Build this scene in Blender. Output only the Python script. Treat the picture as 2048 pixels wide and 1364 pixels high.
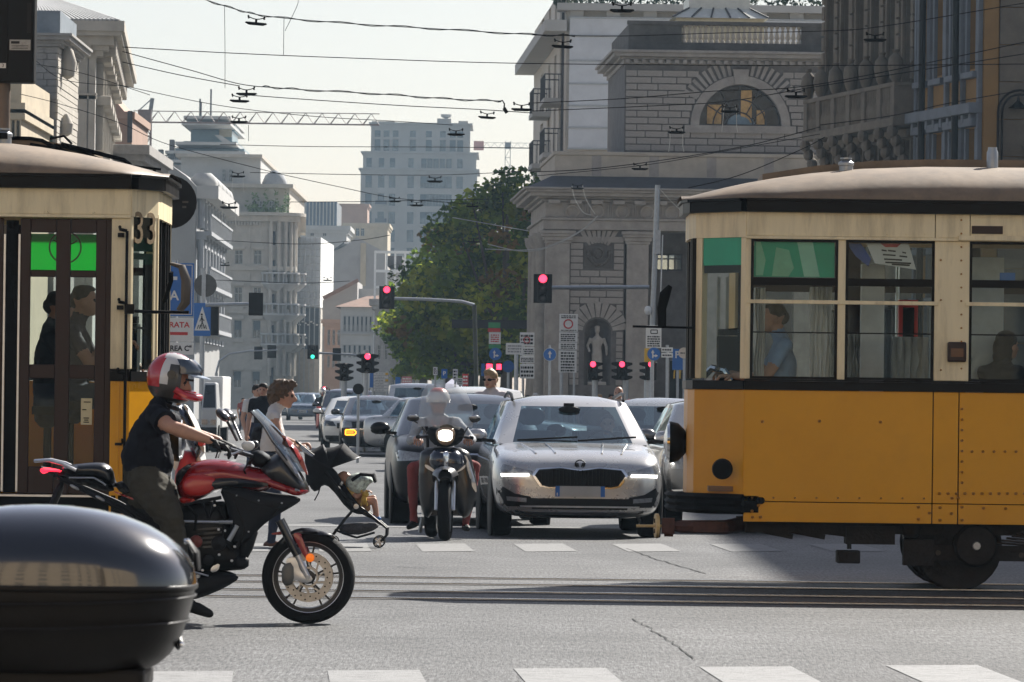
import bpy,bmesh,math,random
import numpy as np
from mathutils import Vector,Matrix,noise
from mathutils.bvhtree import BVHTree
from mathutils.geometry import delaunay_2d_cdt
random.seed(7)
pi=math.pi
V=Vector
for _o in list(bpy.data.objects):
 bpy.data.objects.remove(_o)
scene=bpy.context.scene
C=scene.collection
# ------------------------------------------------------------------ camera, sky, sun, exposure
FPX,CAMH,HZ,ROLL=11000.0,1.48,792.0,0.0125
PITCH=math.atan((HZ-682)/FPX)
M3=Matrix.Rotation(pi/2+PITCH,3,'X')@Matrix.Rotation(ROLL,3,'Z')
cd=bpy.data.cameras.new('camera')
cam=bpy.data.objects.new('camera',cd)
C.objects.link(cam)
cam.matrix_world=Matrix.Translation((0,0,CAMH))@M3.to_4x4()
cd.sensor_width=36.0
cd.lens=36.0*FPX/2048
cd.clip_start,cd.clip_end=0.5,9000
cd.dof.use_dof=True
cd.dof.focus_distance=46.0
cd.dof.aperture_fstop=34.0
scene.camera=cam
SUN=V((0.72,1.10,1.0)).normalized()
SUN_EL=math.asin(SUN.z)
SUN_AZ=math.atan2(SUN.x,SUN.y)
w=bpy.data.worlds.new('World')
scene.world=w
w.use_nodes=True
nt=w.node_tree
nt.nodes.clear()
sky=nt.nodes.new('ShaderNodeTexSky')
sky.sky_type='NISHITA'
sky.sun_disc=False
sky.sun_elevation=SUN_EL
sky.sun_rotation=SUN_AZ
sky.air_density=1.0
sky.dust_density=0.7
sky.ozone_density=1.6
bg=nt.nodes.new('ShaderNodeBackground')
bg.inputs['Strength'].default_value=0.054
wo=nt.nodes.new('ShaderNodeOutputWorld')
wb=nt.nodes.new('ShaderNodeMix')
wb.data_type,wb.blend_type='RGBA','MULTIPLY'
wb.inputs[0].default_value=1
wb.inputs[7].default_value=(1.03,.945,.925,1)
hs=nt.nodes.new('ShaderNodeHueSaturation')
hs.inputs['Saturation'].default_value=0.68
nt.links.new(sky.outputs[0],hs.inputs['Color'])
nt.links.new(hs.outputs[0],wb.inputs[6])
nt.links.new(wb.outputs[2],bg.inputs[0])
nt.links.new(bg.outputs[0],wo.inputs[0])
ld=bpy.data.lights.new('sun','SUN')
ld.energy=5.0
ld.angle=math.radians(0.5)
ld.color=(1.0,0.955,0.88)
sun=bpy.data.objects.new('sun',ld)
C.objects.link(sun)
sun.rotation_euler=SUN.to_track_quat('Z','Y').to_euler()
sun.location=(30,60,80)
vs_=scene.view_settings
vs_.view_transform='Standard'
vs_.look='None'
vs_.exposure=1.12
vs_.gamma=1.0
vs_.use_curve_mapping=False
cy=scene.cycles
cy.use_denoising=True
cy.max_bounces=8
cy.transparent_max_bounces=16
cy.volume_bounces=0
cy.sample_clamp_indirect=6
cy.caustics_reflective=False
cy.caustics_refractive=False
# ------------------------------------------------------------------ photograph pixels (2048 wide) to metres
def ray(px,py):
 return M3@V(((px-1024)/FPX,-(py-682)/FPX,-1))
def pt(px,py,Y):
 d=ray(px,py)
 return V((0,0,CAMH))+d*(Y/d.y)
def gnd(px,py,z=0.0):
 d=ray(px,py)
 return V((0,0,CAMH))+d*((z-CAMH)/d.z)
def S(Y):
 return FPX/Y
 # ------------------------------------------------------------------ materials
MATS={}
def mat(name,col=(.5,.5,.5),rough=.6,metal=0.0,var=.12,vs=6.0,bump=0.0,bs=60.0,spec=.5,coat=0.0,emit=None,es=0.0,dirt=0.0,ds=1.2,dcol=(.03,.028,.025),stretch=None):
 if name in MATS:
  return MATS[name]
 if max(col)<.03 and coat==0 and spec==.5:
  spec=.18
 m=bpy.data.materials.new(name)
 m.use_nodes=True
 N,L=m.node_tree.nodes,m.node_tree.links
 b=N['Principled BSDF']
 b.inputs['Roughness'].default_value=rough
 b.inputs['Metallic'].default_value=metal
 b.inputs['Specular IOR Level'].default_value=spec
 b.inputs['Coat Weight'].default_value=coat
 b.inputs['Coat Roughness'].default_value=.04
 tc=N.new('ShaderNodeTexCoord')
 co=tc.outputs['Object']
 if stretch:
  mp=N.new('ShaderNodeMapping')
  mp.inputs['Scale'].default_value=stretch
  L.new(co,mp.inputs[0])
  co=mp.outputs[0]
 c=tuple(col)+(1,)
 src=None
 if var>0:
  n=N.new('ShaderNodeTexNoise')
  n.inputs['Scale'].default_value=vs
  n.inputs['Detail'].default_value=6
  n.inputs['Roughness'].default_value=.65
  L.new(co,n.inputs['Vector'])
  r=N.new('ShaderNodeValToRGB')
  r.color_ramp.elements[0].position=.3
  r.color_ramp.elements[1].position=.7
  r.color_ramp.elements[0].color=tuple(max(0,x*(1-var))for x in col)+(1,)
  r.color_ramp.elements[1].color=tuple(min(1,x*(1+var))for x in col)+(1,)
  L.new(n.outputs['Fac'],r.inputs[0])
  src=r.outputs[0]
  rr=N.new('ShaderNodeMapRange')
  rr.inputs[3].default_value=max(0,rough-.08)
  rr.inputs[4].default_value=min(1,rough+.10)
  L.new(n.outputs['Fac'],rr.inputs[0])
  L.new(rr.outputs[0],b.inputs['Roughness'])
 if dirt>0:
  n2=N.new('ShaderNodeTexNoise')
  n2.inputs['Scale'].default_value=ds
  n2.inputs['Detail'].default_value=8
  n2.inputs['Roughness'].default_value=.7
  L.new(co,n2.inputs['Vector'])
  r2=N.new('ShaderNodeValToRGB')
  r2.color_ramp.elements[0].position=.48
  r2.color_ramp.elements[1].position=.75
  r2.color_ramp.elements[0].color=(0,0,0,1)
  r2.color_ramp.elements[1].color=(dirt,)*3+(1,)
  L.new(n2.outputs['Fac'],r2.inputs[0])
  mx=N.new('ShaderNodeMix')
  mx.data_type='RGBA'
  if src:
   L.new(src,mx.inputs[6])
  else:
   mx.inputs[6].default_value=c
  mx.inputs[7].default_value=tuple(dcol)+(1,)
  L.new(r2.outputs[0],mx.inputs[0])
  src=mx.outputs[2]
 if src:
  L.new(src,b.inputs['Base Color'])
 else:
  b.inputs['Base Color'].default_value=c
 if bump>0:
  n3=N.new('ShaderNodeTexNoise')
  n3.inputs['Scale'].default_value=bs
  n3.inputs['Detail'].default_value=4
  L.new(co,n3.inputs['Vector'])
  bp=N.new('ShaderNodeBump')
  bp.inputs['Strength'].default_value=bump
  bp.inputs['Distance'].default_value=.02
  L.new(n3.outputs['Fac'],bp.inputs['Height'])
  L.new(bp.outputs[0],b.inputs['Normal'])
 if emit:
  b.inputs['Emission Color'].default_value=tuple(emit)+(1,)
  b.inputs['Emission Strength'].default_value=es
 MATS[name]=m
 return m
def glass(name,tint=(.7,.8,.82),fres=.10,rough=.02,haze=0.0):
 """A pane: tinted see-through with a mirror-like skin whose strength follows the viewing angle."""
 if name in MATS:
  return MATS[name]
 m=bpy.data.materials.new(name)
 m.use_nodes=True
 N,L=m.node_tree.nodes,m.node_tree.links
 N.clear()
 o=N.new('ShaderNodeOutputMaterial')
 t=N.new('ShaderNodeBsdfTransparent')
 t.inputs[0].default_value=tuple(tint)+(1,)
 g=N.new('ShaderNodeBsdfGlossy')
 g.inputs['Roughness'].default_value=rough
 g.inputs[0].default_value=(.78,.93,1,1)
 f=N.new('ShaderNodeFresnel')
 f.inputs[0].default_value=1.5
 ad=N.new('ShaderNodeMath')
 ad.operation='ADD'
 ad.use_clamp=True
 ad.inputs[1].default_value=fres
 mx=N.new('ShaderNodeMixShader')
 geo=N.new('ShaderNodeNewGeometry')
 inv=N.new('ShaderNodeMath')
 inv.operation='SUBTRACT'
 inv.inputs[0].default_value=1.0
 mu=N.new('ShaderNodeMath')
 mu.operation='MULTIPLY'
 L.new(geo.outputs['Backfacing'],inv.inputs[1])
 L.new(f.outputs[0],ad.inputs[0])
 L.new(ad.outputs[0],mu.inputs[0])
 L.new(inv.outputs[0],mu.inputs[1])
 L.new(mu.outputs[0],mx.inputs[0])
 L.new(t.outputs[0],mx.inputs[1])
 L.new(g.outputs[0],mx.inputs[2])
 last=mx.outputs[0]
 if haze>0:
  d=N.new('ShaderNodeBsdfDiffuse')
  d.inputs[0].default_value=(.75,.75,.75,1)
  m2=N.new('ShaderNodeMixShader')
  m2.inputs[0].default_value=haze
  L.new(last,m2.inputs[1])
  L.new(d.outputs[0],m2.inputs[2])
  last=m2.outputs[0]
 L.new(last,o.inputs[0])
 MATS[name]=m
 return m
 # ------------------------------------------------------------------ mesh building
BASE={}
def basis(d,up=None):
 d=V(d).normalized()
 up=V(up)if up is not None else V((0,0,1))
 if abs(d.dot(up))>.98:
  up=V((0,1,0))if abs(d.y)<.9 else V((1,0,0))
 a=d.cross(up).normalized()
 return a,a.cross(d).normalized()
class MB:
 def __init__(s):
  s.v,s.f,s.m=[],[],[]
 def add(s,vs,fs,m=0):
  o=len(s.v)
  s.v+=[tuple(x)for x in vs]
  s.f+=[tuple(i+o for i in f)for f in fs]
  s.m+=[m]*len(fs)
  return s
 def box(s,x0,x1,y0,y1,z0,z1,m=0):
  return s.add([(x0,y0,z0),(x1,y0,z0),(x1,y1,z0),(x0,y1,z0),(x0,y0,z1),(x1,y0,z1),(x1,y1,z1),(x0,y1,z1)],[(3,2,1,0),(4,5,6,7),(0,1,5,4),(1,2,6,5),(2,3,7,6),(3,0,4,7)],m)
 def cbox(s,c,sx,sy,sz,m=0):
  return s.box(c[0]-sx/2,c[0]+sx/2,c[1]-sy/2,c[1]+sy/2,c[2]-sz/2,c[2]+sz/2,m)
 def bar(s,a,b,w,h,m=0,up=None):
  a,b=V(a),V(b)
  x,y=basis(b-a,up)
  x,y=x*w/2,y*h/2
  return s.add([a-x-y,a+x-y,a+x+y,a-x+y,b-x-y,b+x-y,b+x+y,b-x+y],[(0,1,2,3),(7,6,5,4),(1,0,4,5),(2,1,5,6),(3,2,6,7),(0,3,7,4)],m)
 def loft(s,rings,m=0,caps=True,closed=True):
  n=len(rings[0])
  vs=[p for r in rings for p in r]
  fs=[]
  for i in range(len(rings)-1):
   for j in range(n if closed else n-1):
    k=(j+1)%n
    fs.append((i*n+j,i*n+k,(i+1)*n+k,(i+1)*n+j))
  if caps and closed:
   fs.append(tuple(range(n-1,-1,-1)))
   fs.append(tuple((len(rings)-1)*n+j for j in range(n)))
  return s.add(vs,fs,m)
 def tube(s,pts,r,n=8,m=0,caps=True,flat=None,side=None,rnd=False):
  pts=[V(p)for p in pts]
  rs=list(r)if isinstance(r,(list,tuple))else[r]*len(pts)
  fl=flat if isinstance(flat,(list,tuple))else[flat or 1.0]*len(pts)
  if rnd:
   d0,d1=(pts[1]-pts[0]).normalized(),(pts[-1]-pts[-2]).normalized()
   pts=[pts[0]-d0*rs[0]*.9,pts[0]-d0*rs[0]*.6]+pts+[pts[-1]+d1*rs[-1]*.6,pts[-1]+d1*rs[-1]*.9]
   rs=[rs[0]*.35,rs[0]*.8]+rs+[rs[-1]*.8,rs[-1]*.35]
   fl=[fl[0],fl[0]]+list(fl)+[fl[-1],fl[-1]]
  rings,x=[],None
  for i,p in enumerate(pts):
   d=(pts[min(i+1,len(pts)-1)]-pts[max(i-1,0)]).normalized()
   if side is not None:
    x=(V(side)-d*V(side).dot(d)).normalized()
   elif x is None:
    x,_=basis(d)
   else:
    x=(x-d*x.dot(d)).normalized()
   y=d.cross(x)
   rings.append([p+(x*math.cos(t)+y*math.sin(t)*fl[i])*rs[i]for t in(2*pi*k/n for k in range(n))])
  return s.loft(rings,m,caps)
 def cyl(s,a,b,r,r2=None,n=16,m=0):
  return s.tube([a,b],[r,r if r2 is None else r2],n,m)
 def lathe(s,prof,c,ax=(0,0,1),n=24,m=0,caps=True):
  ax=V(ax).normalized()
  x,y=basis(ax)
  c=V(c)
  return s.loft([[c+ax*h+(x*math.cos(t)+y*math.sin(t))*r for t in(2*pi*k/n for k in range(n))]for r,h in prof],m,caps)
 def ell(s,c,r,n=14,k=9,m=0,rot=None):
  c=V(c)
  r=(r,r,r)if not isinstance(r,(tuple,list))else r
  rings=[]
  for i in range(1,k):
   a=pi*i/k
   ring=[]
   for j in range(n):
    t=2*pi*j/n
    p=V((r[0]*math.sin(a)*math.cos(t),r[1]*math.sin(a)*math.sin(t),-r[2]*math.cos(a)))
    ring.append(c+(rot@p if rot else p))
   rings.append(ring)
  return s.loft(rings,m)
 def prism(s,poly,d0,d1,plane='XZ',m=0):
  n=len(poly)
  def f(p,d):
   return(p[0],d,p[1])if plane=='XZ' else((d,p[0],p[1])if plane=='YZ' else(p[0],p[1],d))
  vs=[f(p,d0)for p in poly]+[f(p,d1)for p in poly]
  fs=[tuple(range(n)),tuple(range(2*n-1,n-1,-1))]+[(i,i+n,(i+1)%n+n,(i+1)%n)for i in range(n)]
  return s.add(vs,fs,m)
 def wall(s,a,b,z0,z1,t,m=0):
  """upright slab between plan points a and b, thickness t to the left of a->b"""
  a,b=V(a),V(b)
  d=(b-a).normalized()
  nrm=V((-d.y,d.x))*t
  q=[a,b,b+nrm,a+nrm]
  return s.prism([(p.x,p.y)for p in q],z0,z1,'XY',m)
 def xform(s,M):
  s.v=[tuple(M@V(p))for p in s.v]
  return s
 def mesh(s,name,mats,smooth=None,off=None):
  me=bpy.data.meshes.new(name)
  vs=s.v if off is None else[(p[0]-off[0],p[1]-off[1],p[2]-off[2])for p in s.v]
  me.from_pydata(vs,[],s.f)
  mats=mats if isinstance(mats,(list,tuple))else[mats]
  for x in mats:
   me.materials.append(x)
  if len(mats)>1:
   me.polygons.foreach_set('material_index',s.m)
  bm=bmesh.new()
  bm.from_mesh(me)
  bmesh.ops.recalc_face_normals(bm,faces=bm.faces)
  bm.to_mesh(me)
  bm.free()
  if smooth:
   me.shade_smooth()
   me.set_sharp_from_angle(angle=math.radians(smooth))
  me.update()
  return me
 def build(s,name,mats,parent=None,smooth=35,bevel=0,sub=0,label=None,kind=None):
  if parent is not None:
   off=BASE[parent.name]
  else:
   xs=[p[0]for p in s.v];ys=[p[1]for p in s.v];zs=[p[2]for p in s.v]
   off=V(((min(xs)+max(xs))/2,(min(ys)+max(ys))/2,min(zs)))
  o=bpy.data.objects.new(name,s.mesh(name,mats,smooth,off))
  C.objects.link(o)
  if parent is not None:
   o.parent=parent
  else:
   o.location=off
  BASE[o.name]=off
  if bevel:
   b=o.modifiers.new('bevel','BEVEL')
   b.width,b.segments,b.limit_method,b.angle_limit=bevel,2,'ANGLE',math.radians(40)
  if sub:
   d=o.modifiers.new('subsurf','SUBSURF')
   d.levels=d.render_levels=sub
  if label:
   o['label']=label
  if kind:
   o['kind']=kind
  return o
def tag(o,label,cat,group=None):
 o['label'],o['category']=label,cat
 if group:
  o['group']=group
 return o
def thing(name,label,cat,loc=(0,0,0),rz=0,group=None,local=False):
 o=bpy.data.objects.new(name,None)
 o.empty_display_size=.2
 C.objects.link(o)
 o.location=loc
 o.rotation_euler=(0,0,rz)
 BASE[o.name]=V((0,0,0))if local else V(loc)
 return tag(o,label,cat,group)
def inst(src,parent,loc=None,rot=None,sc=None,name=None):
 """a further object sharing the mesh of SRC (one piece more of the same kind)"""
 o=src.copy()
 C.objects.link(o)
 o.parent=parent
 if loc is not None:
  o.location=V(loc)-(BASE[parent.name]if parent is not None else V((0,0,0)))
 if rot is not None:
  o.rotation_euler=rot
 if sc is not None:
  o.scale=sc
 BASE[o.name]=BASE[parent.name]if parent is not None else V((0,0,0))
 return o
def piece(name,mb,mats,parent,loc,rot=(0,0,0),sc=(1,1,1),smooth=35,bevel=0):
 """first of a kind: mesh built about its own origin, then placed (so that inst() can share it)"""
 o=bpy.data.objects.new(name,mb.mesh(name,mats,smooth))
 C.objects.link(o)
 o.parent=parent
 o.location=V(loc)-(BASE[parent.name]if parent is not None else V((0,0,0)))
 o.rotation_euler=rot
 o.scale=sc
 BASE[o.name]=BASE[parent.name]if parent is not None else V((0,0,0))
 if bevel:
  b=o.modifiers.new('bevel','BEVEL')
  b.width,b.segments,b.limit_method,b.angle_limit=bevel,2,'ANGLE',math.radians(40)
 return o
def copy_tree(o,parent=None):
 c=o.copy()
 C.objects.link(c)
 c.parent=parent
 BASE[c.name]=BASE.get(o.name,V((0,0,0)))
 for ch in[x for x in bpy.data.objects if x.parent==o]:
  copy_tree(ch,c)
 return c
FONT_CACHE={}
def text(s,size,m,pos,parent,name='lettering',rot=None,ext=.002,sx=1.0,bold=0.0):
 """raised lettering standing in the XZ plane, facing the viewer unless ROT says otherwise"""
 key=(s,bold,ext/size)
 if key not in FONT_CACHE:
  cu=bpy.data.curves.new('lettering','FONT')
  cu.body=s
  cu.size=1
  cu.align_x,cu.align_y='CENTER','CENTER'
  cu.extrude=ext/size
  cu.offset=bold
  cu.resolution_u=3
  t=bpy.data.objects.new('lettering',cu)
  C.objects.link(t)
  dg=bpy.context.evaluated_depsgraph_get()
  me=bpy.data.meshes.new_from_object(t.evaluated_get(dg))
  bpy.data.objects.remove(t)
  FONT_CACHE[key]=me
 me=FONT_CACHE[key].copy()
 me.materials.clear()
 me.materials.append(m)
 o=bpy.data.objects.new(name,me)
 C.objects.link(o)
 o.parent=parent
 o.location=V(pos)-BASE[parent.name]
 o.rotation_euler=rot if rot is not None else(pi/2,0,0)
 o.scale=(size*sx,size,size)
 BASE[o.name]=BASE[parent.name]
 return o
def dens(poly,step):
 out=[]
 for i,a in enumerate(poly):
  b=poly[(i+1)%len(poly)]
  n=max(1,int(math.hypot(b[0]-a[0],b[1]-a[1])/step))
  out+=[(a[0]+(b[0]-a[0])*k/n,a[1]+(b[1]-a[1])*k/n)for k in range(n)]
 return out
def smoothpoly(poly,it=2):
 for _ in range(it):
  q=[]
  for i,a in enumerate(poly):
   b=poly[(i+1)%len(poly)]
   q+=[(a[0]*.75+b[0]*.25,a[1]*.75+b[1]*.25),(a[0]*.25+b[0]*.75,a[1]*.25+b[1]*.75)]
  poly=q
 return poly
def inside(p,poly):
 c,j=False,len(poly)-1
 for i in range(len(poly)):
  a,b=poly[i],poly[j]
  if(a[1]>p[1])!=(b[1]>p[1])and p[0]<(b[0]-a[0])*(p[1]-a[1])/(b[1]-a[1])+a[0]:
   c=not c
  j=i
 return c
def bdist(p,poly):
 d=1e9
 for i in range(len(poly)):
  a,b=poly[i],poly[(i+1)%len(poly)]
  ex,ey=b[0]-a[0],b[1]-a[1]
  l2=ex*ex+ey*ey or 1e-9
  t=max(0,min(1,((p[0]-a[0])*ex+(p[1]-a[1])*ey)/l2))
  d=min(d,math.hypot(p[0]-a[0]-ex*t,p[1]-a[1]-ey*t))
 return d
def fillpoly(poly,step):
 if sum(a[0]*b[1]-b[0]*a[1]for a,b in zip(poly,poly[1:]+poly[:1]))<0:
  poly=poly[::-1]
 b=dens(poly,step)
 pts=list(b)
 x0,x1=min(p[0]for p in b),max(p[0]for p in b)
 z0,z1=min(p[1]for p in b),max(p[1]for p in b)
 nx,nz=int((x1-x0)/step)+1,int((z1-z0)/step)+1
 for i in range(nx+1):
  for j in range(nz+1):
   p=(x0+(i+.5*(j%2))*step,z0+j*step)
   if inside(p,b)and bdist(p,b)>step*.45:
    pts.append(p)
 n=len(b)
 r=delaunay_2d_cdt([V(p)for p in pts],[(i,(i+1)%n)for i in range(n)],[list(range(n))],1,1e-6)
 return[tuple(p)for p in r[0]],[tuple(f)for f in r[2]]
def puff(mb,poly,yc,T,step=.03,edge=.25,m=0,rad=None,plane='XZ',pw=.5):
 """a side outline given real thickness: a cushion +-T about yc whose edge thickness is edge*T"""
 vs,fs=fillpoly(poly,step)
 b=dens(poly,step)
 ds=[bdist(p,b)for p in vs]
 R=rad or max(ds)or 1
 hs=[]
 for d in ds:
  t=min(1,d/R)
  hs.append(T*(edge+(1-edge)*(1-(1-t)**2)**pw))
 n=len(vs)
 def f(p,y):
  return(p[0],y,p[1])if plane=='XZ' else(y,p[0],p[1])
 A=[f(p,yc-h)for p,h in zip(vs,hs)]+[f(p,yc+h)for p,h in zip(vs,hs)]
 cnt={}
 for q in fs:
  for i in range(len(q)):
   e=(q[i],q[(i+1)%len(q)])
   cnt[tuple(sorted(e))]=cnt.get(tuple(sorted(e)),0)+1
 F=[q for q in fs]+[tuple(i+n for i in reversed(q))for q in fs]
 F+=[(a,a+n,b2+n,b2)for(a,b2),c in cnt.items()if c==1]
 return mb.add(A,F,m)
def drape(mb,poly,bvh,off=.004,th=.012,step=.05,axis='Y',m=0,far=-3.0,M=None):
 """a panel whose outline is given in elevation, laid on a curved surface"""
 vs,fs=fillpoly(poly,step)
 top,bot=[],[]
 for p in vs:
  if axis=='Y':
   o,d=V((p[0],far,p[1])),V((0,1,0))
  elif axis=='X':
   o,d=V((far,p[0],p[1])),V((1 if far<0 else-1,0,0))
  else:
   o,d=V((p[0],p[1],far)),V((0,0,-1))
  h=bvh.ray_cast(o,d)
  hp=h[0]if h[0]is not None else bvh.find_nearest(o+d*abs(far))[0]
  top.append(hp-d*off)
  bot.append(hp+d*th)
 n=len(vs)
 cnt={}
 for q in fs:
  for i in range(len(q)):
   e=tuple(sorted((q[i],q[(i+1)%len(q)])))
   cnt[e]=cnt.get(e,0)+1
 F=[q for q in fs]+[tuple(i+n for i in reversed(q))for q in fs]
 F+=[(a,a+n,b2+n,b2)for(a,b2),c in cnt.items()if c==1]
 return mb.add(top+bot,F,m)
def bvh_of(o):
 dg=bpy.context.evaluated_depsgraph_get()
 e=o.evaluated_get(dg)
 me=e.to_mesh()
 b=BVHTree.FromPolygons([v.co.copy()for v in me.vertices],[tuple(p.vertices)for p in me.polygons])
 e.to_mesh_clear()
 return b
def remesh(mb,voxel,it=3):
 """one continuous skin over overlapping limbs"""
 me=mb.mesh('skin',[],None)
 o=bpy.data.objects.new('skin',me)
 C.objects.link(o)
 r=o.modifiers.new('r','REMESH')
 r.mode,r.voxel_size='VOXEL',voxel
 s_=o.modifiers.new('s','SMOOTH')
 s_.iterations,s_.factor=it,.5
 dg=bpy.context.evaluated_depsgraph_get()
 out=bpy.data.meshes.new_from_object(o.evaluated_get(dg))
 bpy.data.objects.remove(o)
 return out
 # shared materials
M=dict(asphalt=None,cream=mat('cream_paint',(.84,.71,.46),.5,spec=.3,var=.06,vs=3,dirt=.55,ds=1.6,dcol=(.26,.19,.10),bump=.06,bs=9,stretch=(4,4,.6)),yellow=mat('yellow_paint',(.74,.33,.006),.30,spec=.32,var=.08,vs=2.2,dirt=.38,ds=1.1,dcol=(.34,.135,.010),bump=.8,bs=1.25),brown=mat('dark_red_wood',(.020,.005,.004),.4,var=.25,vs=9,spec=.35),black=mat('black_paint',(.003,.003,.0036),.38,var=.2,vs=6,spec=.14),matt=mat('matt_black',(.004,.004,.0043),.75,var=.25,vs=12,bump=.1,bs=60,spec=.15),iron=mat('dirty_iron',(.022,.017,.014),.75,spec=.25,var=.4,vs=9,bump=.3,bs=40),rubber=mat('rubber',(.007,.007,.0074),.8,var=.2,vs=20,bump=.2,bs=90,spec=.2),chrome=mat('chrome',(.75,.76,.78),.12,1.0,var=.05,vs=20),steel=mat('galvanised_steel',(.36,.38,.40),.42,.7,var=.15,vs=10),alu=mat('aluminium',(.55,.56,.58),.32,.9,var=.12,vs=12),roof=mat('roof_canvas',(.205,.15,.10),.6,var=.28,vs=3.0,dirt=.75,ds=2.4,dcol=(.07,.055,.045),bump=.12,bs=7),rail=mat('polished_rail',(.42,.43,.46),.22,1.0,var=.15,vs=14),white=mat('white_paint',(.74,.74,.72),.4,var=.06,vs=5),signwhite=mat('sign_white',(.70,.69,.66),.45,var=.07,vs=4),signblue=mat('sign_blue',(.012,.13,.42),.4,var=.08,vs=4),signred=mat('sign_red',(.50,.025,.03),.4,var=.08,vs=4),signgreen=mat('sign_green',(.03,.25,.10),.4,var=.08,vs=4),signyellow=mat('sign_yellow',(.65,.38,.02),.4,var=.08,vs=4),ink=mat('sign_black',(.02,.02,.02),.5,var=.1,vs=10),redlamp=mat('lit_red_lens',(.5,.02,.03),.3,var=0,emit=(1,.03,.07),es=2.4),greenlamp=mat('lit_green_lens',(.02,.3,.2),.3,var=0,emit=(.05,1,.6),es=.9),whitelamp=mat('lit_white_lamp',(.9,.9,.85),.2,var=0,emit=(1,.95,.85),es=3),amberlamp=mat('lit_amber_lamp',(.7,.3,.02),.3,var=0,emit=(1,.38,.02),es=1.5),skin=mat('skin',(.46,.25,.17),.5,var=.10,vs=22,bump=.05,bs=90),glass=glass('window_glass',(.86,.89,.88),-.024),carglass=glass('car_glass',(.40,.50,.54),.10),darkglass=mat('dark_window',(.022,.03,.038),.08,var=.5,vs=.9,spec=.7),)
# ------------------------------------------------------------------ ground
def asphalt():
 m=bpy.data.materials.new('asphalt')
 m.use_nodes=True
 N,L=m.node_tree.nodes,m.node_tree.links
 b=N['Principled BSDF']
 tc=N.new('ShaderNodeTexCoord')
 def noi(sc,det,r,c0,c1,p0,p1,st=None):
  n=N.new('ShaderNodeTexNoise')
  n.inputs['Scale'].default_value,n.inputs['Detail'].default_value,n.inputs['Roughness'].default_value=sc,det,r
  src=tc.outputs['Object']
  if st:
   mp=N.new('ShaderNodeMapping');mp.inputs['Scale'].default_value=st
   L.new(src,mp.inputs[0]);src=mp.outputs[0]
  L.new(src,n.inputs['Vector'])
  q=N.new('ShaderNodeValToRGB')
  q.color_ramp.elements[0].position,q.color_ramp.elements[1].position=p0,p1
  q.color_ramp.elements[0].color,q.color_ramp.elements[1].color=(c0,)*3+(1,),(c1,)*3+(1,)
  L.new(n.outputs['Fac'],q.inputs[0])
  return n,q.outputs[0]
 def mul(a,bb):
  x=N.new('ShaderNodeMix');x.data_type='RGBA';x.blend_type='MULTIPLY'
  x.inputs[0].default_value=1
  L.new(a,x.inputs[6]);L.new(bb,x.inputs[7])
  return x.outputs[2]
 n1,c1=noi(44,5,.8,.22,2.1,.34,.68,(1,.10,1))
 n2,c2=noi(.55,8,.62,.55,1.28,.32,.68,(1,.35,1))
 n3,c3=noi(2.4,6,.7,.82,1.12,.35,.65,(.25,1.6,1))
 base=N.new('ShaderNodeRGB');base.outputs[0].default_value=(.0875,.0878,.088,1)
 L.new(mul(mul(mul(base.outputs[0],c1),c2),c3),b.inputs['Base Color'])
 b.inputs['Roughness'].default_value=.62
 b.inputs['Specular IOR Level'].default_value=.22
 bp=N.new('ShaderNodeBump');bp.inputs['Strength'].default_value=.55;bp.inputs['Distance'].default_value=.012
 L.new(n1.outputs['Fac'],bp.inputs['Height'])
 L.new(bp.outputs[0],b.inputs['Normal'])
 return m
M['asphalt']=asphalt()
M['worn']=mat('worn_road_paint',(.165,.165,.163),.7,var=.3,vs=20,dirt=1.0,ds=7,dcol=(.12,.118,.113),bump=.3,bs=70)
M['paint']=mat('road_paint',(.215,.215,.215),.7,var=.25,vs=30,dirt=1.0,ds=6,dcol=(.115,.115,.115),bump=.3,bs=70)
M['tar']=mat('crack_tar',(.02,.02,.02),.7,var=.4,vs=20)
M['pave']=mat('paving',(.30,.28,.25),.8,var=.2,vs=5,dirt=.4)
road=MB()
gx=[-600,-60,-20,-8,0,8,20,60,600]
gy=[-60,0,20,40,60,90,140,220,400,1350]
road.add([(x,y,0)for y in gy for x in gx],[(j*9+i,j*9+i+1,(j+1)*9+i+1,(j+1)*9+i)for j in range(9)for i in range(8)])
road=road.build('road',M['asphalt'],smooth=None,kind='structure')
def sheet(name,poly,m,z=.004,parent=road):
 mb=MB()
 mb.add([(p[0],p[1],z)for p in poly],[tuple(range(len(poly)))])
 return mb.build(name,m,parent,smooth=None)
 # the two tram tracks crossing in front: grooved rails let into the asphalt
for yr in(39.9,41.35,43.08,44.53):
 sheet('rail_bed',[(-60,yr-.19),(60,yr-.19),(60,yr+.19),(-60,yr+.19)],mat('rail_bed',(.05,.048,.045),.75,var=.4,vs=7,bump=.3,bs=30),.003)
 mb=MB()
 mb.box(-60,60,yr-.035,yr+.035,-.05,.012)
 mb.box(-60,60,yr+.085,yr+.105,-.05,.010)
 mb.build('tram_rail',M['rail'],road,smooth=None)
 sheet('rail_groove',[(-60,yr+.036),(60,yr+.036),(60,yr+.084),(-60,yr+.084)],M['tar'],.0055)
 for d in(-.2,.21):
  mb=MB();q=[]
  for k in range(81):
   q.append((-40+k,yr+d+.012*noise.noise((k*.37,yr,d))))
  n=len(q)
  mb.add([(x,y-.014,.007)for x,y in q]+[(x,y+.014,.007)for x,y in q],[(i,i+1,i+n+1,i+n)for i in range(n-1)])
  mb.build('road_joint',M['tar'],road,smooth=None)
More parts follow.
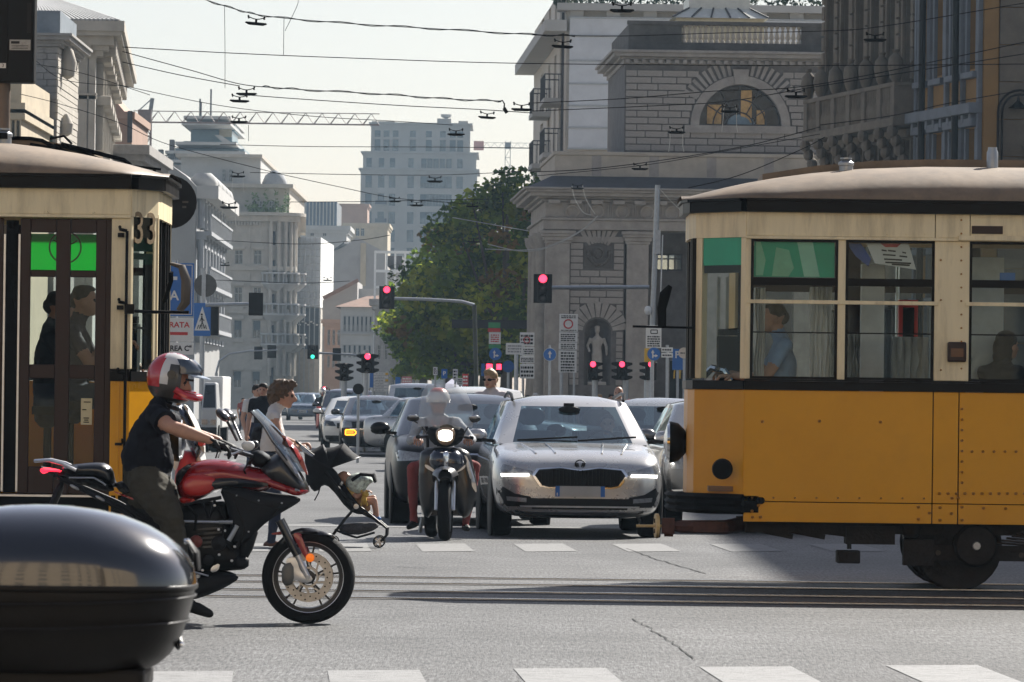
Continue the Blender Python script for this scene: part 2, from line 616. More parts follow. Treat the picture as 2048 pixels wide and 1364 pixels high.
  # near crossing: stripes run towards the avenue
dv=V((-.043,1,0))
for k,yy in((-1,1344),(0,1342),(1,1338),(2,1335),(3,1332),(4,1329),(-2,1346)):
 a,b=gnd(655+372*k,yy),gnd(655+372*k+184,yy-1)
 e=3.6
 sheet('crosswalk_stripe',[a-dv*e,b-dv*e,b,a],M['paint'])
 # crossing on the far side and the stop line behind it
for k in range(-3,7):
 a,b=gnd(845+206*k,1104),gnd(845+206*k+104,1103)
 sheet('crosswalk_stripe',[a,b,b+dv*2.7,a+dv*2.7],M['worn'])
sheet('stop_line',[(-3.0,61.2),(9,61.6),(9,62.4),(-3.0,62.0)],M['worn'])
for i in range(9):
 yy=72+i*9
 c=V((-.9-.043*yy,yy,0))
 sheet('lane_mark',[c+V((-.06,0,0)),c+V((.06,0,0)),c+V((-.07,4,0)),c+V((-.19,4,0))],M['worn'])
def crack(pts,wd):
 mb=MB();q=[]
 for i in range(len(pts)-1):
  a,b=gnd(*pts[i]),gnd(*pts[i+1])
  n=8
  for k in range(n):
   p=a.lerp(b,k/n)
   q.append(p+V((noise.noise(p*6)*.03,noise.noise(p*5+V((7,0,0)))*.06,0)))
 n=len(q)
 L=[(p.x-wd*(.4+abs(noise.noise(p*9))),p.y-wd,.005)for p in q]+[(p.x+wd*(.4+abs(noise.noise(p*7))),p.y+wd,.005)for p in q]
 mb.add(L,[(i,i+1,i+n+1,i+n)for i in range(n-1)])
 mb.build('road_crack',M['tar'],road,smooth=None)
crack([(1262,1238),(1290,1252),(1330,1275),(1362,1300),(1394,1322)],.008)
crack([(1255,1098),(1310,1118),(1355,1132),(1420,1150)],.012)
crack([(985,1250),(1060,1251)],.008)
crack([(700,1136),(790,1134),(860,1138)],.012)
crack([(860,1152),(1000,1156),(1150,1157)],.012)
# kerbed pavements of the avenue far behind
for x0,x1,y0,y1 in((-70,-12.5,118,900),(5.2,70,178,900)):
 mb=MB()
 k=-.0385
 q=[(x0+k*(y0-120),y0),(x1+k*(y0-120),y0),(x1+k*(y1-120),y1),(x0+k*(y1-120),y1)]
 mb.prism(q,-.05,.13,'XY')
 mb.build('pavement',M['pave'],smooth=None,kind='structure')
 # ------------------------------------------------------------------ buildings
def Hpx(px):
 return HZ+ROLL*(px-1024)
class Fr:
 """frontal plane at distance Y: photograph pixels to level X and Z"""
 def __init__(s,Y):
  s.Y,s.s=Y,FPX/Y
 def x(s,px,py=500):
  return(px-1024-ROLL*(790-py))/s.s
 def z(s,px,py):
  return CAMH+(Hpx(px)-py)/s.s
def wallmesh(mb,P,u,W,z0,z1,holes,rec=.3,m=0):
 """wall in the plane through P along u with real openings (x0,x1,z0,z1) whose reveals go REC deep"""
 P,u=V(P),V(u).normalized()
 inn=V((-u.y,u.x,0))*rec
 xs=sorted({0,W}|{h[0]for h in holes}|{h[1]for h in holes})
 zs=sorted({z0,z1}|{h[2]for h in holes}|{h[3]for h in holes})
 def w(x,z,d=0):
  p=P+u*x+inn*d
  return(p.x,p.y,z)
 for i in range(len(xs)-1):
  for j in range(len(zs)-1):
   cx,cz=(xs[i]+xs[i+1])/2,(zs[j]+zs[j+1])/2
   if any(h[0]<cx<h[1]and h[2]<cz<h[3]for h in holes):
    continue
   mb.add([w(xs[i],zs[j]),w(xs[i+1],zs[j]),w(xs[i+1],zs[j+1]),w(xs[i],zs[j+1])],[(0,1,2,3)],m)
 for a,b,c,d in holes:
  for q in((a,c,b,c),(b,c,b,d),(b,d,a,d),(a,d,a,c)):
   mb.add([w(q[0],q[1]),w(q[2],q[3]),w(q[2],q[3],1),w(q[0],q[1],1)],[(0,1,2,3)],m)
WIN={}
def window(parent,P,u,w,h,frame,gl,arch=False,shut=None):
 """window piece (frame, mullions and pane, optional half-closed shutter) set at P = lower left of the opening"""
 key=(round(w,2),round(h,2),frame.name,gl.name,arch,shut.name if shut else '')
 u=V(u).normalized()
 rz=math.atan2(u.y,u.x)
 if key in WIN:
  return inst(WIN[key],parent,P,(0,0,rz))
 t=max(.05,w*.07)
 mb=MB()
 mb.box(0,w,.02,.05,0,h,1)
 for a,b in((0,t),(w/2-t/2,w/2+t/2),(w-t,w)):
  mb.box(a,b,-.04,.018,0,h)
 for a,b in((0,t),(h*.66,h*.66+t),(h-t,h)):
  mb.box(t,w-t,-.03,.016,a,b)
 if shut:
  mb.box(t,w-t,-.08,-.045,h*.45,h-t,2)
 o=piece('window',mb,[frame,gl]+([shut]if shut else[]),parent,P,(0,0,rz),smooth=None)
 WIN[key]=o
 return o
st_grey=mat('grey_stone',(.31,.294,.276),.85,var=.20,vs=2.2,dirt=.5,ds=.8,dcol=(.12,.115,.115),bump=.3,bs=12)
st_dark=mat('soot_stone',(.10,.095,.09),.9,var=.3,vs=2,dirt=.6,ds=.6,bump=.3,bs=10)
st_joint=mat('stone_joint',(.135,.13,.13),.9,var=.25,vs=3)  # wall behind the blocks, darkened to deepen shade in the recessed gaps
st_pale=mat('pale_stone',(.42,.385,.33),.85,var=.14,vs=1.5,dirt=.4,ds=.7,dcol=(.2,.18,.16),bump=.2,bs=9)
st_cream=mat('cream_plaster',(.46,.39,.28),.85,var=.12,vs=1.2,dirt=.35,ds=.5,dcol=(.22,.18,.13))
st_ochre=mat('ochre_plaster',(.27,.15,.045),.85,var=.12,vs=1.2,dirt=.4,ds=.5,dcol=(.18,.10,.04))
st_umber=mat('umber_stone',(.155,.128,.098),.9,var=.25,vs=1.5,dirt=.6,ds=.6,dcol=(.05,.045,.04),bump=.3,bs=8)
st_blue=mat('blue_grey_trim',(.15,.165,.19),.8,var=.15,vs=1.5,dirt=.3)
st_brick=mat('warm_sand_render',(.58,.46,.32),.9,var=.2,vs=.6)
st_pink=mat('pink_plaster',(.36,.235,.175),.85,var=.12,vs=1,dirt=.3,ds=.4,dcol=(.2,.14,.11))
st_white=mat('white_plaster',(.42,.415,.40),.85,var=.10,vs=.7,dirt=.3,ds=.3,dcol=(.3,.29,.28))
st_tower=mat('tower_stone',(.36,.33,.29),.85,var=.1,vs=.3,dirt=.25,ds=.2,dcol=(.22,.2,.18))
st_bluish=mat('blue_grey_stone',(.30,.31,.325),.85,var=.15,vs=.8,dirt=.35,ds=.4,dcol=(.16,.165,.175))
rooftile=mat('roof_tiles',(.20,.115,.08),.85,var=.3,vs=1.5)
slate=mat('slate',(.075,.08,.09),.6,var=.3,vs=2)
sheetm=mat('scaffold_sheet',(.58,.60,.63),.6,var=.10,vs=1.2,dirt=.25,ds=.5,dcol=(.36,.38,.42),bump=.5,bs=1.6)
fr_dark=mat('dark_frame',(.05,.05,.055),.6,var=.2)
fr_pale=mat('pale_frame',(.42,.42,.40),.6,var=.1)
shutm=mat('shutter_grey',(.07,.09,.105),.7,var=.15,stretch=(.3,.3,12),vs=4)
shutg=mat('shutter_green',(.05,.09,.08),.7,var=.2,stretch=(.3,.3,12),vs=4)
def bldg(name,label,Y,px0,px1,yt,dep,wm,cols=(),rows=(),ww=12,frame=None,corn=None,courses=(),yb=None,skew=0.0,gl=None,shut=None,flank=0,fw=None,group=None,roofm=None):
 """a block standing at distance Y: front wall with openings at the columns and rows read off the photograph"""
 f=Fr(Y)
 xc=(px0+px1)/2
 x0,x1=f.x(px0),f.x(px1)
 z1=f.z(xc,yt)
 z0=0 if yb is None else f.z(xc,yb)
 t=thing(name,label,'building',((x0+x1)/2,Y+dep/2,0),group=group)
 holes=[]
 for c in cols:
  for r in rows:
   a,b=f.x(c-ww/2),f.x(c+ww/2)
   holes.append((a-x0,b-x0,f.z(xc,r[1]),f.z(xc,r[0])))
 mb=MB()
 wallmesh(mb,(x0,Y,0),(1,0,0),x1-x0,z0,z1,holes,.35)
 sx=skew*dep
 mb.add([(x0,Y,z0),(x0+sx,Y+dep,z0),(x0+sx,Y+dep,z1),(x0,Y,z1)],[(0,1,2,3)])
 mb.add([(x1+sx,Y+dep,z0),(x0+sx,Y+dep,z0),(x0+sx,Y+dep,z1),(x1+sx,Y+dep,z1)],[(0,1,2,3)])
 fh=[]
 if flank:
  L=math.hypot(sx,dep)
  stp=L/flank
  for i in range(flank):
   for r in rows:
    fh.append((stp*(i+.5)-(fw or 1.1)/2,stp*(i+.5)+(fw or 1.1)/2,f.z(xc,r[1]),f.z(xc,r[0])))
  wallmesh(mb,(x1,Y,0),(sx,dep,0),L,z0,z1,fh,.35)
 else:
  mb.add([(x1,Y,z0),(x1+sx,Y+dep,z0),(x1+sx,Y+dep,z1),(x1,Y,z1)],[(0,1,2,3)])
 mb.build('wall',wm,t,smooth=None)
 MB().add([(x0,Y,z1),(x1,Y,z1),(x1+sx,Y+dep,z1),(x0+sx,Y+dep,z1)],[(0,1,2,3)]).build('roof',roofm or slate,t,smooth=None)
 for h in holes:
  window(t,(x0+h[0],Y+.30,h[2]),(1,0,0),h[1]-h[0],h[3]-h[2],frame or fr_pale,gl or M['darkglass'],shut=shut)
 for h in fh:
  d=V((sx,dep,0)).normalized()
  p=V((x1,Y,0))+d*h[0]+V((-d.y,d.x,0))*.3
  window(t,(p.x,p.y,h[2]),d,h[1]-h[0],h[3]-h[2],frame or fr_pale,gl or M['darkglass'],shut=shut)
 def band(za,zb,pr,nm):
  m2=MB()
  n=V((1,-skew,0)).normalized()*pr
  q=[(x0-pr,Y-pr),(x1+pr,Y-pr),(x1+n.x+sx,Y+dep),(x0-pr+sx,Y+dep)]
  m2.prism(q,za,zb,'XY')
  m2.build(nm,wm,t,smooth=None)
 if corn:
  band(z1-corn[0],z1+.05,corn[1],'cornice')
  band(z1-corn[0]*1.8,z1-corn[0]-.003,corn[1]*.5,'cornice')
 for c in courses:
  z=f.z(xc,c)
  band(z-.15,z+.15,.12,'string_course')
 return t,f
 # ---- the stone toll house with the statue (right of the avenue)
def toll_house():
 Y0,s=200.0,55.0
 yaw=math.atan(.0385)
 t=thing('toll_house','grey stone toll house with pilasters, statue niche and half round upper window','building',((1090-1024)/s,Y0,0),yaw,local=True)
 def c(px,py):
  return((px-ROLL*(790-py)-1090)/s,CAMH+(Hpx(px)-py)/s)
 R=11.0
 DEP=12.0
 g=st_grey
 zc0=c(1200,400)[1]
 zent=c(1200,460)[1]
 xb0,xb1=c(1140,600)[0],c(1250,600)[0]
 niche_x,niche_r=c(1197,665)[0],27/s
 zsp,zn0=c(1197,664)[1],c(1197,770)[1]
 # lower body: bay wall with the niche opening, recess beyond the right pilaster
 mb=MB()
 def arch(n=16):
  return[(niche_x+niche_r*math.cos(pi-pi*i/n),zsp+niche_r*math.sin(pi*i/n))for i in range(n+1)]
 a=arch()
 yb=.12
 zt=zent
 poly=[(xb0,0),(xb0,zt),(niche_x,zt)]
 left=[(xb0,zn0)]+[(niche_x-niche_r,zn0)]+a[:9]+[(niche_x,zt),(xb0,zt)]
 right=[(niche_x+niche_r,zn0),(xb1,zn0),(xb1,zt),(niche_x,zt)]+a[8:]
 for q in(left,right):
  mb.add([(p[0],yb,p[1])for p in q],[tuple(range(len(q)))])
 mb.add([(xb0,yb,0),(xb1,yb,0),(xb1,yb,zn0),(xb0,yb,zn0)],[(0,1,2,3)])
 # niche shell
 shell=[]
 full=[(niche_x-niche_r,zn0)]+a+[(niche_x+niche_r,zn0)]
 for d in range(7):
  th=pi/2*d/6
  shell.append([(niche_x+(p[0]-niche_x)*math.cos(th*.98),yb+.55*math.sin(th),p[1]if p[1]<zsp else zsp+(p[1]-zsp)*math.cos(th*.98))for p in full])
 mb.loft(shell,caps=False,closed=False)
 mb.add([(niche_x-niche_r,yb,zn0),(niche_x+niche_r,yb,zn0),(niche_x+niche_r*.5,yb+.6,zn0),(niche_x-niche_r*.5,yb+.6,zn0)],[(0,1,2,3)])
 # flank, recess back wall, body
 mb.box(0,.06,.3,DEP,0,zent)
 xr=c(1298,600)[0]
 mb.box(xr,R,2.4,2.6,0,zent)
 mb.box(xb1,xr-.02,.7,2.5,0,zent)
 mb.box(0.05,xb0+.3,.3,.5,0,zent)
 mb.box(.3,R,DEP-.2,DEP,0,zent)
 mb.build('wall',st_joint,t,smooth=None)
 # pilasters with stepped base and capital
 for px0,px1 in((1092,1140),(1254,1298),(1415,1460),(1590,1635)):
  x0,x1=c(px0,600)[0],c(px1,600)[0]
  mb=MB()
  mb.box(x0,x1,0,.7,.5,c(1200,487)[1])
  mb.box(x0-.1,x1+.1,-.1,.7,0,.5)
  z=c(1200,487)[1]
  for i,(h,p)in enumerate(((.10,.05),(.14,.10),(.10,.16),(.12,.2))):
   mb.box(x0-p,x1+p,-p,.7,z,z+h-.002)
   z+=h
  mb.box(x0+.02,x1-.02,.02,.7,z,zent)
  mb.build('pilaster',g,t,smooth=None,bevel=.015)
 for i in range(3):
  MB().lathe([(.40,0),(.40,.4),(.34,.45),(.32,3),(.29,c(1100,490)[1]),(.4,c(1100,480)[1]),(.45,zent-.1)],(-.02,1.4+i*3.4,0),n=20).build('column',g,t)
 def ring(name,z0,z1,p,m=g,x1=R,y1=DEP):
  MB().box(-p,x1,-p,y1+p,z0,z1).build(name,m,t,smooth=None,bevel=.02)
 ring('architrave',zent,c(1200,441)[1],.12)
 ring('architrave',c(1200,441)[1]+.002,c(1200,436)[1],.22)
 ring('frieze',c(1200,436)[1]+.002,zc0-.08,.06)
 zz=zc0-.078
 for h,p in((.10,.18),(.09,.34),(.14,.62),(.10,.76),(.08,.86)):
  ring('cornice',zz,zz+h-.003,p)
  zz+=h
 for i in range(14):
  MB().box(.05+i*.78,.47+i*.78,-.55,-.02,zc0-.16,zc0-.02).build('cornice_block',g,t,smooth=None,bevel=.01)
 for i in range(13):
  x=c(1146,425)[0]+i*(50/s)
  z=c(1200,423)[1]
  pts=[(x+.23*math.cos(k),-.09,z+.23*math.sin(k))for k in[2*pi*j/14 for j in range(15)]]
  MB().tube(pts,.055,6).build('wreath',g,t)
  mb=MB()
  for k in range(3):
   mb.box(x+.37+k*.075,x+.415+k*.075,-.13,-.05,z-.26,z+.26)
  mb.build('triglyph',g,t,smooth=None)
  # stone courses of the bay, each block a piece
 blk={}
 def block(x0,x1,z0,z1,y,p=.05):
  if x1-x0<.08 or z1-z0<.04:
   return
  mb=MB().box(-.5,.5,0,1,-.5,.5)
  pos=t.matrix_world
  if 'b' not in blk:
   blk['b']=piece('stone_block',mb,g,t,((x0+x1)/2,y,(z0+z1)/2),sc=(x1-x0-.038,p,z1-z0-.042),smooth=None)
  else:
   o=inst(blk['b'],t)
   o.location=((x0+x1)/2,y-random.uniform(0,.018),(z0+z1)/2)
   o.scale=(x1-x0-.038,p,z1-z0-.042)
 random.seed(3)
 rh=13.6/s
 z=zn0-.02
 k=0
 while z+rh<zent:
  zm=z+rh/2
  gap=None
  if zm<zsp:
   gap=niche_r+.17
  elif zm<zsp+niche_r+.62:
   gap=math.sqrt(max(0,(niche_r+.62)**2-(zm-zsp)**2))
  rz0,rz1=c(1200,537)[1],c(1200,489)[1]
  rel=rz0<zm<rz1
  if rel:
   gap=30/s
  if zm>c(1200,490)[1]:
   gap=None
  if gap:
   block(xb0+.02,niche_x-gap,z,z+rh,.08)
   block(niche_x+gap,xb1-.02,z,z+rh,.08)
  else:
   q=[xb0+.02,xb0+(.75 if k%2 else .38),xb0+(1.35 if k%2 else 1.1),xb1-.02]
   for i in range(3):
    block(q[i],q[i+1],z,z+rh,.08)
  z+=rh
  k+=1
 def voussoirs(cx,cz,r0,r1,n,a0,a1,y,zmax=None,th=.06):
  for i in range(n):
   b0=a0+(a1-a0)*i/n+.022
   b1=a0+(a1-a0)*(i+1)/n-.022
   def rr(a):
    r=r1
    if zmax and math.sin(a)>.01:
     r=min(r1,(zmax-cz)/math.sin(a))
    return r
   q=[(cx+r0*math.cos(b0),cz+r0*math.sin(b0)),(cx+rr(b0)*math.cos(b0),cz+rr(b0)*math.sin(b0)),(cx+rr(b1)*math.cos(b1),cz+rr(b1)*math.sin(b1)),(cx+r0*math.cos(b1),cz+r0*math.sin(b1))]
   MB().prism(q,y-random.uniform(0,.02),y+th).build('voussoir',g,t,smooth=None)
 voussoirs(niche_x,zsp,niche_r+.06,niche_r+.62,11,.08,pi-.08,.06)
 voussoirs(niche_x,c(1200,520)[1],.62,1.5,7,.95,pi-.95,.06,zent-.02)
 # carved panel with garland
 zr0,zr1=c(1200,535)[1],c(1200,491)[1]
 mb=MB()
 mb.box(niche_x-29/s,niche_x+29/s,.03,.12,zr0,zr1)
 mb.tube([(niche_x+.17*math.cos(a),.0,(zr0+zr1)/2+.12+.17*math.sin(a))for a in[2*pi*j/14 for j in range(15)]],.045,6)
 for j in range(15):
  a=pi+pi*j/14
  mb.ell((niche_x+.38*math.cos(a),.0,(zr0+zr1)/2+.16+.44*math.sin(a)),(.075,.06,.07),8,5)
 mb.build('carved_panel',st_dark,t)
 # statue
 mb=MB()
 zf=zn0+.12
 hs=c(1197,652)[1]-zf
 k=hs/1.78
 x0=niche_x
 def p(x,z,y=0.0):
  return(x0+x*k,yb+.22+y*k,zf+z*k)
 mb.tube([p(-.09,.05),p(-.10,.48,-.03),p(-.07,.9)],[.06*k,.075*k,.11*k],10)
 mb.tube([p(.12,.05),p(.10,.48,-.06),p(.06,.9)],[.06*k,.075*k,.11*k],10)
 mb.tube([p(0,.86),p(-.01,1.1),p(0,1.34),p(0,1.46)],[.17*k,.15*k,.20*k,.09*k],12,flat=.62,side=(1,0,0))
 mb.tube([p(-.2,1.4),p(-.31,1.15,.04),p(-.24,.95,-.12)],[.065*k,.055*k,.04*k],8)
 mb.tube([p(.2,1.4),p(.30,1.12),p(.31,.84,-.05)],[.065*k,.055*k,.04*k],8)
 mb.tube([p(0,1.44),p(0,1.55)],[.06*k,.055*k],8)
 mb.ell(p(0,1.66),(.085*k,.10*k,.125*k),12,8)
 mb.ell(p(0,1.74,.01),(.10*k,.11*k,.07*k),10,6)
 mb.box(x0-.3*k,x0+.3*k,yb+.02,yb+.5,zn0,zn0+.12)
 me=remesh(mb,.03,2)
 me.materials.append(mat('statue_stone',(.40,.385,.36),.8,var=.15,vs=6,dirt=.3))
 me.shade_smooth()
 o=bpy.data.objects.new('statue',me);C.objects.link(o);o.parent=t
 # little window in the recess
 window(t,(c(1318,540)[0],2.34,c(1318,538)[1]),(1,0,0),.55,.62,fr_dark,glass('sky_pane',(.5,.6,.6),.35))
 window(t,(c(1345,540)[0],2.34,c(1345,538)[1]),(1,0,0),.55,.62,fr_dark,glass('sky_pane'))
 # low dark roof, parapet block, upper storey
 zr=zz
 za,zb_=c(1300,352)[1],c(1300,311)[1]
 xp=c(1112,330)[0]
 MB().loft([[(-.7,-.7,zr),(R,-.7,zr),(R,DEP,zr),(-.7,DEP,zr)],[(xp-.1,.35,za-.02),(R,.35,za-.02),(R,DEP,za-.02),(xp-.1,DEP,za-.02)]]).build('roof',mat('lead_roof',(.06,.065,.075),.6,var=.3,vs=3),t,smooth=None)
 mb=MB();mb.box(xp,R,.4,DEP,za-.3,zb_)
 mb.box(xp-.06,R,.34,DEP,zb_+.002,zb_+.14)
 mb.build('parapet',st_pale,t,smooth=None,bevel=.02)
 for i in range(4):
  x=xp+1.35+i*2.1
  MB().box(x,x+.35,.385,.45,za,zb_-.003).build('parapet_pier',g,t,smooth=None)
 xu=c(1254,200)[0]
 zu0,zu1=zb_+.16,c(1450,126)[1]
 yu=.95
 lcx,lcz,lr=c(1487,248)[0],c(1487,248)[1],82/s
 mb=MB()
 n=20
 ar=[(lcx-lr*math.cos(pi*i/n),lcz+lr*math.sin(pi*i/n))for i in range(n+1)]
 q1=[(xu,lcz)]+ar[:n//2+1]+[(lcx,zu1),(xu,zu1)]
 q2=ar[n//2:]+[(R,lcz),(R,zu1),(lcx,zu1)]
 for q in(q1,q2):
  mb.add([(x,yu,z)for x,z in q],[tuple(range(len(q)))])
 mb.add([(xu,yu,zu0),(R,yu,zu0),(R,yu,lcz),(xu,yu,lcz)],[(0,1,2,3)])
 mb.loft([[(x,yu,z)for x,z in ar],[(x,yu+.5,z)for x,z in ar]],caps=False,closed=False)
 mb.box(xu-.001,xu+.1,yu+.01,DEP,zu0,zu1)
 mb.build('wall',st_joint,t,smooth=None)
 mb=MB()
 mb.add([(x,yu+.42,z)for x,z in ar],[tuple(range(n+1))])
 o=mb.build('lunette_pane',[M['darkglass']],t,smooth=None)
 for a_,b_,c_,d_ in((-.8,-.45,.03,.52),(.03,.30,.08,.90),(.42,.62,.05,.4)):
  MB().box(lcx+lr*a_,lcx+lr*b_,yu+.36,yu+.40,lcz+lr*c_,lcz+lr*d_).build('ochre_blind',mat('ochre_blind',(.55,.36,.15),.7,var=.3),t,smooth=None)
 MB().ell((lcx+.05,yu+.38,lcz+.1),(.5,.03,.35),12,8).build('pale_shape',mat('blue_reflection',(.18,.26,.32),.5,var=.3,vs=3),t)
 mb=MB()
 for a in(.18,.34,.5,.66,.82):
  mb.bar((lcx+.5*math.cos(a*pi),yu+.33,lcz+.5*math.sin(a*pi)),(lcx+lr*math.cos(a*pi),yu+.33,lcz+lr*math.sin(a*pi)),.04,.04)
 mb.tube([(lcx-.5*math.cos(pi*i/12),yu+.33,lcz+.5*math.sin(pi*i/12))for i in range(13)],.025,5)
 mb.tube([(lcx-.98*math.cos(pi*i/12),yu+.33,lcz+.98*math.sin(pi*i/12))for i in range(13)],.025,5)
 mb.box(lcx-lr,lcx+lr,yu+.25,yu+.36,lcz,lcz+.06)
 mb.build('lunette_frame',fr_dark,t,smooth=None)
 mb=MB()
 rr0,rr1=lr+.02,lr+.34
 out=[(lcx-rr1*math.cos(pi*i/24),lcz+rr1*math.sin(pi*i/24))for i in range(25)]
 inn=[(lcx-rr0*math.cos(pi*i/24),lcz+rr0*math.sin(pi*i/24))for i in range(25)]
 mb.loft([[(o_[0],yu-.1,o_[1]),(i_[0],yu-.1,i_[1]),(i_[0],yu+.05,i_[1]),(o_[0],yu+.05,o_[1])]for o_,i_ in zip(out,inn)])
 mb.build('archivolt',g,t,smooth=None)
 kz0,kz1=c(1487,165)[1],c(1487,135)[1]
 MB().prism([(lcx-.22,kz0),(lcx+.22,kz0),(lcx+.30,kz1),(lcx-.30,kz1)],yu-.17,yu).build('keystone',g,t,smooth=None)
 MB().box(lcx-lr-.55,lcx+lr+.55,yu-.14,yu+.1,lcz-.28,lcz-.005).build('sill',g,t,smooth=None)
 RV=132/s
 voussoirs(lcx,lcz,lr+.37,RV,9,.50,pi/2-.16,yu-.05,zu1-.03)
 voussoirs(lcx,lcz,lr+.37,RV,9,pi/2+.16,pi-.50,yu-.05,zu1-.03)
 z=zu0+.05
 k=0
 while z+rh<zu1:
  zm=z+rh/2
  if zm>lcz:
   g2=math.sqrt(max(RV**2-(zm-lcz)**2,(lr+.37)**2-(zm-lcz)**2,0))
   if zm-lcz>RV*math.sin(.5):
    g2=max(g2,0)
   else:
    g2=math.sqrt(max((lr+.37)**2-(zm-lcz)**2,0))
   spans=[(xu+.03,lcx-g2-.02),(lcx+g2+.02,R-.1)]
  elif zm>lcz-.3:
   spans=[(xu+.03,lcx-lr-.6),(lcx+lr+.6,R-.1)]
  else:
   spans=[(xu+.03,R-.1)]
  for a,b in spans:
   x=a
   first=True
   while x<b-.05:
    wd=.42 if(first and k%2)else random.uniform(.72,.98)
    e=min(b,x+wd)
    if b-e<.25:
     e=b
    block(x,e,z,z+rh,yu-.045)
    x=e
    first=False
  z+=rh
  k+=1
 def ring2(name,z0,z1,p,m=g):
  MB().box(xu-p,R,yu-p,DEP,z0,z1).build(name,m,t,smooth=None,bevel=.015)
 zz=zu1
 for h,p in((.16,.06),(.10,.2),(.14,.42),(.1,.52)):
  ring2('cornice',zz,zz+h-.003,p)
  zz+=h
 mb=MB()
 for i in range(26):
  mb.box(xu+i*.30,xu+.15+i*.30,yu-.33,yu-.05,zu1+.02,zu1+.15)
 mb.build('dentil_band',g,t,smooth=None,kind='stuff')
 ring2('attic',zz,zz+.32,-.12,st_dark)
 zb0,zb1=zz+.322,c(1450,46)[1]
 xs0,xs1=c(1372,60)[0],c(1610,60)[0]
 MB().box(xu+.12,xs0-.04,yu+.12,yu+.42,zb0,zb1).build('attic_wall',st_dark,t,smooth=None)
 MB().box(xu+.12,xu+.4,yu+.43,DEP,zb0,zb1).build('attic_wall',st_dark,t,smooth=None)
 MB().box(xs1+.04,R,yu+.12,yu+.42,zb0,zb1).build('attic_wall',st_dark,t,smooth=None)
 MB().box(xu+.08,R,yu+.06,yu+.48,zb1+.002,zb1+.14).build('attic_coping',st_dark,t,smooth=None)
 hb=zb1-zb0
 bal=MB().lathe([(.09,0),(.09,.06),(.05,.12),(.08,hb*.3),(.085,hb*.38),(.04,hb*.75),(.05,hb*.86),(.08,hb*.9),(.08,hb)],(0,0,0),n=10)
 first=None
 nb=22
 for i in range(nb):
  x=xs0+.05+(xs1-xs0-.1)*i/(nb-1)
  if first is None:
   first=piece('baluster',bal,st_pale,t,(x,yu+.27,zb0))
  else:
   inst(first,t,(x,yu+.27,zb0))
   # cream glazed lantern on the roof
 lx0,lx1=c(1366,30)[0],c(1545,30)[0]
 lz0,lz1,lz2=zb0,c(1450,24)[1],c(1450,0)[1]+.4
 MB().box(lx0,lx1,yu+2,yu+6,lz0,lz1).build('roof_lantern',mat('lantern_cream',(.62,.55,.38),.6,var=.1),t,smooth=None)
 MB().loft([[(lx0-.15,yu+1.85,lz1),(lx1+.15,yu+1.85,lz1),(lx1+.15,yu+6.1,lz1),(lx0-.15,yu+6.1,lz1)],[(lx0+.5,yu+2.5,lz2-.45),(lx1-.5,yu+2.5,lz2-.45),(lx1-.5,yu+5.5,lz2-.45),(lx0+.5,yu+5.5,lz2-.45)],[(lx0+.5,yu+2.5,lz2),(lx1-.5,yu+2.5,lz2),(lx1-.5,yu+5.5,lz2),(lx0+.5,yu+5.5,lz2)]]).build('lantern_roof',mat('lantern_glass',(.62,.63,.58),.35,var=.1),t,smooth=None)
 for i in range(6):
  f_=i/5
  MB().bar((lx0-.15+(lx1-lx0+.3)*f_,yu+1.83,lz1+.03),(lx0+.5+(lx1-lx0-1)*f_,yu+2.47,lz2-.43),.05,.05).build('glazing_bar',fr_dark,t,smooth=None)
 return t
toll_house()
